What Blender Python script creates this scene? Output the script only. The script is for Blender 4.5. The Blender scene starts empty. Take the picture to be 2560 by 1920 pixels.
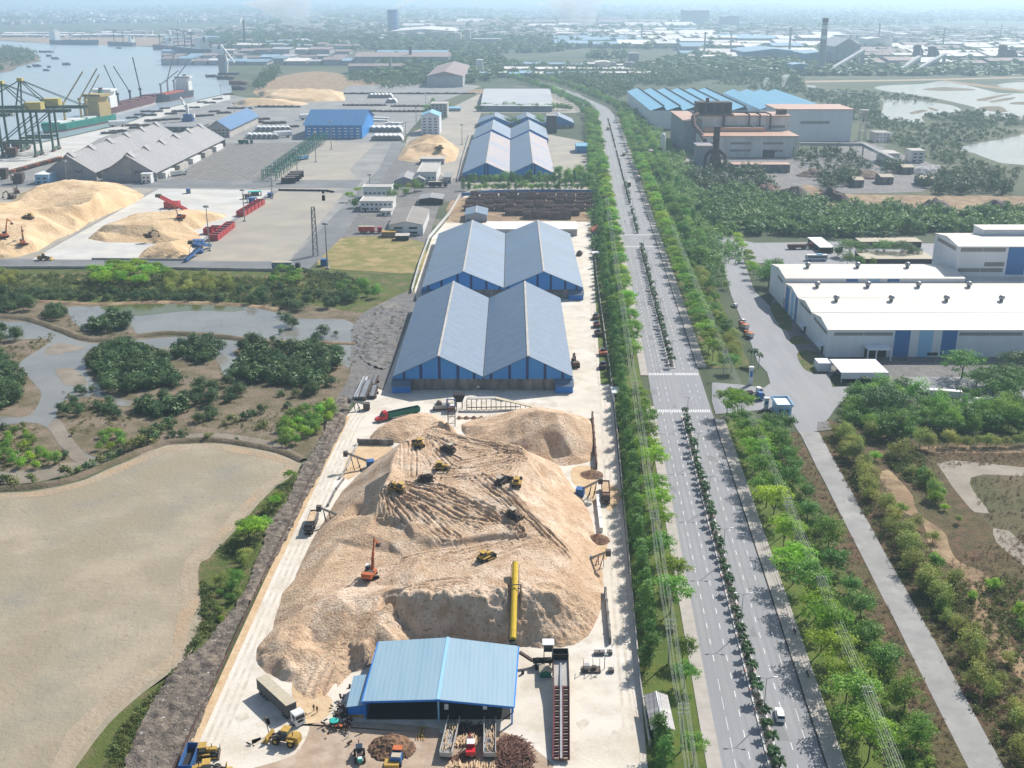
# Aerial view over a riverside wood-chip yard, its avenue, port and mill.  Units: metres.
import bpy, bmesh, math, random
import numpy as np
from mathutils import Vector, Matrix, noise as mnoise
from mathutils.geometry import delaunay_2d_cdt
random.seed(7); RT = random.Random(5); RNG = np.random.default_rng(7)
S = bpy.context.scene; COL = S.collection
# ---------------------------------------------------------------- survey: photograph readings -> metres on the site
FOC, HZN, CAMH = 2750., -5., 150.
PIT = math.atan((960-HZN)/FOC); CP, SP = math.cos(PIT), math.sin(PIT)
TILE = {'d': (0, 0, 2560/2212), 'p': (880, 1040, 480/2212), 's': (0, 0, 1.),
        'q': (1700, 1640, 360/2212), 'r': (620, 1650, 360/2212)}
for r_, oy in zip('1234', (0, 460, 920, 1440)):
    for c_, ox in zip('abc', (0, 850, 1700)): TILE[r_+c_] = (ox, oy, 860/2212)
def G(t, x, y, z=0.):
    ox, oy, s = TILE[t]; d = (ox+x*s-1280)/FOC; e = (oy+y*s-960)/FOC
    k = (CAMH-z)/(SP+e*CP)
    return (d*k, k*(CP-e*SP))
def G3(t, x, y, z=0.):
    a = G(t, x, y, z); return (a[0], a[1], z)
def PL(spec, z=0., zs=1.):
    """'2a:0,480 210,480; 1a:5,6' -> list of site points; a third number is a height"""
    out = []
    for blk in spec.split(';'):
        t, pts = blk.strip().split(':')
        for p in pts.split():
            v = [float(q) for q in p.split(',')]
            h = v[2]*zs if len(v) > 2 else z
            out.append(G(t, v[0], v[1], h)+((h,) if len(v) > 2 else ()))
    return out
# ---------------------------------------------------------------- mesh building
class MB:
    def __init__(s): s.V = []; s.F = []; s.M = []
    def add(s, vs, fs, m=0):
        n = len(s.V); s.V += [tuple(v) for v in vs]
        for f in fs: s.F.append([i+n for i in f]); s.M.append(m)
        return s
    def box(s, x0, x1, y0, y1, z0, z1, m=0):
        return s.add([(x0,y0,z0),(x1,y0,z0),(x1,y1,z0),(x0,y1,z0),(x0,y0,z1),(x1,y0,z1),(x1,y1,z1),(x0,y1,z1)],
            [(3,2,1,0),(4,5,6,7),(0,1,5,4),(1,2,6,5),(2,3,7,6),(3,0,4,7)], m)
    def cb(s, x, y, z, w, d, h, m=0, rz=0):
        """box centred on x,y standing on z"""
        c, q = math.cos(rz), math.sin(rz); P = []
        for zz in (z, z+h):
            for a, b in ((-1,-1),(1,-1),(1,1),(-1,1)):
                u, v = a*w/2, b*d/2; P.append((x+u*c-v*q, y+u*q+v*c, zz))
        return s.add(P, [(3,2,1,0),(4,5,6,7),(0,1,5,4),(1,2,6,5),(2,3,7,6),(3,0,4,7)], m)
    def quad(s, a, b, c, d, m=0): return s.add([a,b,c,d], [(0,1,2,3)], m)
    def prism(s, poly, z0, z1, m=0):
        n = len(poly); P = [(p[0],p[1],z0) for p in poly]+[(p[0],p[1],z1) for p in poly]
        return s.add(P, [tuple(range(n))[::-1], tuple(range(n,2*n))]+[(i,(i+1)%n,n+(i+1)%n,n+i) for i in range(n)], m)
    def extr(s, prof, y0, y1, m=0):
        """profile in x,z pushed along y"""
        n = len(prof); P = [(p[0],y0,p[1]) for p in prof]+[(p[0],y1,p[1]) for p in prof]
        return s.add(P, [tuple(range(n)), tuple(range(n,2*n))[::-1]]+[(i,n+i,n+(i+1)%n,(i+1)%n) for i in range(n)], m)
    def extx(s, prof, x0, x1, m=0):
        """profile in y,z pushed along x"""
        n = len(prof); P = [(x0,p[0],p[1]) for p in prof]+[(x1,p[0],p[1]) for p in prof]
        return s.add(P, [tuple(range(n))[::-1], tuple(range(n,2*n))]+[(i,(i+1)%n,n+(i+1)%n,n+i) for i in range(n)], m)
    def tube(s, p, q, r, n=6, r2=None, m=0, cap=True):
        p, q = Vector(p), Vector(q); r2 = r if r2 is None else r2; d = (q-p)
        if d.length < 1e-6: return s
        d.normalize(); a = d.orthogonal().normalized(); b = d.cross(a); P = []
        for c, rr in ((p, r), (q, r2)):
            for i in range(n):
                t = 2*math.pi*i/n; P.append(c+(a*math.cos(t)+b*math.sin(t))*rr)
        F = [(i,(i+1)%n,n+(i+1)%n,n+i) for i in range(n)]
        if cap: F += [tuple(range(n))[::-1], tuple(range(n,2*n))]
        return s.add(P, F, m)
    def path(s, pts, r, n=6, m=0):
        for a, b in zip(pts, pts[1:]): s.tube(a, b, r, n, m=m)
        return s
    def beam(s, p, q, w, h=None, m=0):
        """square bar between two points"""
        h = h or w; p, q = Vector(p), Vector(q); d = (q-p)
        if d.length < 1e-6: return s
        d.normalize(); up = Vector((0,0,1)) if abs(d.z) < .95 else Vector((0,1,0))
        a = d.cross(up).normalized()*w/2; b = a.normalized().cross(d).normalized()*h/2
        P = [c+x*a+y*b for c in (p,q) for x, y in ((-1,-1),(1,-1),(1,1),(-1,1))]
        return s.add(P, [(3,2,1,0),(4,5,6,7),(0,1,5,4),(1,2,6,5),(2,3,7,6),(3,0,4,7)], m)
    def lathe(s, prof, x=0, y=0, n=16, m=0, cap=True):
        P = []; k = len(prof)
        for r, z in prof:
            for i in range(n):
                t = 2*math.pi*i/n; P.append((x+r*math.cos(t), y+r*math.sin(t), z))
        F = [(j*n+i, j*n+(i+1)%n, (j+1)*n+(i+1)%n, (j+1)*n+i) for j in range(k-1) for i in range(n)]
        if cap: F += [tuple(range(n))[::-1], tuple(range((k-1)*n, k*n))]
        return s.add(P, F, m)
    def wheel(s, x, y, z, r, w, n=14, m=0, ax='y'):
        d = (0,w/2,0) if ax == 'y' else (w/2,0,0)
        return s.tube((x-d[0],y-d[1],z), (x+d[0],y+d[1],z), r, n, m=m)
    def move(s, dx=0, dy=0, dz=0, rz=0, sc=1):
        c, q = math.cos(rz)*sc, math.sin(rz)*sc
        s.V = [(x*c-y*q+dx, x*q+y*c+dy, z*sc+dz) for x, y, z in s.V]; return s
    def merge(s, o, m=None):
        n = len(s.V); s.V += o.V; s.F += [[i+n for i in f] for f in o.F]; s.M += o.M if m is None else [m]*len(o.F); return s
    def build(s, name, mats, parent=None, smooth=False, loc=None, **props):
        me = bpy.data.meshes.new(name); me.from_pydata(s.V, [], s.F)
        if not isinstance(mats, (list, tuple)): mats = [mats]
        for m in mats: me.materials.append(m)
        if len(mats) > 1: me.polygons.foreach_set('material_index', s.M)
        if smooth: me.polygons.foreach_set('use_smooth', [True]*len(s.F))
        o = bpy.data.objects.new(name, me); COL.objects.link(o)
        if parent: o.parent = parent
        if loc: o.location = loc
        for k, v in props.items(): o[k] = v
        return o
def thing(name, label, cat, loc=(0,0,0), rz=0, group=None):
    o = bpy.data.objects.new(name, None); COL.objects.link(o); o.empty_display_size = .5
    o.location = loc if len(loc) == 3 else (loc[0], loc[1], 0); o.rotation_euler = (0,0,rz)
    return tag(o, label, cat, group)
def tag(o, label, cat, group=None):
    o['label'] = label; o['category'] = cat
    if group: o['group'] = group
    return o
KIDS = {}
def copy_tree(o, parent=None):
    c = o.copy(); COL.objects.link(c)
    if parent: c.parent = parent
    for ch in list(o.children): copy_tree(ch, c)
    return c
def place(proto, loc, rz=0, label=None, cat=None, group=None, sc=None, first=False):
    c = proto if first else copy_tree(proto)
    c.location = loc if len(loc) == 3 else (loc[0], loc[1], 0); c.rotation_euler = (0,0,rz)
    if sc: c.scale = (sc,sc,sc) if not isinstance(sc, tuple) else sc
    if label: c['label'] = label
    if cat: c['category'] = cat
    if group: c['group'] = group
    return c
def mesh_np(name, V, F, mats, parent=None, mi=None, smooth=False, **props):
    """quads from arrays"""
    V = np.ascontiguousarray(V, np.float32); F = np.ascontiguousarray(F, np.int32); n, k = F.shape
    me = bpy.data.meshes.new(name); me.vertices.add(len(V)); me.vertices.foreach_set('co', V.ravel())
    me.loops.add(n*k); me.loops.foreach_set('vertex_index', F.ravel())
    me.polygons.add(n); me.polygons.foreach_set('loop_start', np.arange(0, n*k, k, dtype=np.int32))
    for m in (mats if isinstance(mats, (list, tuple)) else [mats]): me.materials.append(m)
    if mi is not None: me.polygons.foreach_set('material_index', np.ascontiguousarray(mi, np.int32))
    if smooth: me.polygons.foreach_set('use_smooth', np.ones(n, bool))
    me.update(calc_edges=True); me.validate()
    o = bpy.data.objects.new(name, me); COL.objects.link(o)
    if parent: o.parent = parent
    for k_, v in props.items(): o[k_] = v
    return o
def inside(poly, X, Y):
    """even-odd test on arrays"""
    r = np.zeros(np.shape(X), bool); n = len(poly)
    for i in range(n):
        x0, y0 = poly[i][:2]; x1, y1 = poly[(i+1) % n][:2]
        if y0 == y1: continue
        c = ((y0 > Y) != (y1 > Y)) & (X < (x1-x0)*(Y-y0)/(y1-y0)+x0); r ^= c
    return r
def fbm(X, Y, sc, octv=4, seed=0):
    """value noise on arrays"""
    out = 0.; amp = 1.; tot = 0.
    for o in range(octv):
        x = X/sc+seed*17.3; y = Y/sc-seed*9.1; xi = np.floor(x).astype(np.int64); yi = np.floor(y).astype(np.int64)
        fx = x-xi; fy = y-yi; fx = fx*fx*(3-2*fx); fy = fy*fy*(3-2*fy)
        def h(a, b):
            k = (a*374761393+b*668265263+o*1442695+seed*7919) & 0xffffffff; k = ((k ^ (k >> 13))*1274126177) & 0xffffffff
            return ((k ^ (k >> 16)) & 0xffff)/32767.5-1
        v = (h(xi,yi)*(1-fx)+h(xi+1,yi)*fx)*(1-fy)+(h(xi,yi+1)*(1-fx)+h(xi+1,yi+1)*fx)*fy
        out = out+amp*v; tot += amp; amp *= .5; sc = sc*.5
    return out/tot
def curvy(P, step, amp=0., closed=True, seed=1):
    """smooth a traced outline and roughen it"""
    n = len(P); out = []
    rng = range(n) if closed else range(n-1)
    for i in rng:
        p0, p1, p2, p3 = (np.array(P[j % n][:2] if closed else P[min(max(j,0),n-1)][:2]) for j in (i-1, i, i+1, i+2))
        k = max(1, int(np.linalg.norm(p2-p1)/step))
        for j in range(k):
            t = j/k
            q = .5*((2*p1)+(p2-p0)*t+(2*p0-5*p1+4*p2-p3)*t*t+(3*p1-p0-3*p2+p3)*t**3)
            out.append((q[0], q[1]))
    if not closed: out.append(tuple(P[-1][:2]))
    if amp:
        A = np.array(out); dx = fbm(A[:,0], A[:,1], step*6, 3, seed)*amp; dy = fbm(A[:,0]+99, A[:,1], step*6, 3, seed+5)*amp
        out = [(a[0]+u, a[1]+v) for a, u, v in zip(A, dx, dy)]
    return out
def scatter(poly, n, seed=0, mind=0):
    rg = np.random.default_rng(seed+100); A = np.array([p[:2] for p in poly]); lo, hi = A.min(0), A.max(0); out = []
    for _ in range(60):
        Q = rg.uniform(lo, hi, (n*3, 2)); Q = Q[inside(poly, Q[:,0], Q[:,1])]
        for q in Q:
            if mind and any((q[0]-o[0])**2+(q[1]-o[1])**2 < mind*mind for o in out): continue
            out.append((q[0], q[1]))
            if len(out) >= n: return out
    return out
def structure(name, poly, z, m, h=None):
    b = MB()
    if h: b.prism(poly, z, z+h)
    else: b.add([(p[0],p[1],z) for p in poly], [tuple(range(len(poly)))])
    return b.build(name, m, kind='structure')
def lettering(txt, size, m, parent, loc, rot=(math.pi/2,0,0)):
    """raised letters as a mesh"""
    c = bpy.data.curves.new('lettering', 'FONT'); c.body = txt; c.size = size; c.extrude = .02; c.align_x = 'CENTER'; t = bpy.data.objects.new('tmp', c)
    me = bpy.data.meshes.new_from_object(t); bpy.data.objects.remove(t); me.materials.clear(); me.materials.append(m)
    o = bpy.data.objects.new('lettering', me); COL.objects.link(o); o.parent = parent; o.location = loc; o.rotation_euler = rot; return o
# ---------------------------------------------------------------- materials
def newmat(name):
    m = bpy.data.materials.new(name); m.use_nodes = True; t = m.node_tree; t.nodes.clear()
    def N(ty, **kw):
        n = t.nodes.new(ty)
        for k, v in kw.items():
            if k in ('inp',): 
                for a, b in v.items(): n.inputs[a].default_value = b
            else: setattr(n, k, v)
        return n
    return m, N, t.links.new
def rgb(c): return tuple(c)+(1.,) if len(c) == 3 else c
def ramp(N, stops, mode='LINEAR'):
    r = N('ShaderNodeValToRGB'); cr = r.color_ramp; cr.interpolation = mode
    while len(cr.elements) < len(stops): cr.elements.new(.5)
    for e, (p, c) in zip(cr.elements, stops): e.position = p; e.color = rgb(c)
    return r
def mat(name, c, c2=None, sc=.3, lo=.35, hi=.65, rough=.8, metal=0., bump=0., bsc=None, stretch=None, rnd=0., world=False,
        det=6., speck=None, spec=.3, c3=None, sc3=.03, lo3=.45, hi3=.6, bdist=1., lines=None):
    """base colour c broken up by c2 through noise, optional broad patches of c3, small specks, joint lines"""
    m, N, L = newmat(name)
    o = N('ShaderNodeOutputMaterial'); b = N('ShaderNodeBsdfPrincipled'); L(b.outputs[0], o.inputs[0])
    b.inputs['Roughness'].default_value = rough; b.inputs['Metallic'].default_value = metal
    b.inputs['Specular IOR Level'].default_value = spec
    if world: co = N('ShaderNodeNewGeometry').outputs['Position']
    else: co = N('ShaderNodeTexCoord').outputs['Object']
    src = co
    if stretch:
        mp = N('ShaderNodeMapping'); mp.inputs['Scale'].default_value = stretch; L(co, mp.inputs[0]); src = mp.outputs[0]
    col = None
    def mix(f, a, cc, blend='MIX'):
        x = N('ShaderNodeMix', data_type='RGBA', blend_type=blend)
        if hasattr(f, 'name') and not isinstance(f, float): L(f, x.inputs[0])
        else: x.inputs[0].default_value = f
        if isinstance(a, tuple): x.inputs[6].default_value = rgb(a)
        else: L(a, x.inputs[6])
        if isinstance(cc, tuple): x.inputs[7].default_value = rgb(cc)
        else: L(cc, x.inputs[7])
        return x.outputs[2]
    def nz(scale, lo, hi, d=det, s=src):
        n = N('ShaderNodeTexNoise', inp={'Scale': scale, 'Detail': d, 'Roughness': .62}); L(s, n.inputs['Vector'])
        r = N('ShaderNodeMapRange', inp={1: lo, 2: hi}, clamp=True); L(n.outputs[0], r.inputs[0]); return r.outputs[0], n
    col = tuple(c)
    if c3: col = mix(nz(sc3, lo3, hi3)[0], col, tuple(c3))
    if c2: col = mix(nz(sc, lo, hi)[0], col, tuple(c2))
    if speck: col = mix(nz(speck[1], speck[2], speck[2]+.06, 2., co)[0], col, tuple(speck[0]))
    if lines:
        lc, axis, period, wdt = lines
        sx = N('ShaderNodeSeparateXYZ'); L(co, sx.inputs[0])
        for ax in axis:
            a = N('ShaderNodeMath', operation='DIVIDE', inp={1: period}); L(sx.outputs['XYZ'.index(ax)], a.inputs[0])
            f = N('ShaderNodeMath', operation='FRACT'); L(a.outputs[0], f.inputs[0])
            g = N('ShaderNodeMath', operation='LESS_THAN', inp={1: wdt/period}); L(f.outputs[0], g.inputs[0])
            g2 = N('ShaderNodeMath', operation='MULTIPLY', inp={1: .6}); L(g.outputs[0], g2.inputs[0])
            col = mix(g2.outputs[0], col, tuple(lc))
    if rnd:
        oi = N('ShaderNodeObjectInfo'); hs = N('ShaderNodeHueSaturation')
        r = N('ShaderNodeMapRange', inp={3: 1-rnd, 4: 1+rnd}); L(oi.outputs['Random'], r.inputs[0]); L(r.outputs[0], hs.inputs['Value'])
        if isinstance(col, tuple): hs.inputs['Color'].default_value = rgb(col)
        else: L(col, hs.inputs['Color'])
        col = hs.outputs[0]
    if isinstance(col, tuple): b.inputs['Base Color'].default_value = rgb(col)
    else: L(col, b.inputs['Base Color'])
    if bump:
        n = N('ShaderNodeTexNoise', inp={'Scale': bsc or sc*4, 'Detail': 8., 'Roughness': .65}); L(src, n.inputs['Vector'])
        u = N('ShaderNodeBump', inp={'Strength': bump, 'Distance': bdist}); L(n.outputs[0], u.inputs['Height']); L(u.outputs[0], b.inputs['Normal'])
    return m
def leafmat(name, c, c2, tr=.35, rnd=.25, hue=.03, sc=.35):
    m, N, L = newmat(name)
    o = N('ShaderNodeOutputMaterial'); b = N('ShaderNodeBsdfPrincipled'); t = N('ShaderNodeBsdfTranslucent'); x = N('ShaderNodeMixShader', inp={0: tr})
    b.inputs['Roughness'].default_value = .55; b.inputs['Specular IOR Level'].default_value = .25
    g = N('ShaderNodeNewGeometry'); oi = N('ShaderNodeObjectInfo')
    n = N('ShaderNodeTexNoise', inp={'Scale': sc, 'Detail': 3.}); L(g.outputs['Position'], n.inputs['Vector'])
    r = N('ShaderNodeMapRange', inp={1: .38, 2: .62}); L(n.outputs[0], r.inputs[0])
    k = N('ShaderNodeMix', data_type='RGBA'); k.inputs[6].default_value = rgb(c); k.inputs[7].default_value = rgb(c2); L(r.outputs[0], k.inputs[0])
    hs = N('ShaderNodeHueSaturation'); L(k.outputs[2], hs.inputs['Color'])
    r2 = N('ShaderNodeMapRange', inp={3: 1-rnd, 4: 1+rnd}); L(oi.outputs['Random'], r2.inputs[0]); L(r2.outputs[0], hs.inputs['Value'])
    a = N('ShaderNodeMath', operation='MULTIPLY', inp={1: 7.31}); L(oi.outputs['Random'], a.inputs[0]); f = N('ShaderNodeMath', operation='FRACT'); L(a.outputs[0], f.inputs[0])
    r3 = N('ShaderNodeMapRange', inp={3: .5-hue, 4: .5+hue}); L(f.outputs[0], r3.inputs[0]); L(r3.outputs[0], hs.inputs['Hue'])
    L(hs.outputs[0], b.inputs['Base Color']); L(hs.outputs[0], t.inputs['Color'])
    L(b.outputs[0], x.inputs[1]); L(t.outputs[0], x.inputs[2]); L(x.outputs[0], o.inputs[0])
    return m
def watermat(name, c, c2, rough=.08, sc=.02, bump=.02, bsc=.8):
    m = mat(name, c, c2, sc=sc, lo=.4, hi=.6, rough=rough, bump=bump, bsc=bsc, world=True, spec=.5); return m
M = {}
M['soil'] = mat('soil', (.17,.125,.075), (.085,.09,.035), sc=.05, lo=.4, hi=.6, c3=(.07,.075,.03), sc3=.012, bump=.4, bsc=.5, world=True, rough=.95)
M['plain'] = mat('plain', (.06,.085,.04), (.10,.11,.06), sc=.004, lo=.4, hi=.6, c3=(.035,.06,.03), sc3=.0012, speck=((.16,.15,.11),.012,.62), world=True, rough=.95)
M['port'] = mat('port_concrete', (.27,.265,.25), (.21,.21,.205), sc=.04, c3=(.33,.32,.29), sc3=.012, world=True, bump=.1, bsc=1)
M['portlight'] = mat('port_light', (.58,.57,.54), (.46,.45,.42), sc=.05, c3=(.62,.58,.50), sc3=.03, world=True)
M['portbeige'] = mat('port_beige', (.36,.33,.28), (.30,.275,.235), sc=.03, c3=(.42,.37,.29), sc3=.02, world=True)
M['portdark'] = mat('port_dark', (.24,.225,.20), (.185,.175,.16), sc=.12, lo=.45, hi=.55, world=True, lines=((.14,.135,.125),'XY',6.,1.6))
M['asph_blue'] = mat('worn_asphalt', (.19,.195,.20), (.15,.155,.16), sc=.05, world=True, c3=(.24,.24,.235), sc3=.02)
M['yard'] = mat('yard_slab', (.66,.60,.51), (.54,.48,.39), sc=.10, lo=.42, hi=.62, c3=(.72,.69,.64), sc3=.05, world=True, bump=.15, bsc=1.2, rough=.9)
M['yardedge'] = mat('chip_dust', (.50,.34,.19), (.62,.47,.30), sc=.35, world=True, rough=.95, bump=.3, bsc=1)
M['road'] = mat('asphalt', (.29,.292,.305), (.25,.252,.262), sc=.25, c3=(.29,.287,.28), sc3=.05, world=True, stretch=(1,.12,1), bump=.1, bsc=4)
M['tyre'] = mat('tyre_worn_asphalt', (.235,.237,.247), (.265,.267,.277), sc=.12, world=True, stretch=(1,.1,1))
M['patch'] = mat('patched_asphalt', (.20,.20,.203), (.22,.22,.222), sc=.3, world=True)
M['sideroad'] = mat('dusty_asphalt', (.30,.295,.285), (.24,.235,.225), sc=.15, c3=(.36,.35,.33), sc3=.06, world=True, bump=.1, bsc=3)
M['pave'] = mat('pavement', (.44,.40,.36), (.36,.33,.29), sc=.3, world=True, lines=((.30,.27,.24),'Y',4.,.15))
M['kerb'] = mat('kerb_stone', (.50,.48,.45), (.38,.36,.34), sc=.5, world=True)
M['paint'] = mat('road_paint', (.80,.80,.78), (.62,.62,.60), sc=.8, world=True)
M['redpaint'] = mat('red_paint', (.55,.05,.03))
M['grass'] = mat('grass', (.085,.15,.02), (.14,.16,.03), sc=.2, c3=(.055,.10,.015), sc3=.06, world=True, bump=.5, bsc=3, rough=.9)
M['drygrass'] = mat('dry_grass', (.30,.23,.10), (.20,.19,.06), sc=.09, lo=.42, hi=.58, c3=(.38,.29,.14), sc3=.04, world=True, bump=.5, bsc=1.2, rough=.95)
M['verge'] = mat('weedy_verge', (.10,.125,.03), (.19,.145,.075), sc=.12, lo=.5, hi=.64, c3=(.07,.10,.02), sc3=.05, world=True, bump=.6, bsc=1.5, rough=.95)
M['redscrub'] = mat('red_brown_scrub', (.18,.11,.065), (.10,.085,.04), sc=.3, lo=.4, hi=.6, c3=(.15,.13,.055), sc3=.04, world=True, bump=.9, bsc=1.5, rough=.95)
M['tan'] = mat('tan_soil', (.40,.29,.17), (.22,.15,.09), sc=.12, lo=.42, hi=.6, c3=(.30,.20,.12), sc3=.04, world=True, bump=.6, bsc=.9, rough=.95)
M['mud'] = mat('grey_mud', (.26,.22,.17), (.19,.16,.12), sc=.1, c3=(.30,.26,.21), sc3=.03, world=True, bump=.2, bsc=.8, rough=.7)
M['bank'] = mat('marsh_bank', (.20,.155,.105), (.13,.11,.06), sc=.10, lo=.42, hi=.58, c3=(.24,.185,.135), sc3=.03, world=True, bump=.6, bsc=.8, rough=.95)
M['field'] = mat('dry_pond_bed', (.38,.32,.23), (.295,.25,.175), sc=.045, lo=.42, hi=.6, c3=(.265,.24,.19), sc3=.02, world=True, rough=.95, bump=.35, bsc=.7, speck=((.27,.20,.13),.35,.70))
M['fieldrim'] = mat('cracked_rim', (.385,.32,.235), (.33,.265,.185), sc=.12, world=True, rough=.95, bump=.5, bsc=.7, c3=(.45,.30,.18), sc3=.05)
M['yardstain'] = mat('yard_wheel_marks', (.50,.44,.36), (.62,.56,.47), sc=.3, lo=.4, hi=.6, world=True, rough=.9)
M['rubble'] = mat('rubble', (.25,.21,.17), (.15,.125,.105), sc=.5, lo=.42, hi=.58, c3=(.31,.25,.19), sc3=.05, world=True, bump=1., bsc=1.4, rough=.95, speck=((.6,.58,.55),.9,.66))
M['barkdust'] = mat('bark_dust', (.44,.34,.25), (.34,.25,.18), sc=.25, c3=(.50,.40,.31), sc3=.1, world=True, rough=.95, bump=.2, bsc=2)
M['gravel'] = mat('grey_gravel', (.20,.19,.185), (.14,.135,.13), sc=.2, world=True, bump=1., bsc=.6, c3=(.27,.245,.22), sc3=.05)
M['chips'] = mat('wood_chips', (.70,.52,.34), (.58,.40,.25), sc=.16, lo=.40, hi=.62, c3=(.70,.52,.32), sc3=.035, world=True, bump=1., bsc=1.1, rough=.95, bdist=.8)
M['chipsred'] = mat('reddish_wood_chips', (.68,.49,.32), (.54,.365,.23), sc=.2, lo=.40, hi=.62, c3=(.76,.60,.45), sc3=.04, world=True, bump=1., bsc=1.5, rough=.95, bdist=.8, speck=((.42,.27,.18),1.1,.59))
M['chipspale'] = mat('pale_wood_chips', (.66,.48,.28), (.56,.385,.22), sc=.06, lo=.40, hi=.62, c3=(.71,.55,.36), sc3=.02, world=True, bump=.8, bsc=.5, rough=.95, bdist=1.2)
M['river'] = watermat('river_water', (.30,.37,.41), (.34,.40,.43), rough=.25, sc=.004, bump=.12, bsc=.12)
M['pond'] = watermat('pond_water', (.19,.185,.165), (.24,.23,.20), rough=.07, sc=.03, bump=.02, bsc=.5)
M['pondgreen'] = watermat('weedy_pond', (.10,.11,.035), (.14,.14,.06), rough=.12, sc=.03)
M['marshwater'] = watermat('marsh_water', (.20,.21,.20), (.26,.26,.24), rough=.18, sc=.01, bump=.1, bsc=.2)
def roofm(n, c, c2, lo=.42, hi=.62, rough=.45, st=(1.,.06,1), sc=.5, c3=None, lines=None, rnd=0, metal=0.): return mat(n, c, c2, sc=sc, lo=lo, hi=hi, rough=rough, stretch=st, spec=.5, c3=c3, sc3=.04, lines=lines, rnd=rnd, metal=metal)
M['roofblue'] = roofm('blue_sheet_roof', (.08,.135,.21), (.115,.17,.245), st=(.05,1,1), sc=.6, c3=(.08,.13,.215), lines=((.15,.21,.30),'Y',9.,.5))
M['roofblue2'] = roofm('faded_blue_roof', (.125,.18,.245), (.165,.22,.28), st=(.05,1,1), c3=(.14,.215,.33), lines=((.12,.18,.27),'Y',12.,.9))
M['roofsky'] = roofm('sky_blue_roof', (.22,.35,.44), (.265,.385,.46), st=(1,.1,1), c3=(.36,.46,.51), lines=((.29,.42,.50),'X',1.1,.3))
M['rooflightblue'] = roofm('light_blue_roof', (.17,.42,.58), (.22,.46,.60), st=(.05,1,1), lines=((.12,.33,.48),'X',8.,.8))
M['roofroyal'] = roofm('royal_blue_roof', (.02,.12,.28), (.03,.14,.31), st=(1,.1,1), lines=((.012,.07,.19),'XY',7.,.6))
M['rust'] = roofm('rust_stained_roof', (.46,.33,.26), (.30,.27,.29), sc=.5, lo=.44, hi=.56, st=(.05,1,1), c3=(.20,.26,.36), lines=((.18,.21,.28),'Y',5.,.5))
M['wallblue'] = mat('blue_cladding', (.04,.235,.58), (.05,.26,.60), sc=.3, rough=.5, lines=((.03,.23,.63),'X',1.0,.25))
M['wallnavy'] = mat('navy_cladding', (.012,.035,.15), rough=.5)
M['wallblue2'] = mat('bright_blue_cladding', (.02,.20,.64), (.03,.22,.66), sc=.4, rough=.5)
M['concwall'] = mat('stained_concrete', (.22,.21,.20), (.11,.105,.10), sc=.25, lo=.4, hi=.6, stretch=(1,1,.3), c3=(.30,.28,.26), sc3=.1)
M['concpale'] = mat('pale_concrete', (.50,.47,.43), (.38,.36,.33), sc=.2)
M['whitewall'] = mat('white_cladding', (.74,.76,.79), (.66,.68,.71), sc=.15, stretch=(1,1,.2), rough=.6, lines=((.58,.60,.64),'XY',6.5,.16))
M['white'] = mat('white_paint', (.78,.78,.76), (.68,.68,.66), sc=.3, rough=.5)
M['whiteroof'] = roofm('white_sheet_roof', (.66,.61,.54), (.58,.53,.465), st=(.08,1,1), sc=.2, lines=((.52,.48,.45),'X',13.,.35))
M['stripeblue'] = mat('stripe_blue', (.045,.17,.42), rough=.5)
M['stripelight'] = mat('stripe_light_blue', (.28,.52,.74), rough=.5)
M['louvre'] = mat('louvre', (.30,.28,.26), (.24,.22,.205), sc=2., lines=((.20,.19,.18),'Z',.5,.2))
M['black'] = mat('black', (.012,.012,.014), rough=.6)
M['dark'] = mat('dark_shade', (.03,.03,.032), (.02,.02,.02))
M['glass'] = mat('window_glass', (.03,.045,.06), rough=.12, spec=.6)
M['steel'] = mat('galvanised_steel', (.36,.37,.38), (.28,.29,.30), rough=.45, metal=.5)
M['darksteel'] = mat('dark_steel', (.07,.07,.075), (.12,.085,.06), sc=.8, rough=.6)
M['rusty'] = mat('rusty_steel', (.16,.085,.06), (.09,.05,.04), sc=.6)
M['maroon'] = mat('maroon_steel', (.17,.045,.05), (.10,.035,.035), sc=.6)
M['yellow'] = mat('machine_yellow', (.52,.33,.07), (.38,.24,.06), sc=1.5, rough=.5, rnd=.08)
M['tubeyellow'] = mat('yellow_canvas', (.66,.47,.04), (.55,.37,.03), sc=.8)
M['orange'] = mat('machine_orange', (.58,.16,.05), (.44,.12,.045), sc=1.5, rough=.5)
M['red'] = mat('red_paint_work', (.46,.04,.045), (.34,.035,.04), sc=1., rough=.45)
M['redcab'] = mat('red_cab', (.55,.02,.03), rough=.25, spec=.6)
M['green'] = mat('green_paint', (.03,.20,.14), (.025,.14,.10), sc=1.2)
M['teal'] = mat('teal', (.03,.40,.34))
M['bluepaint'] = mat('blue_paint', (.05,.15,.38), (.04,.12,.30), sc=1.)
M['rubber'] = mat('rubber', (.02,.02,.021), rough=.85)
M['tarp'] = mat('beige_tarpaulin', (.50,.44,.33), (.43,.375,.28), sc=1., rough=.85)
M['tarpgrey'] = mat('grey_tarpaulin', (.14,.14,.14), (.10,.10,.10), sc=1.)
M['carwhite'] = mat('white_car_paint', (.80,.80,.80), rough=.22, spec=.6)
M['bark'] = mat('bark', (.15,.11,.075), (.08,.06,.045), sc=2.)
M['logs'] = mat('stacked_logs', (.30,.20,.145), (.15,.095,.075), sc=1.2, lo=.4, hi=.6, stretch=(1,1,1), c3=(.38,.27,.20), sc3=.15, bump=1., bsc=2.)
M['logpale'] = mat('peeled_logs', (.66,.50,.31), (.45,.30,.18), sc=1.5)
M['logred'] = mat('red_brown_logs', (.27,.14,.10), (.16,.085,.065), sc=.8)
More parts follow.
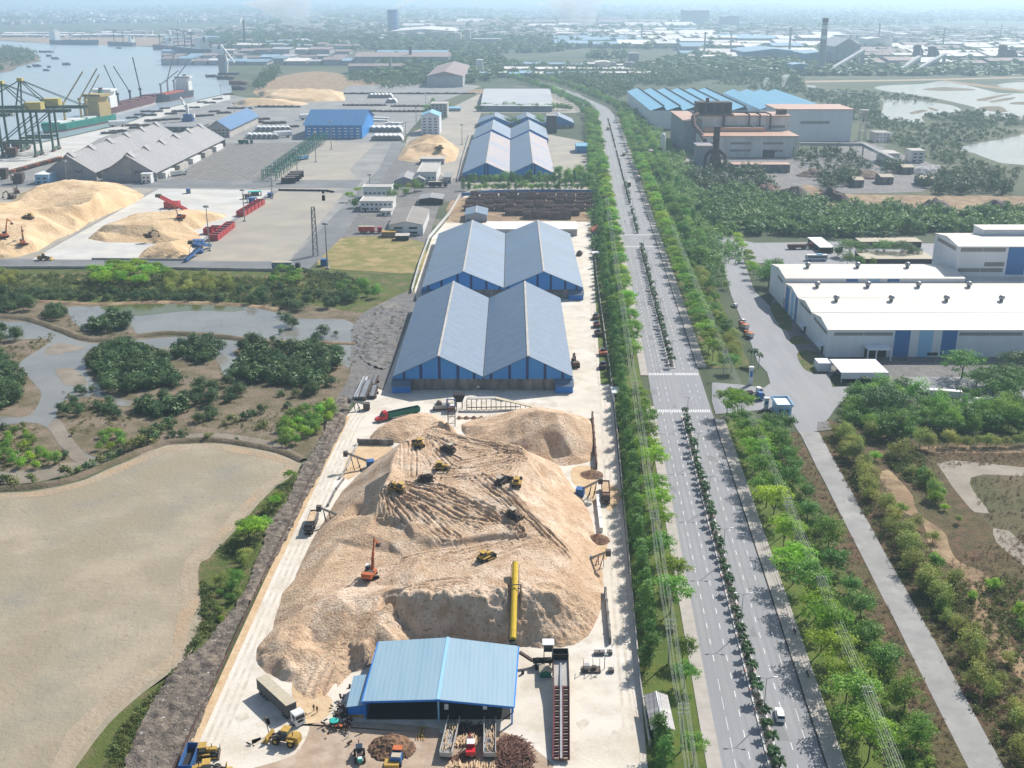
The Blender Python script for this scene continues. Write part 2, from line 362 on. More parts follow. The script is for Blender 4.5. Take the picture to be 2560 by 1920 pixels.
M['barkwaste'] = mat('bark_waste', (.36,.21,.12), (.16,.09,.06), sc=.8, lo=.42, hi=.58, bump=1., bsc=2.)
M['brownroof'] = roofm('brown_sheet_roof', (.26,.22,.185), (.21,.18,.155), st=(.1,1,1), c3=(.30,.26,.22), sc=.6)
M['greyroof'] = roofm('grey_fibre_roof', (.30,.285,.28), (.22,.21,.205), st=(.06,1,1), sc=.6, c3=(.26,.25,.245), lines=((.40,.385,.37),'Y',8.,1.2))
M['greywall'] = mat('grey_cladding', (.30,.31,.35), (.25,.26,.29), sc=.1, lines=((.22,.23,.26),'X',2.,.3))
M['redroof'] = mat('red_tiles', (.55,.13,.08), (.42,.10,.07), sc=1.)
M['orangeroof'] = roofm('orange_dusty_roof', (.52,.30,.20), (.44,.25,.18), st=(.1,1,1), c3=(.56,.36,.25))
M['millwall'] = mat('mill_cladding', (.72,.70,.67), (.56,.53,.48), sc=.12, lo=.4, hi=.62, stretch=(1,1,.25))
M['soot'] = mat('sooty_steel', (.055,.045,.045), (.10,.06,.05), sc=.5)
M['stackgrey'] = mat('stack_concrete', (.34,.34,.34), (.28,.28,.28), sc=.2)
M['farroof'] = mat('far_roofs', (.70,.66,.62), (.58,.54,.50), sc=.05, rnd=.14)
M['farroof2'] = mat('silvery_roof', (.44,.46,.47), (.38,.40,.42), sc=.03, lines=((.34,.36,.38),'Y',22.,2.))
M['farblue'] = mat('far_blue_roofs', (.25,.37,.46), (.20,.31,.40), sc=.05, rnd=.15)
M['farrust'] = mat('far_rust_roofs', (.30,.22,.19), (.22,.19,.19), sc=.05, rnd=.15)
M['farwall'] = mat('far_walls', (.42,.42,.42), (.30,.31,.33), sc=.1, rnd=.15)
M['craneg'] = mat('crane_green', (.09,.15,.105), (.06,.095,.08), sc=.5)
M['craney'] = mat('crane_cream', (.56,.48,.15), (.46,.38,.12), sc=.5)
M['shipgreen'] = mat('ship_green', (.02,.23,.17), (.02,.18,.14), sc=.2)
M['shipred'] = mat('ship_red', (.16,.06,.06), (.11,.05,.05), sc=.2)
M['shipdark'] = mat('ship_dark', (.04,.055,.085), (.06,.065,.08), sc=.2)
M['shipyellow'] = mat('ship_yellow', (.46,.35,.16), (.40,.30,.13), sc=.3)
M['cable'] = mat('cable', (.34,.35,.33), rough=.5)
M['poleconc'] = mat('pole_concrete', (.42,.41,.38), (.34,.33,.31), sc=.5)
M['person'] = mat('cloth_dark', (.03,.03,.04))
M['skin'] = mat('skin', (.35,.2,.13))
M['l_dark'] = leafmat('leaf_dark', (0.106,0.235,0.052), (0.166,0.329,0.066), tr=.30, hue=.012)
M['l_lime'] = leafmat('leaf_lime', (0.244,0.431,0.046), (0.355,0.542,0.056), tr=.45, hue=.025, rnd=.3)
M['l_mid'] = leafmat('leaf_mid', (0.169,0.337,0.063), (0.248,0.427,0.071), tr=.4, hue=.02, rnd=.3)
M['l_mang'] = leafmat('leaf_mangrove', (0.073,0.144,0.054), (0.115,0.192,0.065), tr=.22, hue=.012, rnd=.25)
M['l_acacia'] = leafmat('leaf_acacia', (0.282,0.347,0.087), (0.411,0.433,0.108), tr=.38, hue=.02, rnd=.25)
M['l_scrub'] = leafmat('leaf_scrub', (0.221,0.240,0.071), (0.150,0.200,0.059), tr=.3, hue=.03, rnd=.3)
M['l_dry'] = leafmat('leaf_dry', (0.275,0.174,0.094), (0.174,0.123,0.065), tr=.25, hue=.02)
M['l_far'] = leafmat('leaf_far', (0.078,0.148,0.052), (0.139,0.209,0.070), tr=.25, hue=.01, sc=.02)
M['l_wood'] = leafmat('leaf_wood', (0.139,0.278,0.084), (0.238,0.377,0.099), tr=.3, hue=.01, sc=.05)
M['l_palm'] = leafmat('leaf_palm', (0.041,0.104,0.035), (0.061,0.133,0.043), tr=.25, hue=.01)
M['l_hedge'] = leafmat('leaf_hedge', (0.036,0.060,0.022), (0.048,0.078,0.024), tr=.2)
M['smoke'] = None
# ---------------------------------------------------------------- ground, water, roads
E_ = 45000
structure('ground', [(-E_,-800),(E_,-800),(E_,E_),(-E_,E_)], 0, M['plain'])
def sheet(name, spec, z, m, step=None, amp=0., seed=1):
    P = PL(spec)
    if step: P = curvy(P, step, amp, seed=seed)
    return structure(name, P, z, m)
# right-hand land between the avenue and the frame edge, scrub and cracked soil
sheet('scrub_land', '3c:880,430 960,330 1450,460 2260,500 2700,560; d:2700,1700 2060,1760; 4c:2050,1300 1400,0; 3c:1330,1235 1030,700', .02, M['redscrub'], 8, 2)
sheet('sand_path', '3c:1560,960 1640,1010 1720,1080 1760,1235; 4c:1960,0 2030,110 1990,250 2120,400 2212,560 2212,700 2080,560 1960,420 1880,280 1900,130 1800,10; 3c:1640,1200 1600,1090', .05, M['tan'], 3, 2, 3)
sheet('sand_patch', '3c:1350,650 1480,790 1560,940 1500,960 1380,850 1290,700', .05, M['tan'], 3, 2, 4)
sheet('scrub_soil', '3c:1860,700 2120,690 2400,720 2400,1235 2130,1180 1960,1010 1890,850', .04, M['soil'], 4, 3, 5)
sheet('dry_pond', '3c:1650,620 1760,600 2212,640 2420,640 2420,700 1960,690 1880,710 1900,800 2000,940 1900,930 1800,820 1700,680', .06, M['mud'], 4, 1.2, 6)
sheet('dry_pond', '3c:2010,1030 2110,1050 2300,1235 2400,1330 2300,1330 2150,1220 2030,1120', .06, M['mud'], 4, 1.2, 7)
sheet('bank', '3c:1520,515 1700,500 2260,510 2260,545 1800,545 1560,540', .07, M['tan'], 4, 1.5, 8)
# left marsh
sheet('marsh_land', 'd:-300,640 870,640 885,665 850,730 800,800 740,890 665,990 600,985 400,955 200,1010 0,1052 -300,1080', .02, M['bank'], 8, 2)
sheet('green_belt', 'd:-300,577 300,577 655,583 690,576 905,590 905,640 860,672 770,675 660,660 300,655 0,652 -300,650', .04, M['verge'], 6, 1.5)
sheet('pond', '2a:440,795 700,778 1000,775 1560,790 1800,830 1930,868 2246,880 2291,1050 2256,1180 2165,1120 2150,1020 2010,1010 1560,1000 1330,960 1100,950 900,965 830,930 760,960 560,950 480,900 440,850', .06, M['pond'], 4, 1.5, 2)
sheet('pond_margin', '2a:640,780 1000,775 1560,790 1500,820 1250,815 1000,840 860,850 700,825', .08, M['pondgreen'], 4, 1.5, 3)
sheet('creek', '2a:-500,820 0,880 210,897 420,975 520,1012 650,1027 860,1007 1110,984 1420,1000 1600,1022 1500,1080 1560,1160 1440,1240 1400,1150 1290,1050 1030,1060 900,1020 640,1050 540,1110; 3a:580,52 640,110 770,200 860,215 830,250 740,240 640,180 520,190 420,210 360,300 440,420 560,560 700,590 590,620 480,570 390,500 300,380 170,350 0,370 -400,400 -400,330 0,310 180,310 270,160 190,60; 2a:130,1150 330,1010 180,1000 0,1010 -500,1020', .06, M['pond'], 4, 1., 4)
sheet('mud_bar', '2a:300,1060 380,1020 470,1040 560,1050 460,1080 330,1095', .09, M['mud'], 3, 1.5, 5)
sheet('mud_bar', '2a:1010,1060 1200,1060 1260,1110 1100,1130', .09, M['mud'], 3, 1., 6)
sheet('mud_bar', '3a:350,10 460,0 540,60 560,110 430,110 370,60', .09, M['mud'], 3, 1., 6)
sheet('mud_channel', '3a:310,370 370,330 460,450 560,570 680,600 500,610 400,510', .08, M['mud'], 3, .8, 7)
sheet('mud_channel', '3a:-400,690 0,670 200,660 400,610 650,600 800,560 650,640 400,690 200,740 0,745 -400,760', .05, M['mud'], 3, 1., 7)
sheet('mud_channel', '3a:1080,440 1400,420 1700,460 1900,540 1940,570 1700,530 1400,450 1090,470', .05, M['mud'], 3, .8, 8)
sheet('dry_field', '3a:-700,830 0,800 200,790 400,757 560,715 700,650 850,590 950,540 1080,498 1380,485 1600,515 1800,560 1930,620 1900,690 1760,790 1660,890 1570,1010 1410,1170 1330,1300; 4a:1340,100 1300,320 1190,560 960,730 730,940 570,1140 480,1300 -700,1300', .05, M['field'], 5, 1.)
RIM = curvy(PL('3a:-300,808 0,800 200,788 420,752 700,650 950,545 1100,500 1380,487 1600,515 1800,560 1925,625 1880,690 1740,800 1560,1010 1390,1170 1330,1300; 4a:1320,120 1280,310 1170,540 930,730 700,930 540,1140 440,1300'), 4, .6, False)
def ribbon(C, o0, o1):
    """strip beside a line: offsets to the right of travel"""
    P = np.array([c[:2] for c in C]); d = np.gradient(P, axis=0); d /= np.linalg.norm(d, axis=1)[:,None]; n = np.stack([d[:,1], -d[:,0]], 1)
    o0 = np.broadcast_to(o0, (len(P),))[:,None]; o1 = np.broadcast_to(o1, (len(P),))[:,None]
    return P+n*o0, P+n*o1
def strip(name, C, o0, o1, z, m, h=0.):
    a, b = ribbon(C, o0, o1); V = []; F = []; n = len(a)
    for p, q in zip(a, b): V += [(p[0],p[1],z), (q[0],q[1],z)]
    F = [(2*i, 2*i+1, 2*i+3, 2*i+2) for i in range(n-1)]
    if h:
        for p, q in zip(a, b): V += [(p[0],p[1],z-h), (q[0],q[1],z-h)]
        k = 2*n
        F += [(2*i, 2*i+2, k+2*i+2, k+2*i) for i in range(n-1)]+[(2*i+1, k+2*i+1, k+2*i+3, 2*i+3) for i in range(n-1)]
        F += [(0, k, k+1, 1), (2*n-2, 2*n-1, k+2*n-1, k+2*n-2)]
    mb = MB(); mb.add(V, F)
    return mb.build(name, m, kind='structure')
strip('field_track', RIM, 1.4+.8*fbm(np.array(RIM)[:,0], np.array(RIM)[:,1], 12, 3, 3), 5.2+2.6*fbm(np.array(RIM)[:,0], np.array(RIM)[:,1], 15, 3, 4), .08, M['fieldrim'])
BUND = curvy(PL('3a:-700,790 0,778 200,765 420,728 700,620 950,520 1080,478 1380,465 1600,492 1800,535 1950,600'), 3, .5, False)
def bund(name, C, w, h, m, seed=1):
    """low earth bank following a line"""
    P = np.array([c[:2] for c in C]); rows = []
    K = 9
    for j in range(K):
        t = j/(K-1)*2-1; a, _ = ribbon(C, t*w/2, 0); z = h*(1-abs(t)**1.6)+.12*h*fbm(a[:,0], a[:,1], 3, 3, seed); z[...] = np.where(abs(t) == 1, -.05, z); rows.append(np.c_[a, z])
    V = np.concatenate(rows); n = len(P); F = [(j*n+i, j*n+i+1, (j+1)*n+i+1, (j+1)*n+i) for j in range(K-1) for i in range(n-1)]
    return mesh_np(name, V, np.array(F), m, smooth=True, kind='structure')
bund('earth_bank', BUND, 4.5, 1.1, M['bank'])
bund('earth_dyke', curvy(PL('2a:-300,810 0,850 200,875 400,940 500,985 640,1005 850,985 1100,962 1420,985 1590,1005'), 3, .8, False), 6, 1.3, M['bank'], 3)
bund('earth_dyke', curvy(PL('2a:0,750 300,758 640,775 1000,762 1500,775 1800,810'), 4, .8, False), 6, .8, M['tan'], 4)
bund('earth_dyke', curvy(PL('2a:1600,1010 2000,1018 2290,1030'), 4, .8, False), 4, .7, M['tan'], 5)
# heaped rubble margin beside the yard
def heightfield(name, poly, cell, fn, m, **props):
    A = np.array([p[:2] for p in poly]); x0, y0 = A.min(0)-cell; x1, y1 = A.max(0)+cell
    X, Y = np.meshgrid(np.arange(x0, x1, cell), np.arange(y0, y1, cell)); I = inside(poly, X, Y); Z = fn(X, Y)
    return grid_mesh(name, X, Y, Z, I, m, **props)
def grid_mesh(name, X, Y, Z, I, m, parent=None, mi=None, **props):
    h, w = X.shape; idx = np.arange(h*w).reshape(h, w)
    q = I[:-1,:-1] & I[1:,:-1] & I[:-1,1:] & I[1:,1:]
    F = np.stack([idx[:-1,:-1][q], idx[:-1,1:][q], idx[1:,1:][q], idx[1:,:-1][q]], 1)
    u, inv = np.unique(F, return_inverse=True); V = np.stack([X.ravel(), Y.ravel(), Z.ravel()], 1)[u]
    return mesh_np(name, V, inv.reshape(F.shape), m, parent, mi=None if mi is None else mi[:-1,:-1][q], smooth=True, **props)
RUB = PL('3a:2212,180 2150,250 2080,420 2000,560 1935,640 1900,730 1840,870 1720,1010 1690,1140 1650,1235; 4a:1560,130 1440,280 1330,440 1200,530 1060,670 950,850 890,1000 800,1300 1120,1300 1310,930 1490,440 1720,0; 3a:1965,880 2235,320')
heightfield('rubble', curvy(RUB, 4, .8), .55, lambda X, Y: .25+.95*np.abs(fbm(X, Y, 3.2, 4, 2))*1.8+.5*fbm(X, Y, 9, 3, 3), M['rubble'], kind='stuff')
sheet('weedy_strip', '4a:1300,-90 1600,-90 1560,130 1440,290 1330,450 1190,540 1060,670 960,850 900,1000 820,1300 440,1300 540,1160 700,950 925,745 1180,575 1300,320', .1, M['verge'], 4, .4)
sheet('weedy_strip', '3a:1370,1200 1560,1000 1660,880 1760,780 1900,680 1935,660 1890,780 1780,960 1710,1120 1660,1300 1340,1300', .125, M['verge'], 4, .4)
heightfield('gravel_mounds', curvy(PL('d:778,712 835,672 868,655 885,662 862,730 848,790 830,800 800,790 772,760'), 4, 1.), .7, lambda X, Y: .1+1.5*np.abs(fbm(X, Y, 5, 3, 5))+.4*fbm(X, Y, 1.6, 2, 6), M['gravel'], kind='stuff')
# dry grass plot, works compounds
sheet('gravel_lot', 'd:770,690 870,635 900,640 850,800 845,850 800,832 738,895 705,905 755,800', .09, M['gravel'], 4, 1.2)
sheet('compound', 'd:690,575 725,513 770,420 800,385 855,330 1000,320 1010,425 950,440 925,520 905,592', .05, M['gravel'])
sheet('dry_meadow', '2b:-120,420 0,352 250,335 480,362 550,400 505,560 200,560 -60,545 -150,520', .09, M['drygrass'], 5, 1.5)
YARD = [(-69.5,150),(-68.5,190),(-67.2,267),(-65,340),(-63,390),(-58,425),(-52,419),(-50,560),(-53,580),(-53,720),(-44,800),(-40,830),(-38,905),(66,905),(62,800),(53.2,723),(47.1,596),(40,413),(35.8,334),(32.7,277),(29.3,200),(28,150)]
structure('works_yard', YARD, .12, M['yard'])
for o in (.9,2.7,4.4,6.1): strip('wheel_marks', curvy([(-68.5,190),(-67.2,267),(-65,340),(-62,395),(-50,412)], 8, 0, False), o+.2*0, o+.75, .131, M['yardstain'])
for o in (-1.6,-3.5,-5.3): strip('wheel_marks', curvy([(29.3,200),(32.7,277),(35.8,334),(40,413),(46,560)], 8, 0, False), o, o+.7, .131, M['yardstain'])
for k in range(46): x, y = RT.uniform(-60,26), RT.choice((RT.uniform(186,232),RT.uniform(392,418),RT.uniform(190,230))); structure('yard_stain', curvy([(x+RT.uniform(.6,2.4)*math.cos(a), y+RT.uniform(.6,2.8)*math.sin(a)) for a in (0,1,2.1,3.1,4.2,5.2)], 1., .2), .134, M['yardstain'])
strip('yard_edge', [(-69.5,150),(-68.5,190),(-67.2,267),(-65,340),(-63,390)], -.3, 1.6, .14, M['yardedge'])
sheet('log_yard', '2b:760,250 700,220 790,90 1640,60 1680,200 1600,240', .15, M['tan'], 4, 1)
structure('apron', [(-38,905),(-34,925),(-44,955),(-44,1310),(40,1310),(80,1240),(76,960),(66,905)], .08, M['portbeige'])
structure('apron', [(-46,1560),(-46,1900),(110,1900),(130,1560)], .08, M['portbeige'])
sheet('bark_dust', '4b:-330,960 160,940 640,980 640,1010 1000,1000 1260,1120 1230,1300 -600,1300; 4a:1900,1150 1990,960', .16, M['barkdust'], 2, .5)
# port
sheet('port_slab', 'd:-400,578 0,577 300,576 655,583 690,560 725,513 770,420 800,385 855,330 870,300 930,230 1040,186 960,178 740,186 640,205 575,228 412,268 311,298 148,337 0,368 -250,420', .06, M['port'])
sheet('white_slab', '2a:1025,30 1750,40 1540,200 1330,330 1185,492 205,485', .11, M['portlight'])
sheet('pile_slab', '2a:-500,60 0,20 700,20 990,32 205,480 -500,480', .10, M['portbeige'])
sheet('storage_slab', '2a:1760,42 2150,45 2330,0; 1b:60,1090 230,920 -30,915; 2a:2090,-330 1700,10', .09, M['portbeige'])
sheet('storage_slab', '2a:1790,48 2212,60 1850,500 1200,500 1330,372', .10, M['portbeige'])
sheet('paved_stack_area', '1a:1440,925 1900,915 2095,925 1690,1170 1060,1185', .12, M['portdark'])
sheet('port_road', '2a:1860,500 2212,135 2420,-60; 1b:330,920 430,920 300,1100; 2a:2212,330 1990,545 -400,545 -400,488 0,488', .13, M['asph_blue'])
sheet('port_road', '2a:-300,24 1000,22 2290,28 2330,-25 -300,-25', .13, M['asph_blue'])
sheet('port_slab', '1a:-300,1040 0,985 380,905 800,810 1060,710 1480,610 1660,640 1600,760 1000,920 640,1020 450,1090 0,1200 -300,1260', .055, M['port'])
sheet('quay', '1a:-300,1030 0,975 380,895 800,800 1060,700 1480,600 1480,640 1080,740 640,890 450,1000 0,1150 -300,1200', .10, M['portlight'])
sheet('compound', '1b:400,1000 440,860 690,760 700,700 905,600 905,730 860,900 785,1130 690,1160 560,1040', .055, M['portbeige'])
# river
sheet('river', '1a:-1500,240 0,262 330,283 650,290 870,298 990,305 1100,345 1300,365 1420,385 1430,420 1420,470 1500,520 1490,592 1060,695 800,793 380,888 0,965 -700,1080 -1500,900', .05, M['river'])
sheet('sandy_bank', '1a:-900,215 0,225 500,232 1000,232 1010,285 870,296 650,288 330,281 0,258 -900,235', .07, M['tan'], 30, 5)
sheet('river_island', '1a:-900,330 0,305 140,312 230,345 262,385 235,400 120,430 0,470 -900,560', .08, M['bank'], 25, 6)
# far marsh on the right
for sp in ('1c:800,545 880,570 1080,590 1300,645 1310,700 1290,750 1550,795 1560,745 1650,730 1810,715 1760,680 1640,660 1440,640 1310,640 1130,600 950,580 870,550',
           '1c:1250,565 1330,550 1560,540 1700,520 1900,560 2100,600 2500,600 2500,780 2212,770 2100,760 1900,730 1900,690 1820,670 1640,630 1500,610 1350,590',
           '1c:1800,945 1900,920 2190,870 2500,780 2500,1040 2212,1060 2080,1050 1960,1010 1900,985 1810,970', '1c:2030,545 2212,525 2500,530 2500,590 2180,582'):
    sheet('marsh_water', sp, .05, M['marshwater'], 25, 6)
for sp in ('1c:1480,725 1560,705 1600,712 1500,735', '1c:1900,640 2060,610 2140,605 2050,625 1950,650', '1c:1990,650 2140,625 2130,640 2010,660', '1c:1930,690 2060,685 2100,720 1990,715', '1c:1600,690 1660,705 1650,715 1600,700', '1c:1560,575 1700,560 1900,578 1700,585', '1c:2130,660 2260,652 2260,672 2140,672'):
    sheet('mud_bar', sp, .09, M['bank'], 10, 3)
sheet('marsh_road', '1c:760,520 1400,512 2300,492 2300,500 1400,522 770,532', .10, M['fieldrim'])
sheet('marsh_road', '1c:1700,515 1900,540 2300,590 2300,600 1900,555 1690,522', .10, M['tan'])
sheet('mill_yard', '1c:60,1010 100,960 760,1000 1100,900 1450,1000 1700,1100 1560,1235; 2c:1300,60 800,60 0,20', .05, M['gravel'], 20, 3)
sheet('mill_yard', '1c:-330,850 -190,860 -130,980 60,1010 60,1130 -50,1180 -250,1000', .06, M['portbeige'])
sheet('sand_yard', '2c:790,0 900,30 1050,62 1600,75 2300,85 2300,190 1640,200 1500,160 1200,155 960,140 860,90', .08, M['tan'], 12, 2)
sheet('clearing', '1b:-200,560 200,500 400,520 400,570 920,575 920,600 -200,590', .05, M['tan'], 25, 6)
sheet('clearing', '1a:1630,600 1780,500 2000,460 2190,480 2212,580 1900,600', .07, M['tan'], 25, 6)
# ---------------------------------------------------------------- the avenue
def AX(s): return 54.25+.0556*(s-188)
CEN = [(AX(s), s) for s in range(130, 1501, 15)]+[G('1b', *p) for p in ((1680,700),(1610,662),(1530,628),(1450,592),(1370,562),(1250,525),(1080,480))]
CEN = curvy(CEN, 15, 0, False)
def sec(a, b, step=6.): return [(AX(s), s) for s in np.arange(a, b+step*.5, step)]
strip('road', CEN, -10.9, 10.9, .16, M['road'])
for a, b in ((130,398),(437,1500)): strip('pavement', sec(a, b), -14., -10.9, .30, M['pave'], .25)
for a, b in ((130,391),(449,1500)): strip('pavement', sec(a, b), 10.9, 14.8, .30, M['pave'], .25)
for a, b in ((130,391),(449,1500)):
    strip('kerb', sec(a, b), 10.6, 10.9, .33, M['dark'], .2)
strip('grass_verge', sec(130, 419), -26.2, -14., .18, M['grass'])
strip('grass_verge', sec(425, 1500), -31, -14., .16, M['grass'])
strip('grass_verge', sec(410, 436), -22, -14., .20, M['grass'])
strip('grass_verge', sec(130, 388), 14.8, 22, .18, M['grass'])
strip('ditch_verge', sec(130, 384), 22, 36, .16, M['verge'])
strip('dry_strip', sec(130, 374), 33.5, 40, .19, M['redscrub'])
strip('grass_verge', sec(449, 640), 14.8, 34, .16, M['verge'])
strip('grass_verge', sec(452, 480), 14.8, 22, .19, M['grass'])
strip('grass_verge', sec(640, 1500), 14.8, 60, .10, M['grass'])
SIDE = [(AX(s)+43.6+(s-188)*.0022, s) for s in range(110, 376, 8)]
sd = ribbon(SIDE, 0, 0)[0]; strip('side_road', SIDE, -3.6+.25*fbm(sd[:,0], sd[:,1], 20, 3, 2), 3.6+.35*fbm(sd[:,0], sd[:,1], 16, 3, 4), .22, M['sideroad'])
sheet('forecourt', '2c:185,325 340,355 400,470 480,690 590,800 690,950 760,1080 900,1110 960,1200; 3c:1000,30 960,60 980,125 1310,110 1450,60 1750,60 2500,60 2500,240 1560,215 1460,160 1120,145 1000,260 960,320 880,410 770,425 700,320 620,290 560,270 440,280 230,300 205,215 205,95 400,110 540,130 580,100 560,30; 2c:500,1150 440,980 330,720 270,500 200,400', .20, M['road'])
sheet('plant_yard', '2c:200,322 340,352 480,380 1050,372 1640,385 1640,500 940,525 500,510 400,470 330,358', .18, M['road'])
sheet('plant_base', '2c:590,810 600,700 640,520 1640,500 2600,520; d:2500,830; 3c:2212,60 1310,110 1000,40; 2c:940,1150 760,1090 690,950', .14, M['gravel'])
sheet('gravel_lot', '3c:880,410 885,350 950,345 985,400', .24, M['gravel'])
sheet('lawn', '3c:1100,320 1560,260 2260,250 2260,420 1500,350', .16, M['grass'], 4, 1.)
sheet('planting_bed', '2c:580,805 640,770 720,900 700,950 650,930', .24, M['verge'], 3, .2)
sheet('planting_bed', '2c:755,1090 860,1080 960,1200 900,1225 800,1195', .24, M['verge'], 3, .2)
sheet('planting_bed', '2c:700,1010 760,975 830,1010 825,1030 720,1032', .24, M['verge'], 3, .2)
for o in (-9.4,-6.4,-2.9,2.9,6.4,9.3):
    for q in (-.85,.85): strip('tyre_wear', sec(130, 690, 8), o+q-.3+.0*0, o+q+.3, .1635, M['tyre'])
for k in range(22): s0 = RT.uniform(140,680); o = RT.choice((-9.3,-6.3,-3,3,6.4,9.2))+RT.uniform(-.5,.5); w = RT.uniform(.5,1.5); structure('road_patch', [(AX(s0)+o-w,s0),(AX(s0)+o+w,s0),(AX(s0)+o+w*.9,s0+RT.uniform(2,9)),(AX(s0)+o-w,s0+RT.uniform(2,9))], .1655, M['patch'])
# median: kerbed beds with painted edging
MED = [(130,389),(447,689),(733,792),(800,822),(845,945),(955,1160),(1175,1480)]
for a, b in MED:
    strip('median', sec(a, b, 4), -1.25, 1.25, .42, M['kerb'], .3); strip('median_soil', sec(a+.8, b-.8, 4), -.75, .75, .47, M['gravel'])
    for o in (-1.26, 1.02): strip('median_edging', sec(a, b, 4), o, o+.18, .445, M['paint'])
    mb = MB()
    if a < 460:
        for s in np.arange(a+2, b, 7.5):
            for o in (-1.28, 1.0): mb.quad(*[(AX(t)+u, t, .452) for t, u in ((s,o),(s,o+.2),(s+.8,o+.2),(s+.8,o))])
        mb.build('edging_paint', M['redpaint'], kind='structure')
mb = MB()
def dash(o, s0, s1, w=.16): mb.quad(*[(AX(t)+u, t, .168) for t, u in ((s0,o-w/2),(s0,o+w/2),(s1,o+w/2),(s1,o-w/2))])
for o in (-8.,-4.75,4.75,8.):
    for s in np.arange(133+(o > 0)*3, 1480, 7.2):
        if 393 < s < 404 or 426 < s < 440 or 690 < s < 732: continue
        dash(o, s, s+2.5, .17)
for a, b in ((133,222),(150,232)): dash(-8. if a == 133 else 8., a, b, .10)
for s0 in (394.2, 438.2):
    for k in range(31):
        o = -10.3+k*.68
        if abs(o) < .3: continue
        dash(o, s0, s0+3., .36)
for s0 in (691, 728):
    for k in range(31): dash(-10.3+k*.68, s0, s0+2.4, .34)
mb.build('road_markings', M['paint'], kind='structure')
# ---------------------------------------------------------------- heaps of wood chips
def tin(lines, cell, smooth, noise_fn, base=-.25):
    """surface through surveyed ridge, crest and toe lines -> height grid.  lines[0] = closed foot of the heap"""
    vs, es = [], []
    for k, L in enumerate(lines):
        n0 = len(vs)
        for p in L: vs.append(p if len(p) == 3 else (p[0], p[1], base))
        es += [(n0+i, n0+i+1) for i in range(len(L)-1)]
        if k == 0: es.append((n0+len(L)-1, n0))
    V2 = [Vector(v[:2]) for v in vs]
    r = delaunay_2d_cdt(V2, es, [], 0, 1e-3)
    ov, of, src = r[0], r[2], r[3]; zs = []
    A = np.array([v for v in vs])
    for i, v in enumerate(ov):
        if src[i]: zs.append(np.mean([vs[j][2] for j in src[i]]))
        else:
            d = np.hypot(A[:,0]-v.x, A[:,1]-v.y); k = np.argsort(d)[:2]; zs.append((A[k[0],2]*d[k[1]]+A[k[1],2]*d[k[0]])/(d[k[0]]+d[k[1]]))
    foot = [p[:2] for p in lines[0]]; F = np.array(foot); lo, hi = F.min(0)-2, F.max(0)+2
    X, Y = np.meshgrid(np.arange(lo[0], hi[0], cell), np.arange(lo[1], hi[1], cell)); Z = np.full(X.shape, base)
    for f in of:
        for t in range(1, len(f)-1):
            ids = (f[0], f[t], f[t+1]); (ax, ay), (bx, by), (cx, cy) = (ov[i][:2] for i in ids)
            d = (by-cy)*(ax-cx)+(cx-bx)*(ay-cy)
            if abs(d) < 1e-9: continue
            j0 = max(0, int((min(ax,bx,cx)-lo[0])/cell)); j1 = min(X.shape[1], int((max(ax,bx,cx)-lo[0])/cell)+2)
            i0 = max(0, int((min(ay,by,cy)-lo[1])/cell)); i1 = min(X.shape[0], int((max(ay,by,cy)-lo[1])/cell)+2)
            x, y = X[i0:i1,j0:j1], Y[i0:i1,j0:j1]
            u = ((by-cy)*(x-cx)+(cx-bx)*(y-cy))/d; v = ((cy-ay)*(x-cx)+(ax-cx)*(y-cy))/d; w = 1-u-v
            k = (u >= -1e-6) & (v >= -1e-6) & (w >= -1e-6)
            Z[i0:i1,j0:j1][k] = (u*zs[ids[0]]+v*zs[ids[1]]+w*zs[ids[2]])[k]
    I = inside(foot, X, Y); Z[~I] = base
    s = max(1, int(smooth/cell))
    for _ in range(2):
        for ax in (0, 1):
            P = np.pad(Z, [(s,s) if a == ax else (0,0) for a in (0,1)], 'edge'); c = np.cumsum(np.insert(P, 0, 0, ax), ax); k = 2*s+1
            Z = (np.take(c, range(k, c.shape[ax]), ax)-np.take(c, range(0, c.shape[ax]-k), ax))/k
    # distance-like fade so the foot stays crisp
    fade = np.clip((Z-base)/1.2, 0, 1)
    if noise_fn: Z = Z+noise_fn(X, Y, Z)*fade
    return X, Y, Z, I
def seg_dist(X, Y, pts):
    D = np.full(X.shape, 1e9)
    for (a, b), (c, d) in zip(pts, pts[1:]):
        vx, vy = c-a, d-b; l2 = vx*vx+vy*vy+1e-9; t = np.clip(((X-a)*vx+(Y-b)*vy)/l2, 0, 1)
        D = np.minimum(D, np.hypot(X-a-t*vx, Y-b-t*vy))
    return D
def rut(X, Y, Z, pts, depth=.4, w=.8, gap=2.1, seed=0):
    """pair of dozer track furrows with spoil ridges"""
    m = 6; A = np.array(pts); bx = (X > A[:,0].min()-m) & (X < A[:,0].max()+m) & (Y > A[:,1].min()-m) & (Y < A[:,1].max()+m)
    if not bx.any(): return
    i, j = np.where(bx); sl = (slice(i.min(), i.max()+1), slice(j.min(), j.max()+1)); x, y = X[sl], Y[sl]
    wob = .35*fbm(x, y, 5, 2, seed+11)
    D = seg_dist(x, y, pts); k = depth*(.75+.5*fbm(x, y, 6, 2, seed))
    e = np.abs(D+wob-gap/2); Z[sl] += -k*np.exp(-(e/(w*.55))**2)+.55*k*np.exp(-((D+wob-gap/2-w)/(w*.5))**2)
HX = {}
def ground_z(key, x, y):
    X, Y, Z = HX[key]; i = int(round((y-Y[0,0])/(Y[1,0]-Y[0,0]))); j = int(round((x-X[0,0])/(X[0,1]-X[0,0])))
    return float(Z[min(max(i,0),Z.shape[0]-1), min(max(j,0),Z.shape[1]-1)])
def on_heap(key, t, x, y, z0):
    """where the survey ray through a reading meets the heap"""
    z = z0
    for _ in range(12):
        p = G(t, x, y, z); z = .5*z+.5*ground_z(key, *p)
    return (*G(t, x, y, z), z)
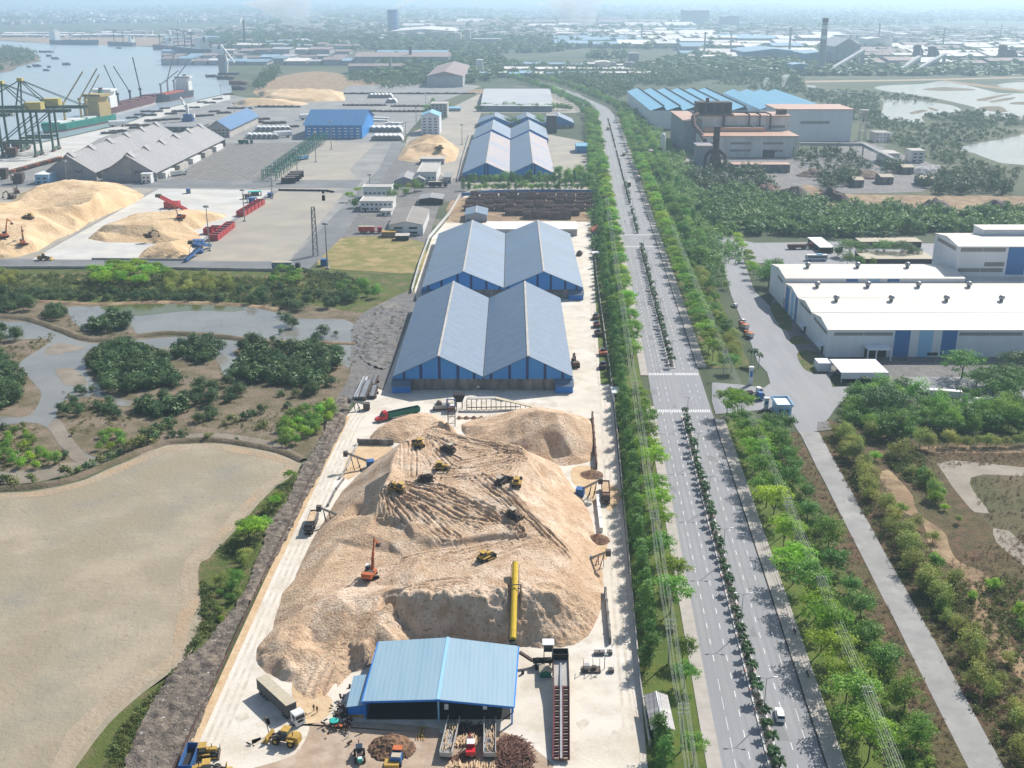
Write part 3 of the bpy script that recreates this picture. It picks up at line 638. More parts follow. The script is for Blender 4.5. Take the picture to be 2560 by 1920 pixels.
def heap(key, name, label, specs, cell, smooth, nf, m, tracks=(), group=None, post=None, zs=1.):
    L = [PL(s, 0, zs) for s in specs]; L[0] = [p[:2] for p in L[0]]
    X, Y, Z, I = tin(L, cell, smooth, nf)
    HX[key] = (X, Y, Z)
    for k, t in enumerate(tracks):
        pts = [on_heap(key, t[0], *p, t[2])[:2] for p in t[1]]; w = t[3]; rut(X, Y, Z, pts, *w, seed=k)
        for j in (1, 2): a = np.cumsum(np.random.default_rng(k*3+j).normal(0, .7, (len(pts), 2)), 0); rut(X, Y, Z, [(p[0]+q[0], p[1]+q[1]) for p, q in zip(pts, a)], w[0]*.5, w[1]*.8, w[2], seed=k+j*50)
    if post: post(X, Y, Z, I)
    o = grid_mesh(name, X, Y, Z, Z > -.21, m)
    return tag(o, label, 'wood chips', group)
MAIN = ['3b:330,490 215,600 100,700 0,800; 3a:2130,890 2060,1010 1995,1110 1935,1235; 4a:1880,20 1800,110 1770,220 1735,350 1650,450 1635,540 1700,640 1860,700 1900,770 1950,830 2070,850 2130,780 2212,690; 4b:40,660 100,620 200,580 480,540 800,510 1000,490 1150,470 1300,475 1420,470 1520,450 1600,395 1655,300 1690,200 1705,60; 3b:1690,1180 1650,1100 1640,1010 1615,930 1570,830 1500,760 1450,690 1420,630 1350,590 1250,560; 3b:1150,520 900,500 700,450 560,470 450,480',
 '3b:430,455,12.6 545,388,13.4 640,385,13.6 760,425,13.6 900,455,13.5 1050,472,13.6 1150,495,13.8 1195,530,13.6 1200,590,13 1175,650,12.6 1140,720,12.2 1120,790,12 1190,860,11.2 1260,960,10 1340,1040,8.8 1440,1150,7.4 1510,1235,6.2',
 '3b:430,455,13.1 360,530,13.4 335,590,13.4 330,660,13.4 300,715,13.1 280,757,12.8 330,790,11.8',
 '3b:280,757,12.8 250,850,10.6 215,930,8.6 200,985,7.9',
 '3b:600,640,12.3 760,620,12.3 900,600,12.4 1050,590,12.6', '3b:420,700,12 600,790,11.6 760,770,11.6 900,740,11.8 1040,730,12',
 '3b:450,830,10.8 640,860,10.6 800,900,10.6 950,900,11 1080,880,11.2',
 '3b:430,960,9.2 600,980,9.3 800,1010,9.6 960,990,10 1120,960,10.4',
 '3b:210,935,8.4 330,950,8.7 430,985,8.8 470,1050,8.7 600,1095,9.3 740,1103,9.4 900,1080,9.6 1050,1062,9.8 1165,1045,10 1210,980,10.4',
 '3b:230,1010,6.8 340,1010,7.1 440,1060,7.4 470,1120,7.6 600,1160,8 740,1150,8.1 900,1118,8.3 1050,1100,8.5 1170,1095,8.7 1260,1100,8.6 1330,1090,8.2',
 '3b:40,1100,5.6 100,1075,6.2 170,1063,6.6 250,1075,6.6 310,1115,6.4 370,1160,6.6', '3b:190,1170,4.6 260,1180,4.8 330,1190,5.2 400,1215,6.4', '4b:120,30,4.6 240,60,5.2 330,60,6',
 '3b:500,1220,8.2 800,1215,8.4 1100,1200,8.4 1300,1170,8.2 1400,1200,7.4',
 '4b:365,125,8 430,106,8.3 600,106,8.4 780,120,8.3 920,132,8.3 1060,104,8.4 1260,104,8.3 1380,108,8.2 1430,70,7.6 1500,20,6.8',
 '4b:330,270,2.6 400,340,1.2 470,385,.7 700,400,.4 1000,430,.4 1180,450,.2 1330,465,.1', '4b:1390,125,7.8 1420,250,4.2 1440,350,2.2 1450,420,.7', '4b:1560,150,4.4 1540,300,2.2',
 '4b:330,150,7.6 240,220,6.4 130,330,4.4 40,430,2.8; 4a:2140,600,1.8 2060,700,.9 2000,790,.2', '4b:430,60,8 260,110,7.2 120,230,5.6 0,370,3.6; 4a:2120,500,2.4 2020,620,1.3 1960,730,.5',
 '4b:230,330,5 160,480,3.2 110,600,1.6', '4b:290,230,6.4 250,300,5.6',
 '4a:1985,60,3.4 2060,130,4.6 2150,110,5.6 2212,160,6.2; 4b:60,130,6', '4a:1880,180,2.6 1960,200,3.4 2060,190,4.6 2150,190,5.5 2212,230,5.4', '4a:1810,320,2.8 1890,300,3.7 1960,370,3.4', '4a:1700,460,1.9 1780,400,2.8 1880,420,3.2 1960,480,2.6 2020,540,1.8', '4a:1680,520,1.3 1760,520,1.8 1870,570,1.7 1950,620,1.0', '4a:1990,330,3.1 2080,360,3.0 2150,330,3.9 2200,300,4.6', '4a:2010,420,1.7 2090,440,1.9',
 '3a:2060,1100,2.4 2130,1000,3.4 2212,930,4.2; 3b:80,870,5 160,760,7.4 250,680,10', '3a:2010,1190,2.2 2100,1150,3.6 2180,1130,4.6', '3b:120,950,3.2 200,860,6 ',
 '3b:1300,700,6.5 1380,820,5.6 1450,950,5 1520,1080,4']
RAMP = PL('4b:430,70,9 200,200,7 60,330,4.6; 4a:2160,540,3 2080,650,1.4 2010,780,.3')
RAMP = [p[:2] for p in RAMP]
def main_noise(X, Y, Z):
    lump = np.clip((236-Y)/8, 0, 1)*np.clip((-24-X)/6, 0, 1)
    front = np.clip((249-Y)/6, 0, 1); front = front*np.clip((X+29)/4, 0, 1); lump = lump*np.clip(seg_dist(X, Y, RAMP)/2.5-1.2, 0, 1)
    return .16*fbm(X, Y, 2.2, 4, 3)+.30*fbm(X, Y, 9, 3, 8)+lump*(1.9*np.abs(fbm(X, Y, 5.5, 2, 12))+.14*fbm(X, Y, 1.6, 2, 4)-.3)+front*(.7*fbm(X, Y, 2.4, 3, 21)+.55*fbm(X, Y, .95, 2, 22))
TR = []
def tr(t, z, w, *lines):
    for l in lines:
        v = [float(q) for q in l.replace(' ', ',').split(',')]; TR.append((t, list(zip(v[::2], v[1::2])), z, w))
W_A = (.5,.46,1.8)
tr('3b', 14, W_A, '350,790 520,860 700,960 880,1040', '310,810 340,900 380,985', '560,800 760,930 900,1020', '980,790 1130,920 1240,1010', '1040,770 1180,890 1330,1050 1450,1170',  '300,800 420,900 560,1020 680,1095', '285,800 370,900 430,980', '330,775 470,870 600,980 760,1085', '640,760 860,880 1060,990 1160,1040', '430,740 620,790 900,890 1130,1000', '390,770 560,860 760,960 960,1000', '380,790 520,900 620,1010 700,1090', '420,760 700,850 900,930 1150,1030', '480,740 760,800 960,900 1160,1040', '560,760 800,860 1000,960 1160,1055',
   '300,800 330,880 340,930', '290,790 270,860 262,940', '340,800 400,880 470,960', '690,780 850,850 1010,940 1120,1000', '850,710 960,800 1120,920 1200,990', '920,690 1060,800 1200,940 1330,1060', '1000,760 1130,870 1260,990 1400,1120 1490,1220', '950,720 1090,840 1180,940')
tr('3b', 15.5, (.42,.45,1.8), '700,440 900,480 1100,520', '760,460 960,505 1130,545', '620,450 760,520 880,545', '600,520 700,620 760,650', '640,660 900,640 1100,600', '660,720 900,700 1080,640', '560,400 800,440 1000,480 1160,530', '600,420 820,470 1000,500 1150,545', '560,440 700,500 860,540 1120,560', '540,430 640,520 760,590', '700,690 860,640 1040,600 1160,560', '720,620 900,580 1060,550 1180,535', '620,690 820,690 980,640 1130,590', '470,470 500,540 560,620', '420,480 420,560 425,650', '470,480 470,570 470,690', '560,470 590,530 640,590', '1060,690 1110,640 1180,580', '1110,690 1140,640 1190,590', '800,520 960,540 1100,550')
tr('3b', 10.2, (.36,.45,1.9), '560,1240 800,1190 1080,1130', '400,1235 560,1190 760,1170', '700,1235 900,1170 1120,1110', '760,1260 1000,1190 1200,1120 1320,1090', '480,1235 700,1200 950,1150', '1000,1215 1140,1170 1330,1130', '250,960 300,1000 330,1010')
tr('4b', 8.4, (.42,.5,2.), '820,20 600,40 440,80 300,170 150,300 20,430', '700,60 520,70 380,130 240,250 80,430'); tr('4a', 1.5, (.35,.9,2.4), '2212,470 2120,560 2060,680 2010,790', '2212,560 2130,660 2090,760')
TUBE = (G3('d', 1113, 1216, 13.), G3('4b', 1112, 405, 5.))
def main_post(X, Y, Z, I):
    a, b = TUBE; t = np.clip((Y-a[1])/(b[1]-a[1]), -.1, 1); k = np.abs(X-(a[0]+(b[0]-a[0])*t)) < 1.7; k &= (Y < a[1]+1); Z[k] = np.minimum(Z, a[2]+(b[2]-a[2])*t-1.15)[k]
MAIN_O = heap('main', 'wood_chip_heap', 'huge reddish wood chip heap with bulldozers and fanned track marks, behind the blue open shed', MAIN, .27, .42, main_noise, M['chipsred'], TR, zs=1.2, post=main_post)
BACK = ['3b:800,440 770,360 850,325 1000,300 1130,262 1260,245 1400,262 1520,290 1625,325 1640,430 1650,560 1645,600 1540,625 1420,640 1330,620 1250,640 1150,640 1000,600 850,540',
 '3b:960,420,3.6 1060,380,5.2 1130,320,7.4 1190,285,8.6 1280,272,9.4 1390,285,9.2 1480,300,8 1560,330,5.4 1600,360,3.6', '3b:1395,290,9 1410,340,8 1430,420,5.8 1470,500,3.4 1500,560,1.6', '3b:800,370,1.4 900,370,2.2 1000,350,3.2 1100,320,5', '3b:870,470,2 1000,480,3 1120,470,4.4 1200,440,5.4 1290,400,6.4', '3b:1180,540,2.4 1300,540,2.4 1380,560,1.2', '3b:1130,280,4 1260,258,5']
heap('back', 'wood_chip_heap', 'tall rounded wood chip heap against the right retaining wall behind the bulldozers', BACK, .35, .4, lambda X, Y, Z: .3*fbm(X, Y, 2.5, 4, 5)+.4*fbm(X, Y, 8, 2, 6), M['chipsred'], zs=1.36)
LEFTB = ['3b:185,480 190,435 240,380 330,325 420,296 500,282 600,288 690,345 720,400 600,470 400,490',
 '3b:235,400,2.4 290,365,3.8 360,335,4.6 440,315,5 520,302,5 590,305,4.4 640,335,3', '3b:690,385,1', '3b:260,450,1.2 360,430,2.2 480,400,3']
heap('leftb', 'wood_chip_heap', 'low wood chip mound beside the parked red tipper truck', LEFTB, .4, .7, lambda X, Y, Z: .3*fbm(X, Y, 2.2, 4, 15)+.35*fbm(X, Y, 6, 2, 6), M['chipsred'])
CONE = ['3b:640,385 690,340 760,420 720,440', '3b:690,345,3 700,360,2.8']
heap('cone', 'wood_chip_heap', 'small pointed wood chip cone under the slim loading tower', CONE, .3, .4, lambda X, Y, Z: .15*fbm(X, Y, 1.5, 3, 15), M['chipsred'])
# small cones by the right-hand conveyors
for i, (x, y, r, h, lb) in enumerate(((1620,690,3.8,1.8,'small brown chip heap by the red tipper at the retaining wall'), (1660,1110,3.4,2.2,'small brown chip cone on the wall end nearest the lower conveyor'))):
    cx, cy = G('3b', x, y); X, Y = np.meshgrid(np.arange(-r-1, r+1, .3), np.arange(-r-1, r+1, .3)); R = np.hypot(X, Y)+.5*fbm(X, Y, 2, 3, i); Z = h*(1-R/r)+.1
    o = grid_mesh('wood_chip_heap', X, Y, Z, Z > -.2, M['barkwaste']); o.location = (cx, cy, .12); tag(o, lb, 'wood chips')
# loose chips strewn over the slab round the heap
for sp in ('3b:120,495 340,510 230,600 60,720 10,700', '3b:1500,640 1640,640 1650,760 1640,900 1600,830 1500,730', '3b:1640,1100 1700,1080 1720,1235 1660,1235', '4a:1890,680 2000,720 2120,800 2100,900 1990,960 1900,880', '3b:1690,740 1790,780 1800,860 1720,920'):
    structure('chip_litter', curvy(PL(sp), 2, .8), .16, M['yardedge'])
# port heaps
PA = ['2a:-900,200 -300,130 0,150 60,130 130,60 200,5 330,-60 480,-110 640,-60 760,-10 880,40 930,70 850,130 700,190 560,250 480,310 370,350 230,440 120,470 0,480 -900,520',
 '2a:110,110,9 180,50,11 260,0,12.5 420,-30,13.5 600,-5,13 740,30,11 840,60,6', '2a:130,150,7 280,90,9 340,120,8', '2a:360,140,11.5 500,120,12.2 610,80,12.4 640,45,12.4', '2a:360,160,6.5 440,180,6.5 520,160,7', '2a:-300,200,12 0,190,12 200,170,10.5 340,160,9 430,190,7.4 520,250,3.4', '2a:-300,290,10.5 0,270,10.5 180,260,9.5 320,250,8 400,300,3.4', '2a:-300,350,7 40,330,7 160,340,6 220,380,3.4', '2a:-300,430,3.5 60,440,3 150,450,1.6']
heap('pa', 'wood_chip_heap', 'largest pale yellow wood chip heap at the left edge of the port', PA, .9, .9, lambda X, Y, Z: .7*fbm(X, Y, 7, 4, 3)+.5*fbm(X, Y, 22, 2, 8), M['chipspale'], zs=1.2)
PB = ['2a:560,355 600,320 660,270 760,255 830,200 880,170 1000,165 1190,160 1240,155 1340,170 1460,195 1440,220 1330,250 1300,285 1230,300 1300,330 1320,350 1220,390 1230,420 1180,480 1060,486 880,480 930,420 990,385 700,380',
 '2a:620,300,3.6 680,262,5.5 800,262,6 900,262,6 980,265,6 1010,300,5', '2a:830,215,4 900,185,7 1000,178,8 1100,180,8 1190,190,7.5 1240,210,5.4 1280,260,2', '2a:1210,170,6 1300,185,5.6 1400,195,3', '2a:990,250,6.4 1100,250,6.6 1170,260,5.4 1230,280,2.5', '2a:640,320,1.2 800,330,1.6 940,345,1.4', '2a:960,400,3.4 1020,380,5 1100,370,6 1200,350,5 1260,345,3', '2a:930,460,2 1040,420,4.2 1130,410,4.4 1190,420,2.6']
heap('pb', 'wood_chip_heap', 'spread-out yellow wood chip heap on the white port slab with a red stacker', PB, .7, .7, lambda X, Y, Z: .45*fbm(X, Y, 5, 4, 4)+.4*fbm(X, Y, 15, 2, 9), M['chipspale'], zs=1.2)
PC = ['1b:370,1030 400,970 440,910 520,860 600,850 660,860 720,920 765,960 740,1040 600,1060', '1b:500,880,11 560,862,14 640,866,14 700,920,8 730,980,4', '1b:450,940,7 520,920,11 610,920,12 640,960,8', '1b:420,1000,3.4 500,980,4.6 600,985,4.6 690,1010,2.6']
heap('pc', 'wood_chip_heap', 'steep tan wood chip heap by the small blue-roofed house, left of the stained warehouses', PC, .9, 1.2, lambda X, Y, Z: .5*fbm(X, Y, 6, 4, 4), M['chipspale'])
PD = ['1a:1640,590 1680,560 1780,550 2140,555 2200,590 2215,650 1800,660 1690,640', '1a:1690,580,10 1800,570,14 2000,568,14 2130,572,14 2180,600,7', '1a:1720,610,7 1900,625,8 2100,620,8']
heap('pd', 'wood_chip_heap', 'far long tan wood chip heap beyond the port, in front of the scrubby trees', PD, 2., 2, lambda X, Y, Z: 1.*fbm(X, Y, 14, 4, 4), M['chipspale'])
PE = ['1a:1470,670 1500,625 1560,610 1750,620 1900,640 2000,668 1960,678 1600,680', '1a:1500,650,8 1580,628,10 1750,635,8 1880,655,3']
heap('pe', 'wood_chip_heap', 'far low tan wood chip ridge just in front of the longer far heap', PE, 2., 2, lambda X, Y, Z: .8*fbm(X, Y, 12, 4, 7), M['chipspale'])
# ---------------------------------------------------------------- buildings of the works
def P(T, name, mb, m, parent=None, smooth=False, **kw):
    """a part: mesh written in site coordinates, shifted to its thing's base"""
    l = T.location; mb.V = [(x-l.x, y-l.y, z-l.z) for x, y, z in mb.V]
    return mb.build(name, m, parent or T, smooth, **kw)
def slab(mb, a, b, c, d, t=.25, m=0):
    """thin sheet through four corners"""
    lo = [(p[0],p[1],p[2]-t) for p in (a,b,c,d)]
    return mb.add([a,b,c,d]+lo, [(0,1,2,3),(7,6,5,4),(0,4,5,1),(1,5,6,2),(2,6,7,3),(3,7,4,0)], m)
def gable(T, x0, xr, x1, y0, y1, ze, za, roofm, wallm, zw=0., ov=.8, side=None, capm=None, cols=None, colm=None, lower=None, roofm2=None):
    """one bay with its ridge along y: roof (> ridge_cap), end walls, side walls"""
    for i, (xa, za_, xb, zb) in enumerate(((x0, ze, xr, za), (xr, za, x1, ze))):
        mb = slab(MB(), (xa,y0-ov,za_), (xb,y0-ov,zb), (xb,y1+ov,zb), (xa,y1+ov,za_)); rf = P(T, 'roof_slope', mb, (roofm2 or roofm) if i else roofm)
        if i: P(T, 'ridge_cap', MB().box(xr-.45, xr+.45, y0-ov-.03, y1+ov+.03, za-.12, za+.12), capm or M['concpale'], rf)
    for n_, y, s in (('front_gable', y0, -1), ('rear_gable', y1, 1)):
        mb = MB().extr([(x0+.15,zw),(x1-.15,zw),(x1-.15,ze-.3),(xr,za-.3),(x0+.15,ze-.3)], y-.1, y+.1)
        g = P(T, n_, mb, wallm)
        if cols and s < 0:
            for cx, w in cols:
                zt = (ze+(za-ze)*(cx-x0)/(xr-x0) if cx < xr else ze+(za-ze)*(x1-cx)/(x1-xr))-.35
                P(T, 'pilaster', MB().box(cx-w/2, cx+w/2, y-.25, y-.1, zw, zt), colm, g)
    if side:
        for x in (x0+.25, x1-.25): P(T, 'side_wall', MB().box(x-.1, x+.1, y0, y1, 0, ze-.3), side)
def warehouse(label, x0, x1, y0, y1, ridges, xm, ze, za, zl, roofm, group=None, cols=(), leans=(), capm=None, roofm2=None, low='concwall', gablem='wallblue'):
    T = thing('warehouse', label, 'warehouse', ((x0+x1)/2, (y0+y1)/2, 0.12), 0, group)
    b = [x0]+xm+[x1]
    for i, xr in enumerate(ridges):
        gable(T, b[i], xr, b[i+1], y0, y1, ze, za, roofm, M[gablem], zl, cols=[c for c in cols if b[i] < c[0] < b[i+1]], colm=M['wallnavy'], capm=capm, roofm2=roofm2)
    for x in xm: P(T, 'valley_gutter', MB().box(x-.3, x+.3, y0-.9, y1+.9, ze-.12, ze+.08), M['dark'])
    w = P(T, 'lower_wall', MB().box(x0+.6, x1-.6, y0+.3, y0+.6, .12, zl-.02), M[low]); P(T, 'rear_wall', MB().box(x0+.6, x1-.6, y1-.6, y1-.3, .12, zl-.02), M[low])
    for k in range(int((x1-x0)/9.2)+1):
        x = x0+.9+k*((x1-x0-1.8)/int((x1-x0)/9.2)); P(T, 'wall_column', MB().box(x-.35, x+.35, y0-.02, y0+.3, .12, zl), M['concwall'], w)
    P(T, 'side_wall', MB().box(x0+.4, x0+.6, y0+.6, y1-.6, .12, ze-.3), M['concwall']); P(T, 'side_wall', MB().box(x1-.6, x1-.4, y0+.6, y1-.6, .12, ze-.3), M['concwall'])
    for xa, xb in leans:
        l = P(T, 'lean_to', MB().box(xa+.3, xb-.3, y0-3.2, y0-.12, .12, 3.0), M['wallblue2'])
        P(T, 'lean_to_roof', slab(MB(), (xa,y0-4.2,3.1), (xb,y0-4.2,3.1), (xb,y0-.12,5.1), (xa,y0-.12,5.1), .15), M['roofblue'], l)
    return T
XS = lambda a, n: [G('3b', x, 80, 6)[0] for x in a]
warehouse('nearest twin-gabled blue warehouse, facing the chip heap', -48.2, 24.6, 419.5, 541, [-29.4, 6.5], [-11.6], 6.2, 15, 5., M['roofblue'], 'twin blue warehouses',
    cols=[(x, 1.1) for x in XS((405,515,635,755,860,970,1090,1205,1320,1435), 0)], leans=((-48.4,-40.6),(17.2,24.8)))
warehouse('wider twin-gabled blue warehouse just behind the nearest one, dull blue roofs', -47.6, 37.6, 563.5, 703, [-25.4, 16.7], [-4.2], 6.2, 15, 5., M['roofblue2'], 'twin blue warehouses',
    cols=[(x, 1.2) for x in (-44,-37,-28.6,-21.5,-13.5,-6.5,-2,6,13.4,20.4,28,34)], leans=((-47.8,-42),(29.6,37.8)))
warehouse('twin-gabled blue warehouse with rust-streaked right slopes, behind the row of small trees', -43.4, 37.2, 963, 1199, [-22.4, 18.4], [-1.8], 6.2, 15.4, 4.5, M['roofblue2'], 'twin blue warehouses', cols=[(x, 1.3) for x in (-23.6,-21,17,19.6)], roofm2=M['rust'])
warehouse('plain pale-blue twin-gabled warehouse backing on the rust-streaked one', -42, 39.4, 1206, 1304, [-21.2, 19.6], [-1.4], 7.2, 17, 4.5, M['roofblue2'], 'twin blue warehouses')
T = warehouse('triple-gabled blue shed half hidden by treetops', -42, 76, 1372, 1426, [-20.5, 18.6, 57.5], [-1, 38], 6, 14, 4, M['roofblue2'], None)
T = thing('warehouse', 'large white flat-roofed shed behind a row of trees, beyond the blue warehouses', 'warehouse', (7, 1730, .1))
mb = slab(MB(), (-44,1578,8), (57,1572,8), (60,1728,11), (-45,1728,11)); mb2 = slab(MB(), (-45,1728.2,11), (60,1728.2,11), (63,1885,8), (-46,1885,8))
P(T, 'roof_slope', mb, M['farroof2']); P(T, 'roof_slope', mb2, M['farroof2']); P(T, 'wall', MB().box(-43.5, 56.5, 1579, 1884, .1, 7.6), M['greywall'])
# open timber shed at the front of the yard
FL, FM, FR = G3('4b',145,805,5), G3('4b',630,793,6.3), G3('4b',1115,840,5); BR, BM, BL = G3('4b',1145,450,5), G3('4b',695,395,6.3), G3('4b',250,420,5)
T = thing('open_shed', 'sky-blue gabled open shed full of timber at the front of the works', 'shed', (-16, 212, .12))
a = P(T, 'roof_slope', slab(MB(), FL, FM, BM, BL, .18), M['roofsky']); b = P(T, 'roof_slope', slab(MB(), FM, FR, BR, BM, .18), M['roofsky'])
P(T, 'ridge_cap', MB().beam((FM[0],FM[1]-.1,6.36), (BM[0],BM[1]+.1,6.36), .7, .12), M['stripelight'], b)
P(T, 'fascia', MB().beam((FL[0],FL[1]-.05,4.72), (FM[0],FM[1]-.05,6.02), .08, .42).beam((FM[0],FM[1]-.05,6.02), (FR[0],FR[1]-.05,4.72), .08, .42), M['wallblue2'])
P(T, 'side_gutter', MB().beam((FR[0]+.15,FR[1],4.8), (BR[0]+.15,BR[1],4.8), .3, .2), M['wallblue2']); P(T, 'side_gutter', MB().beam((FL[0]-.15,FL[1],4.8), (BL[0]-.15,BL[1],4.8), .3, .2), M['wallblue2'])
for p, z in ((FL,4.7),(FM,6),(FR,4.7),(BL,4.7),(BM,6),(BR,4.7)):
    P(T, 'column', MB().box(p[0]-.18+(.3 if p in (FL,BL) else -.3 if p in (FR,BR) else 0), p[0]+.18+(.3 if p in (FL,BL) else -.3 if p in (FR,BR) else 0), p[1]-.1+(.6 if p in (FL,FM,FR) else -.6), p[1]+.3+(.6 if p in (FL,FM,FR) else -.6), .12, z), M['wallblue2'] if p is not FM else M['stripelight'])
for k in range(1, 5):
    for p, q, z in ((FL,BL,4.6),(FR,BR,4.6)):
        t = k/5; P(T, 'column', MB().cb(p[0]*(1-t)+q[0]*t+(.3 if p is FL else -.3), p[1]*(1-t)+q[1]*t, .12, .3, .3, z-.1), M['wallblue2'])
P(T, 'rear_wall', MB().box(BL[0]+.6, BR[0]-.6, BL[1]-1.2, BL[1]-1, .12, 4.6), M['concwall'])
P(T, 'left_wall', MB().box(FL[0]+.4, FL[0]+.55, FL[1]+1, BL[1]-1.3, .12, 4.5), M['wallblue2'])
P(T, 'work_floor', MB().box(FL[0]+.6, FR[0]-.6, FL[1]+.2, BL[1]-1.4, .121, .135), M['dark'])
l0, l1 = G('4b',40,840,3.3), G('4b',180,640,3.3)
P(T, 'lean_to', MB().box(l0[0]+.2, FL[0]+.35, l0[1]+.4, l1[1]-.3, .9, 3.1), M['wallblue2']); P(T, 'lean_to_base', MB().box(l0[0]+.3, FL[0]+.3, l0[1]+.5, l1[1]-.4, .12, .88), M['yellow'])
P(T, 'lean_to_roof', slab(MB(), (l0[0],l0[1],3.2), (FL[0]+.3,l0[1],3.75), (FL[0]+.3,l1[1],3.75), (l0[0],l1[1],3.2), .12), M['roofsky'])
for x, y in ((684,845),(932,852)):
    p = G('4b', x, y, 3.6); P(T, 'notice_board', MB().box(p[0]-.45, p[0]+.45, FM[1]+.9, FM[1]+1.0, 3., 4.4), M['white'])
# white plant with blue stripes on the right
WX, WE = 138.8, 330
T = thing('factory', 'long white multi-bay factory with blue wall stripes and white roof', 'factory', (200, 510, .2))
prof = [(463,12.8),(475,15.2),(490,13.0),(503,15.2),(516,13.0),(529.5,15.2),(543,13.6)]
for i, ((ya, za), (yb, zb)) in enumerate(zip(prof, prof[1:])):
    P(T, 'roof_slope', slab(MB(), (WX-.4,ya-(.4 if i == 0 else 0),za), (WE,ya-(.4 if i == 0 else 0),za), (WE,yb,zb), (WX-.4,yb,zb), .2), M['whiteroof'])
for y in (490, 516): P(T, 'valley_gutter', MB().box(WX-.4, WE, y-.35, y+.35, 13.0, 13.12), M['louvre'])
P(T, 'front_wall', MB().box(WX, WE, 463, 463.25, .2, 12.6), M['whitewall'])
mb = MB().extx([(463.3,.2)]+[(543,.2)]+[(y, z-.25) for y, z in prof[::-1][:-1]]+[(463.3,12.5)], WX, WX+.3); P(T, 'left_wall', mb, M['whitewall'])
for a, b, m in ((168.2,175,'stripeblue'),(178.9,185,'stripelight'),(189,195.6,'stripeblue')): P(T, 'wall_stripe', MB().box(a, b, 462.93, 462.99, .3, 12.45), M[m])
for a, b, m in ((517.5,521.5,'stripeblue'),(525,529.5,'stripelight'),(534,541.5,'stripeblue')): P(T, 'wall_stripe', MB().box(WX-.07, WX-.01, a, b, .3, 12.9), M[m])
for a, b in ((141.5,154.3),(154.6,167.2),(196.4,209.8),(210.1,224.2),(226,240)): P(T, 'louvre_strip', MB().box(a, b, 462.9, 462.98, 10.1, 11.5), M['louvre'])
for ya, za, yb, zb in ((465,11.3,487,12.2),(493,12.4,512,12.6)): P(T, 'louvre_strip', MB().add([(WX-.06,ya,za-1.5),(WX-.06,yb,zb-1.5),(WX-.06,yb,zb),(WX-.06,ya,za)], [(0,1,2,3)]), M['louvre'])
for y0 in (468, 499): 
    P(T, 'door', MB().box(WX-.08, WX-.01, y0, y0+3, .2, 3.6), M['dark']); P(T, 'door_canopy', MB().box(WX-2.6, WX-.1, y0-.8, y0+3.8, 3.9, 4.15), M['whitewall'])
P(T, 'loading_door', MB().box(183.4,188,462.85,462.92,.9,2.3), M['dark'])
def ventil(x, y, z):
    v = P(T, 'roof_ventilator', MB().lathe([(.9,z),(.9,z+1.0),(1.35,z+1.1),(1.5,z+1.9),(1.1,z+2.6),(.3,z+2.9)], x, y, 12), M['steel'], smooth=True)
for y, z, xs in ((503,15.1,(153,179,205,231,257)),(529.5,15.1,(151,176,201,226))):
    for x in xs: ventil(x, y, z)
# rear raised bay and tower
P(T, 'roof_slope', slab(MB(), (WX,545,15.6), (230.4,545,15.6), (230.4,561,17.6), (WX,561,17.6), .2), M['whiteroof']); P(T, 'roof_slope', slab(MB(), (WX,561,17.6), (230.4,561,17.6), (230.4,577,15.6), (WX,577,15.6), .2), M['whiteroof'])
P(T, 'rear_bay_wall', MB().box(WX+.3, 230.3, 545.4, 545.6, 12.9, 15.4), M['whitewall']); P(T, 'rear_bay_wall', MB().extx([(545.4,.2),(577,.2),(577,15.3),(561,17.3),(545.4,15.3)], WX, WX+.3), M['whitewall'])
for a, b, m in ((170,176,'stripeblue'),(181,187,'stripelight'),(191,197,'stripeblue')): P(T, 'wall_stripe', MB().box(a, b, 545.3, 545.38, 13.8, 15.2), M[m])
for x in (154,180,206): ventil(x, 561, 17.5)
P(T, 'louvre_strip', MB().add([(WX-.06,549,11.9),(WX-.06,560,12.4),(WX-.06,560,13.9),(WX-.06,549,13.4)], [(0,1,2,3)]), M['louvre'])
tx = 230.5
P(T, 'roof_slope', slab(MB(), (232,543.2,12.9), (WE,543.2,12.9), (WE,558.8,12.9), (232,558.8,12.9), .2), M['whiteroof'])
P(T, 'tower_wall', MB().extx([(559,.2),(592,.2),(592,29),(575,31),(559,29)], tx, WE-10), M['whitewall'])
P(T, 'tower_roof', slab(MB(), (tx-.4,558.5,29.2), (WE-9.5,558.5,29.2), (WE-9.5,575,31.2), (tx-.4,575,31.2), .2), M['whiteroof']); P(T, 'tower_roof', slab(MB(), (tx-.4,575,31.2), (WE-9.5,575,31.2), (WE-9.5,592.5,29.2), (tx-.4,592.5,29.2), .2), M['whiteroof'])
P(T, 'tower_side_wall', MB().box(tx-.12, tx-.02, 577.2, 591.5, .2, 14.2), M['whitewall'])
for a, b, z in ((231.8,243,26.3),(243.3,255,26.3),(231.6,243,15.6),(243.3,255,15.6)): P(T, 'louvre_strip', MB().box(a, b, 558.88, 558.96, z, z+2.), M['louvre'])
P(T, 'louvre_strip', MB().box(245,255.3,558.88,558.96,18.6,20.8), M['louvre'])
P(T, 'louvre_strip', MB().add([(tx-.05,562,26),(tx-.05,588,26),(tx-.05,588,28),(tx-.05,562,28)], [(0,1,2,3)]), M['louvre'])
P(T, 'wall_stripe', MB().box(256.5, 266, 558.86, 558.95, 14.2, 28.6), M['stripeblue'])
P(T, 'roof_house', MB().box(250, 300, 577, 590, 29.4, 34), M['whitewall']); P(T, 'roof_house_top', MB().box(249.6, 300.4, 576.6, 590.4, 34, 34.3), M['whiteroof'])
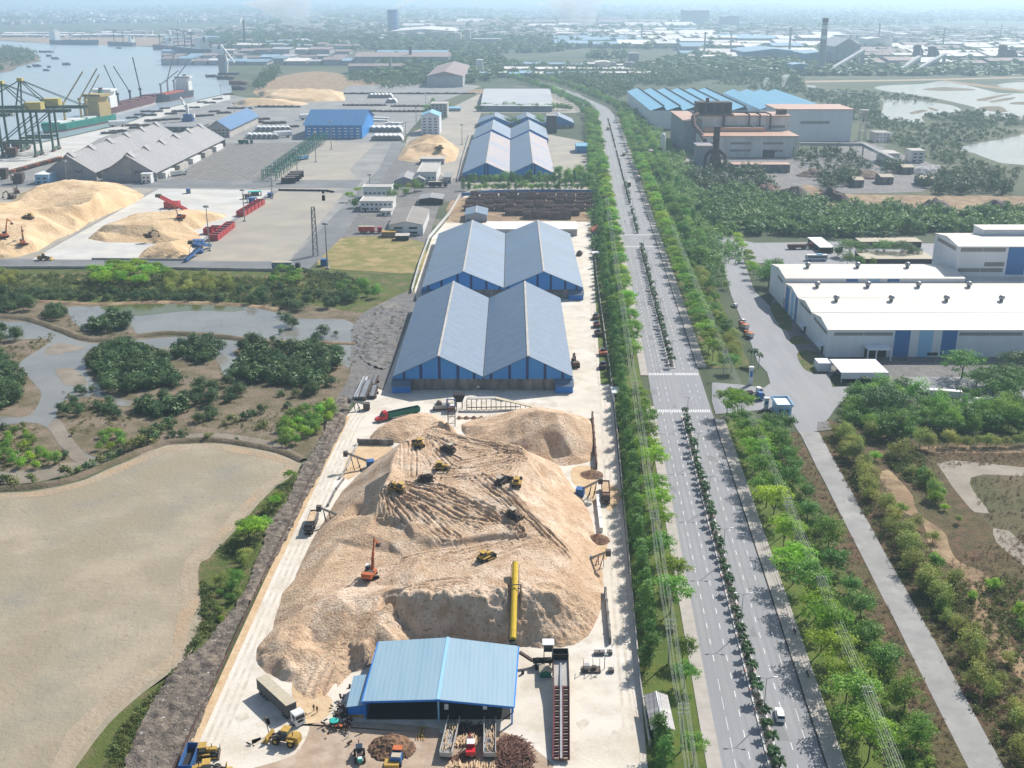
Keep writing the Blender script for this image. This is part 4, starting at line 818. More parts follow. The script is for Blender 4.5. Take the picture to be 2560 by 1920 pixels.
# entrance block and flat canopy in front
e0, e1 = G('2c',1220,1165), G('2c',1395,1180)
P(T, 'porch', slab(MB(), (e0[0],456.5,5.6), (e1[0],456.5,5.6), (e1[0],462.9,6.1), (e0[0],462.9,6.1), .3), M['whitewall'])
for x in (e0[0]+.3, e0[0]+4, e1[0]-.3): P(T, 'porch_post', MB().box(x-.25, x+.25, 456.7, 457.2, .2, 5.3), M['whitewall'])
P(T, 'doorway', MB().box(e0[0]+.6, e1[0]-.4, 462.86, 462.9, .2, 4), M['dark'])
T = thing('gatehouse', 'low white flat-roofed weighbridge canopy in front of the white factory', 'canopy', (*G('3c', 1170, 90), .2))
c0, c1 = G('3c',1035,95), G('3c',1325,92); yb = G('2c',985,1125,4.6)[1]
P(T, 'flat_roof', MB().box(c0[0]-.4, c1[0]+.4, c0[1]-.5, yb, 4.2, 4.55), M['white']); P(T, 'parapet', MB().box(c0[0]-.45, c1[0]+.45, c0[1]-.62, c0[1]-.5, 1.9, 4.7), M['whitewall'])
for x in (c0[0], (c0[0]*2+c1[0])/3, (c0[0]+2*c1[0])/3, c1[0]):
    for y in (c0[1], yb-.6): P(T, 'post', MB().box(x-.15, x+.15, y-.15, y+.15, .2, 4.2), M['whitewall'])
P(T, 'office_box', MB().box(c0[0]+3, c1[0]-6, c0[1]+2, yb-1, .2, 3.4), M['glass']); P(T, 'side_wing', MB().box(c0[0]-6, c0[0]-.5, yb-4, yb+3, .2, 4), M['whitewall'])
# small buildings of the compound
def house(kind, label, cat, t, x0, x1, y, depth, h, roof, wall, rise=0., wins=0, ridge='x', group=None, par=False, door=True, ov=.5, winm='glass'):
    a, b = G(t, x0, y), G(t, x1, y); w = b[0]-a[0]; y0 = a[1]; X0, X1, Y1 = a[0], b[0], y0+depth; zb = .12
    T = thing(kind, label, cat, ((X0+X1)/2, (y0+Y1)/2, zb), 0, group); hh = h+zb
    if rise and ridge == 'x':
        P(T, 'wall', MB().extx([(y0,zb),(Y1,zb),(Y1,hh),((y0+Y1)/2,hh+rise*.93),(y0,hh)], X0, X1), M[wall]); ym = (y0+Y1)/2; dz = rise*ov/(depth/2)
        P(T, 'roof', slab(slab(MB(), (X0-ov,y0-ov,hh+.15-dz), (X1+ov,y0-ov,hh+.15-dz), (X1+ov,ym,hh+rise+.15), (X0-ov,ym,hh+rise+.15), .15), (X0-ov,ym,hh+rise+.15), (X1+ov,ym,hh+rise+.15), (X1+ov,Y1+ov,hh+.15-dz), (X0-ov,Y1+ov,hh+.15-dz), .15), M[roof])
    elif rise:
        P(T, 'wall', MB().extr([(X0,zb),(X1,zb),(X1,hh),((X0+X1)/2,hh+rise*.93),(X0,hh)], y0, Y1), M[wall]); xm = (X0+X1)/2; dz = rise*ov/(w/2)
        P(T, 'roof', slab(slab(MB(), (X0-ov,y0-ov,hh+.15-dz), (xm,y0-ov,hh+rise+.15), (xm,Y1+ov,hh+rise+.15), (X0-ov,Y1+ov,hh+.15-dz), .15), (xm,y0-ov,hh+rise+.15), (X1+ov,y0-ov,hh+.15-dz), (X1+ov,Y1+ov,hh+.15-dz), (xm,Y1+ov,hh+rise+.15), .15), M[roof])
        P(T, 'ridge_cap', MB().box(xm-.3, xm+.3, y0-ov-.02, Y1+ov+.02, hh+rise+.12, hh+rise+.25), M['concpale'])
    else:
        P(T, 'wall', MB().box(X0, X1, y0, Y1, zb, hh), M[wall]); P(T, 'roof', MB().box(X0-ov, X1+ov, y0-ov, Y1+ov, hh+.002, hh+.3), M[roof])
        if par:
            mb = MB()
            for q in ((X0-ov,X1+ov,y0-ov,y0-ov+.2),(X0-ov,X1+ov,Y1+ov-.2,Y1+ov),(X0-ov,X0-ov+.2,y0-ov+.2,Y1+ov-.2),(X1+ov-.2,X1+ov,y0-ov+.2,Y1+ov-.2)): mb.box(*q, hh+.3, hh+1.)
            P(T, 'parapet', mb, M[wall])
    if door: P(T, 'door', MB().box(X0+w*.12, X0+w*.12+min(1.4,w*.15), y0-.06, y0-.01, zb, zb+min(2.2,h*.8)), M['dark'])
    for r in range(max(1, int(h/3.2))):
        for k in range(wins):
            wx = X0+w*(k+.62)/(wins+.3); P(T, 'window', MB().box(wx-w*.25/wins, wx+w*.25/wins, y0-.07, y0-.01, zb+1+r*3.2, zb+2.3+r*3.2), M[winm])
    return T
house('shed', 'small grey-blue gabled shed by the log stacks', 'shed', '2b', 805, 945, 245, 26, 5, 'roofblue2', 'greywall', 1.8, 0, 'y')
house('shed', 'long low white-roofed shed between the log stacks and the wider twin warehouse', 'shed', '2b', 942, 1525, 335, 26, 4.6, 'white', 'concpale', 1.2, 5, 'x', door=False, winm='dark')
T = thing('guard_house', 'small guard house with a red hipped roof beside the avenue trees', 'guard house', (*G('2b', 1662, 335), .15)); l = T.location
P(T, 'wall', MB().cb(l.x, l.y+5, .15, 8.4, 9, 3.4), M['white']); r0 = [(l.x+a*5.6, l.y+5+b*6, 3.5) for a, b in ((-1,-1),(1,-1),(1,1),(-1,1))]; tp = [(l.x, l.y+3.4, 6.6), (l.x, l.y+6.6, 6.6)]
P(T, 'roof', MB().add(r0+tp, [(0,1,4),(1,2,5,4),(2,3,5),(3,0,4,5),(3,2,1,0)]), M['redroof']); P(T, 'door', MB().box(l.x-1, l.x+.3, l.y+.43, l.y+.49, .15, 2.3), M['dark']); P(T, 'window', MB().box(l.x+1.2, l.x+3.2, l.y+.43, l.y+.49, 1.1, 2.3), M['glass'])
house('cabin', 'small white cabin against the tree row beside the wider twin warehouse', 'cabin', '2b', 1628, 1672, 478, 5, 2.8, 'white', 'greywall', 0, 1)
house('cabin', 'small white cabin at the yard gate by the nearest warehouse', 'cabin', '3b', 1755, 1800, 205, 6, 2.8, 'white', 'white', 0, 1)
house('office', 'white two-storey office with flat roofs between trees, next to the port road', 'office', '2b', 132, 340, 175, 24, 6.6, 'concpale', 'white', 0, 7, par=True)
house('office', 'upper white wing set behind the two-storey office', 'office', '2b', 150, 330, 100, 18, 9, 'concpale', 'white', 0, 6, par=True)
house('garage', 'grey-brown roofed workshop with two open bays', 'garage', '2b', 318, 535, 330, 58, 7, 'brownroof', 'white', 2.2, 2, 'y', door=False, winm='dark')
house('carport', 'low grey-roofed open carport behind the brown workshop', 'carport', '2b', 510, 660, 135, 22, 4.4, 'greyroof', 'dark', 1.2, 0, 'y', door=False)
house('hut', 'small white hut left of the brown workshop', 'hut', '2b', 262, 330, 205, 10, 3.4, 'concpale', 'white', 0, 2)
house('shipping_container', 'ochre container in front of the brown workshop', 'container', '2b', 268, 360, 345, 8, 3.4, 'yellow', 'tan', 0, 0, door=False, ov=.05)
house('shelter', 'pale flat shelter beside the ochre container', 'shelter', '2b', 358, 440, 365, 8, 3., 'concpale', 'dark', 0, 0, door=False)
house('office', 'white house with dark side windows at the end of the compound', 'house', '1b', 500, 620, 1180, 60, 9, 'concpale', 'white', 0, 4, par=True)
house('barn', 'twin grey-roofed barn in front of the white compound house', 'barn', '1b', 362, 465, 1195, 34, 5, 'greyroof', 'greywall', 2.4, 0, 'y', door=False, group='twin grey barns')
house('barn', 'right-hand half of the grey-roofed barn pair', 'barn', '1b', 467, 545, 1195, 34, 5, 'greyroof', 'greywall', 2.4, 0, 'y', door=False, group='twin grey barns')
house('house', 'cream house with a bright blue pitched roof behind the steep chip heap', 'house', '1b', 522, 640, 865, 40, 21, 'rooflightblue', 'whitewall', 4, 3, 'y', door=False)
house('house', 'cream flat-roofed house standing behind the blue-roofed one', 'house', '1b', 585, 690, 750, 40, 16, 'concpale', 'concpale', 0, 4, par=True)
house('shed', 'small bright blue-roofed hut near the cream houses', 'shed', '1b', 695, 775, 716, 26, 4, 'rooflightblue', 'greywall', 1, 0, 'x')
house('shed', 'small royal-blue shed beside the avenue trees, right of the rust-streaked warehouse', 'shed', '1b', 1520, 1595, 985, 26, 7, 'rooflightblue', 'wallblue', 1.5, 0, 'x')
house('silo_house', 'dark tall plant room between the triple-gabled shed and the pale-blue roofs', 'plant room', '1b', 1330, 1393, 858, 26, 20, 'greyroof', 'soot', 0, 0, door=False)
house('cabin', 'grey flat-roofed site office under the steep tan chip heap', 'office', '1b', 515, 668, 1058, 16, 5, 'concpale', 'greywall', 0, 6)
house('workshop', 'low grey brick workshop on the far side of the compound wall', 'workshop', '1b', 665, 715, 1180, 26, 5, 'greyroof', 'concpale', 0, 2)
# guard hut at the bottom by the avenue
g0, g1 = G('4b',2010,1070), G('4b',2100,1050); T = thing('guard_hut', 'narrow dark green hut with a grey ridged roof beside the avenue trees', 'hut', (g0[0]+2.2, g0[1]+5, .12)); x0 = g0[0]-.2; x1 = x0+4.4; y0 = g0[1]; y1 = y0+11.5
P(T, 'wall', MB().box(x0+.4, x1-.4, y0+.3, y1-.3, .12, 3.6), M['green'])
P(T, 'roof', slab(slab(MB(), (x0-.4,y0-.6,3.6), ((x0+x1)/2,y0-.6,4.6), ((x0+x1)/2,y1+.3,4.6), (x0-.4,y1+.3,3.6), .12), ((x0+x1)/2,y0-.6,4.6), (x1+.4,y0-.6,3.6), (x1+.4,y1+.3,3.6), ((x0+x1)/2,y1+.3,4.6), .12), M['greyroof'])
P(T, 'ridge_cap', MB().box((x0+x1)/2-.15, (x0+x1)/2+.15, y0-.62, y1+.32, 4.58, 4.68), M['white']); P(T, 'window', MB().box((x0+x1)/2-.5, (x0+x1)/2+.5, y0+.2, y0+.28, 1.4, 2.2), M['white'])
# entrance gate buildings on the right of the avenue
house('gate_office', 'white-roofed flat gate office at the factory entrance', 'gate office', '3c', 625, 715, 305, 9, 3.4, 'white', 'stripelight', 0, 2, par=True)
def pillar_sign(label, x, y, h):
    p = G('3c', x, y); T = thing('gate_pillar', label, 'gate pillar', (*p, .2)); P(T, 'shaft', MB().cb(*p, .2, 1.6, 1.2, h), M['white']); P(T, 'cap', MB().cb(*p, .2+h, 2., 1.6, .4), M['whitewall']); P(T, 'sign_panel', MB().cb(p[0], p[1]-.65, h*.5, 1.1, .06, h*.35), M['stripeblue'])
pillar_sign('tall white gate pillar north of the factory entrance', 452, 110, 7.4); pillar_sign('short white gate pillar south of the factory entrance', 552, 265, 4.2)
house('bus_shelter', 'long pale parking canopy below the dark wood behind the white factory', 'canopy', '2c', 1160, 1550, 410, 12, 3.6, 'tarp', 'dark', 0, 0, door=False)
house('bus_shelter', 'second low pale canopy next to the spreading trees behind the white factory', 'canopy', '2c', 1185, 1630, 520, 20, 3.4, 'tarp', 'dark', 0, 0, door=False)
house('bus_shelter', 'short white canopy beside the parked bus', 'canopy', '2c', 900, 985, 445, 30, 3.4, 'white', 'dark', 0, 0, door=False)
# walls round the yard
def wall(label, pts, h, m, w=.35, name='wall', cat='wall', caps=None):
    T = thing(name, label, cat, (*pts[0][:2], .12)); mb = MB()
    for a, b in zip(pts, pts[1:]): mb.beam((a[0],a[1],.12+h/2), (b[0],b[1],.12+h/2), w, h)
    P(T, 'wall_panel', mb, m); mb = MB(); L = 0
    for a, b in zip(pts, pts[1:]):
        d = math.hypot(b[0]-a[0], b[1]-a[1]); k = max(1, int(d/6))
        for i in range(k): t = i/k; mb.cb(a[0]+(b[0]-a[0])*t, a[1]+(b[1]-a[1])*t, .12, w+.18, w+.18, h+.15)
    P(T, 'piers', mb, caps or m); return T
wall('chip-stained retaining wall on the right of the tall rounded heap', PL('3b:1622,325 1650,655'), 2.6, M['rusty'], .5)
wall('low white retaining wall beside the red tipper', PL('3b:1655,850 1680,1060'), 1.6, M['white'], .9)
wall('thin dark retaining wall at the right foot of the main chip heap', PL('4b:1705,115 1738,440'), 1.8, M['concwall'], .5)
wall('grey bay wall behind the upper left conveyor', PL('3b:118,492 345,496'), 2., M['concwall'], .5)
wall('low kerb wall between the left lane and the main chip heap', PL('3a:2212,690; 3b:0,715 40,660; 3b:118,492'), .9, M['concpale'], .4)
wall('low dark lane wall near the left conveyor', PL('3a:2110,890 2160,790 2212,720'), .8, M['concwall'], .4)
wall('white boundary wall between the works and the office compound', [(-54,575),(-55,640),(-54.5,716),(-46,800),(-41.5,880)], 2.4, M['white'], .3)
wall('white boundary wall beside the stained warehouses', [(-47,955),(-48.5,1100),(-49,1300)], 2.4, M['white'], .3)
wall('blue hoarding behind the stacked logs', PL('2b:785,78 1000,60 1300,55 1640,60'), 2.6, M['bluepaint'], .3)
wall('long concrete wall between the yard and the avenue trees', [(29.2,195),(29.6,217),(33,277),(36.2,334),(40.4,413),(47.5,596),(53.6,723),(62.4,800),(66.5,905)], 1.8, M['concpale'], .25)
# rust-red pipe rail along the left lane
T = thing('pipe_rail', 'long rust-red pipe rail along the left edge of the yard', 'railing', (-68.5, 190, .12)); RP = [(-70.2,150),(-69.2,190),(-67.9,267),(-65.8,340),(-64,388)]
P(T, 'rail', MB().path([(x,y,1.25) for x, y in RP], .09, 5).path([(x,y,.7) for x, y in RP], .07, 5), M['rusty'])
mb = MB()
for y in range(152, 388, 4): x = np.interp(y, [p[1] for p in RP], [p[0] for p in RP]); mb.box(x-.06, x+.06, y-.06, y+.06, .12, 1.35)
P(T, 'posts', mb, M['rusty'], kind='stuff')
# ---------------------------------------------------------------- trees and plants
def leaves(seed, lobes, size, clump=.5, up=.35, flat=.5, ow=.75):
    """leaf-sized faces in clumps over the shells of several lobes: (cx,cy,cz,rx,ry,rz,n)"""
    rg = np.random.default_rng(seed); Ps, Ns = [], []
    for cx, cy, cz, rx, ry, rz, n in lobes:
        k = max(3, n//22); D = rg.normal(size=(k,3)); D[:,2] += up; D /= np.linalg.norm(D, axis=1)[:,None]
        C = D*np.array([rx,ry,rz])*rg.uniform(.55,1.0,(k,1))+np.array([cx,cy,cz]); idx = rg.integers(0, k, n)
        P_ = C[idx]+rg.normal(size=(n,3))*np.array([clump,clump,clump*flat]); Ps.append(P_); Ns.append(D[idx]*ow+rg.normal(size=(n,3))*.45+np.array([0,0,.3]))
    P_ = np.concatenate(Ps); N_ = np.concatenate(Ns); N_ /= np.linalg.norm(N_, axis=1)[:,None]; n = len(P_)
    A = np.cross(N_, rg.normal(size=(n,3))); A /= np.linalg.norm(A, axis=1)[:,None]; B = np.cross(N_, A); s = size*rg.uniform(.55,1.25,(n,1))
    A = A*s*.5; B = B*s*.5*rg.uniform(.55,1,(n,1))
    V = np.stack([P_-A, P_-B*.9, P_+A, P_+B*.9], 1).reshape(-1,3); F = np.arange(n*4).reshape(n,4); return V, F
def tree_proto(name, label, seed, lobes, size, leafm, trunk=(.22,3.), clump=.5, flat=.5, limbs=True, cat='tree', group=None, up=.35):
    T = thing(name, label, cat, (0,0,-400), 0, group); V, F = leaves(seed, lobes, size, clump, up, flat)
    mesh_np('crown', V, F, leafm, T); mb = MB(); r, h = trunk; mb.tube((0,0,-.1), (.08*h*.3,.05,h), r, 7, r*.7)
    if limbs:
        for l in lobes[:6]: mb.tube((.08*h*.3,.05,h*.85), (l[0],l[1],l[2]-l[5]*.2), r*.5, 5, r*.2)
    mb.build('trunk', M['bark'], T); T.hide_render = False
    return T
def umbrella(seed, R, H, n, k=9):
    rg = np.random.default_rng(seed); L = []
    for i in range(k):
        a = 2*math.pi*i/k*1.62+rg.uniform(-.4,.4); q = R*(.25+.55*((i+.5)/k)); L.append((q*math.cos(a), q*math.sin(a), H*(.9-.34*(q/R)**1.6)+rg.uniform(-.5,.4), R*.42, R*.42, R*.27, n//k))
    return L
def column(seed, R, H, z0, n, k=7, taper=.45):
    rg = np.random.default_rng(seed); L = []
    for i in range(k):
        t = i/(k-1); r = R*(1-taper*t)*(1 if i else .85); a = rg.uniform(0,6.28); q = R*.42*(1-t); L.append((q*math.cos(a), q*math.sin(a), z0+(H-z0)*(.12+.80*t), r*.72, r*.72, (H-z0)/k*1.25, n//k))
    return L
def blob(seed, R, H, n, k=6, z0=.5):
    rg = np.random.default_rng(seed); L = []
    for i in range(k):
        a = rg.uniform(0,6.28); q = R*.58*math.sqrt(rg.uniform(.05,1)); h = H*rg.uniform(.62,1)*(1-.35*q/R); L.append((q*math.cos(a), q*math.sin(a), z0+(h-z0)*.55, R*.5, R*.5, (h-z0)*.48, n//k))
    return L
PROTO = {}
def protos(kind, fn, k): PROTO[kind] = [[fn(i), 0] for i in range(k)]
protos('lime', lambda i: tree_proto('avenue_tree', '', 10+i, umbrella(10+i, 4.6, 8.4+.5*i, 2700, 11), .45, M['l_lime'], (.16,3.6), .42, .45), 4)
protos('mid', lambda i: tree_proto('avenue_tree', '', 20+i, umbrella(20+i, 4.3, 8.+.6*i, 2700, 12), .45, M['l_mid'], (.17,3.2), .42, .5), 4)
protos('dark', lambda i: tree_proto('hedge_tree', '', 30+i, column(30+i, 3.3, 7.6+.7*i, 1.2, 2300), .44, M['l_dark'], (.16,1.6), .42, .7), 4)
protos('lush', lambda i: tree_proto('ditch_tree', '', 40+i, blob(40+i, 4.6, 8.5+i, 2500, 9, 1.2), .46, M['l_mid'] if i == 2 else M['l_dark'], (.18,2.4), .5, .7), 3)
protos('mang', lambda i: tree_proto('mangrove_tree', '', 50+i, blob(50+i, 4.4, 6.4+.6*i, 2000, 9, .3), .5, M['l_mang'], (.14,1.8), .45, .8), 4)
protos('acacia', lambda i: tree_proto('scrub_tree', '', 60+i, blob(60+i, 3.6, 7.4+.6*i, 1700, 8, 1.3), .42, M['l_acacia'], (.13,2.4), .55, .8), 4)
protos('scrubgreen', lambda i: tree_proto('scrub_tree', '', 70+i, blob(70+i, 3.2, 6.4+.6*i, 1000, 6, .9), .52, M['l_mid'] if i else M['l_lime'], (.13,2.), .5, .8), 3)
protos('rain', lambda i: tree_proto('spreading_tree', '', 80+i, umbrella(80+i, 9.5, 11, 3600, 15), .62, M['l_mang'] if i else M['l_dark'], (.4,4.5), .75, .4), 2)
protos('bush', lambda i: tree_proto('shrub', '', 90+i, blob(90+i, 1.8, 2.6, 420, 4, .1), .42, M['l_mang'] if i < 2 else M['l_scrub'], (.06,.6), .3, .8, cat='shrub'), 4)
protos('small', lambda i: tree_proto('young_tree', '', 95+i, umbrella(95+i, 2.2, 5.2, 520, 6), .45, M['l_mid'] if i else M['l_lime'], (.07,2.6), .35, .4), 2)
def frond(mb, base, az, L, droop, w, rise):
    """arching frond: a creased strip of leaflets"""
    pts = []
    for i in range(6):
        t = i/5; r = L*(t*.95-.12*t*t); z = rise*L*math.sin(t*1.9)*.62-droop*L*t*t; pts.append((base[0]+r*math.cos(az), base[1]+r*math.sin(az), base[2]+z))
    sx, sy = -math.sin(az), math.cos(az)
    for i in range(5):
        a, b = pts[i], pts[i+1]; wa = w*(.35+.65*math.sin(math.pi*min(1,(i+.6)/5.2))); wb = w*(.35+.65*math.sin(math.pi*min(1,(i+1.6)/5.4)))*(0.3 if i == 4 else 1)
        for s in (-1, 1): mb.add([a, b, (b[0]+s*sx*wb, b[1]+s*sy*wb, b[2]-.45*wb), (a[0]+s*sx*wa, a[1]+s*sy*wa, a[2]-.45*wa)], [(0,1,2,3)])
def palm(name, h, L, n, seed, cat='palm', r=.12):
    rg = random.Random(seed); T = thing(name, '', cat, (0,0,-400)); MB().tube((0,0,-.1), (.1*rg.uniform(-1,1),.1,h), r, 7, r*.75).build('trunk', M['poleconc'], T)
    mb = MB()
    for i in range(n): frond(mb, (0,0,h-.1), 2*math.pi*i/n+rg.uniform(-.25,.25), L*rg.uniform(.8,1.1), rg.uniform(.25,.8), .42*L/2.2, rg.uniform(.3,1.))
    mb.build('crown', M['l_palm'], T); return T
PROTO['mpalm'] = [[palm('median_palm', 2.7+.4*i, 2.0, 22, i, r=.10), 0] for i in range(4)]
PROTO['rpalm'] = [[palm('royal_palm', 7.5+i, 3.2, 15, 9+i, r=.22), 0] for i in range(2)]
def put(kind, x, y, z, label, group, sc=1., zs=1., cat=None, i=None):
    p = PROTO[kind][RT.randrange(len(PROTO[kind])) if i is None else i]; first = p[1] == 0; p[1] += 1
    return place(p[0], (x, y, z), RT.uniform(0, 6.28), label, cat, group, (sc, sc, sc*zs), first)
def seg_name(s):
    return ('opposite the open blue shed' if s < 250 else 'beside the main chip heap' if s < 345 else 'beside the tall rounded heap' if s < 405 else 'beside the nearest blue warehouse' if s < 552
        else 'beside the wider twin warehouse' if s < 710 else 'beside the log stacks' if s < 920 else 'beside the rust-streaked warehouse')
# left of the avenue: dense dark row on the wall, feathery row on the pavement
s = 186.
while s < 900:
    if not (408 < s < 416 or 192 < s < 219):
        put('dark', AX(s)-(23.2 if s < 560 else 25.)+RT.uniform(-.7,.7), s, .2, 'dense dark green tree in the row along the yard wall, '+seg_name(s), 'dark trees along the yard wall '+seg_name(s), RT.uniform(.88,1.14)*(1 if s < 560 else 1.15))
    s += RT.uniform(5.4,7.6) if s < 560 else RT.uniform(7,9.5)
for s in [190,216,226,247,262,276,290,303,316,331,344,356,368,381,396]+list(np.arange(450, 1060, 11.)):
    s += RT.uniform(-1.5,1.5); near = s < 232
    k = 'mid' if RT.random() < (.75 if near else .45) else 'lime'
    put(k, AX(s)-16.4+RT.uniform(-1.2,.8), s, .2, ('lime green' if k == 'lime' else 'mid green')+' feathery tree on the left pavement, '+seg_name(s), k+' trees on the left pavement '+seg_name(s), RT.uniform(.72,.9) if near else RT.uniform(.95,1.25))
s = 455.
while s < 1000:
    k = RT.choice(('dark','lime','mid','dark')); put(k, AX(s)-20.5+RT.uniform(-1.5,1.5), s, .2, 'middle-row tree behind the left pavement trees, '+seg_name(s), 'middle row '+seg_name(s), RT.uniform(.8,1.05)); s += RT.uniform(8,12)
# right of the avenue
for s in [190,196,204,211,222,231,241,250,262,282,301,312,325,337,347,358,368,379]+list(np.arange(457, 1060, 9.5)):
    s += RT.uniform(-1.5,1.5); k = 'lime' if RT.random() < .5 else 'mid'
    if 266 < s < 280 : continue
    put(k, AX(s)+18.6+RT.uniform(-1,1.), s, .2, ('lime green' if k == 'lime' else 'mid green')+' spreading tree on the right pavement, '+seg_name(s).replace('beside','level with').replace('opposite','level with'), k+' trees on the right pavement '+seg_name(s), RT.uniform(1.1,1.42) if s < 450 else RT.uniform(.95,1.25))
for s in (270,273.5,277): put('small', AX(s)+19.4+RT.uniform(-.8,.8), s, .2, 'young tree standing alone on the right-hand lawn strip', 'young trees on the right lawn', RT.uniform(.8,1))
for s in (194,207,222,233,246,258,270,283,294,303,317,326,338,345,352,359,366,372):
    put('lush' if s > 215 else RT.choice(('lush','scrubgreen')), AX(s)+30.2+RT.uniform(-1.6,1.6)+(1.5 if s < 240 else 0), s, .2, 'dense bushy tree between the power line ditch and the side road', 'trees between ditch and side road', RT.uniform(.75,1.15))
s = 462.
while s < 1000:
    x = AX(s)+29+RT.uniform(-2.5,2.5)
    if s < 640: put(RT.choice(('acacia','lush','acacia','scrubgreen')), x, s, .2, 'grey-green tree between the avenue and the factory approach road', 'trees between avenue and factory road', RT.uniform(.7,1.1))
    else: put(RT.choice(('lush','dark','mid')), x+RT.uniform(-2,10), s, .15, 'dark tree on the right of the avenue beyond the factory', 'dark trees right of the avenue beyond the factory', RT.uniform(.9,1.4))
    s += RT.uniform(7,10)
for s in np.arange(1005, 1520, 12.):
    for o, nm in ((-18,'left'),(-25,'left'),(18,'right'),(27,'right'),(38,'right')): put(RT.choice(('mid','lush','mid')), AX(s)+o+RT.uniform(-2,2), s+RT.uniform(-3,3), .15, 'small distant tree on the %s of the avenue before its far bend' % nm, 'distant trees on the %s of the avenue' % nm, RT.uniform(1.05,1.4))
for (x, y), (u, v) in zip(CEN[94::2], CEN[95::2]):
    L_ = math.hypot(u-x, v-y)+1e-6; nx, ny = (v-y)/L_, -(u-x)/L_
    for o in (-30,-20,20,30): put('lush', x+nx*o, y+ny*o, .15, 'hazy tree lining the far bend of the avenue', 'trees of the far bend', 1.4)
# palms of the median
for a, b in MED[:5]:
    s = a+2.
    while s < b-1:
        if not (203 < s < 211 and RT.random() < .5): put('mpalm', AX(s)+RT.uniform(-.25,.25), s, .45, 'small arching palm in the planted median of the avenue', 'palms in the road median', RT.uniform(.75,1.08))
        s += RT.uniform(3.9,4.9) if s < 700 else 6.5
# right scrub: acacias beside the side road and out in the dry ground
for s in list(np.arange(186, 366, 6.4)):
    s += RT.uniform(-2,2); x = AX(s)+43.6+RT.uniform(7.5,12)
    put('acacia', x, s, .05, 'yellow-green acacia-like tree on the right edge of the side road', 'yellow-green trees along the side road', RT.uniform(.7,1.15))
    if RT.random() < .55: put('acacia' if RT.random() < .6 else 'scrubgreen', x+RT.uniform(3.5,8), s+RT.uniform(-3,3), .05, 'scrub tree behind the roadside row on the dry ground', 'scrub trees behind the roadside row', RT.uniform(.45,.85))
for x, y, k, q in ((1570,720,'scrubgreen',.95),(1660,800,'scrubgreen',1.1),(1640,830,'scrubgreen',.9),(1405,540,'acacia',1.15),(1545,660,'scrubgreen',.7),(1700,880,'scrubgreen',.5),(1790,960,'acacia',.4),(1480,650,'acacia',.6)):
    put(k, *G('3c', x, y+40), .05, 'lone green tree on the dry scrub ground near the grey dried pond', 'lone trees by the dried pond', q)
for x, y, k, q in ((1885,130,'scrubgreen',.6),(2020,70,'scrubgreen',.8),(2170,240,'scrubgreen',.95),(2200,330,'scrubgreen',.8),(1650,120,'acacia',.8),(1690,220,'scrubgreen',.8),(1760,60,'acacia',.9),(1560,60,'acacia',.9)):
    put(k, *G('4c', x, y+30), .05, 'lone tree among red-brown scrub at the lower right', 'lone trees in the lower right scrub', q)
for x in list(range(1720,2360,62)): put('acacia', *G('3c', x, 505+RT.uniform(-8,8)), .08, 'round yellow-green tree in the row along the sandy bank', 'round trees along the sandy bank', RT.uniform(.6,.95))
for x, y, q in ((1060,420,1.),(1110,470,.95),(1000,400,.8),(1220,420,1.),(1290,430,.9),(1540,470,1.1),(1600,480,.9),(1110,560,.95),(1180,640,1.0),(1050,520,.8)):
    put('acacia' if x != 1290 else 'lush', *G('3c', x, y+40), .08, 'yellow-green tree at the bend below the weighbridge canopy', 'yellow-green trees below the weighbridge', q)
for x, y, k, q in ((1300,300,'rain',1.0),(1200,240,'rain',.55),(1330,430,'lush',1.15),(1400,420,'lush',1.1),(1270,390,'lush',1.),(1450,440,'lush',.9),(1180,330,'lush',.8)):
    put(k, *G('3c', x, y+20), .2, 'large dark spreading tree below the weighbridge canopy' if k == 'rain' else 'dark bushy tree under the large spreading tree', 'dark trees below the weighbridge', q)
for x, y, k, q in ((1830,330,'lush',1.25),(1980,350,'lush',1.2),(2110,330,'lush',1.25),(1740,350,'lush',1.),(2060,290,'lush',1.2),(2230,350,'lush',1.2),(1900,380,'lush',.9)):
    put(k, *G('3c', x, y+60), .2, 'deep green tree in the grove on the lawn at the right edge', 'grove on the right lawn', q)
for x, y, q in ((1810,1235,1.0),(1960,1270,.6),(2180,1235,1.0),(2120,1300,.9),(1900,1310,.7),(2030,1290,.75)):
    put('rain', *G('2c', x, y+18), .2, 'wide umbrella-shaped tree in front of the blue-striped factory wall', 'umbrella trees in front of the factory', q)
for x, y, q in ((1900,200,.8),(2010,160,.9),(2140,170,1.),(2240,190,.9),(1830,160,.6),(2060,220,.9)): put('lush' if q < .9 else 'rain', *G('3c', x, y+20), .2, 'shady tree beside the truck park at the right edge', 'shady trees by the truck park', q)
for t, x, y, q in (('2c',455,1140,.85),('2c',475,1150,.9),('2c',505,1165,.8),('3c',1180,160,.85),('3c',1790,220,.8),('3c',1690,240,.7),('3c',1570,240,.7)): put('rpalm', *G(t, x, y+20), .2, 'tall palm by the factory entrance' if t == '2c' else 'palm among the dark trees by the truck park', 'palms by the factory entrance' if t == '2c' else 'palms by the truck park', q)
for x in range(1130,1400,36): put('rpalm', *G('2c', x, 378), .15, 'tiny palm in the row below the dark wood', 'palms below the dark wood', .8)
for x, y, k, q in ((570,660,'lush',1.9),(605,600,'lush',1.6),(1090,470,'rain',.9),(1160,465,'rain',.7),(1310,475,'rain',.9),(1420,480,'rain',.9),(1500,480,'rain',.6),(1010,470,'lush',1.),(1075,515,'lush',.9),(1160,525,'lush',.8),(1240,530,'lush',.6)):
    put(k, *G('2c', x, y), .2, 'big dark green tree at the left end of the white factory' if x < 650 else 'spreading tree behind the white factory', 'trees behind the white factory' if x > 650 else 'trees at the left end of the factory', q)
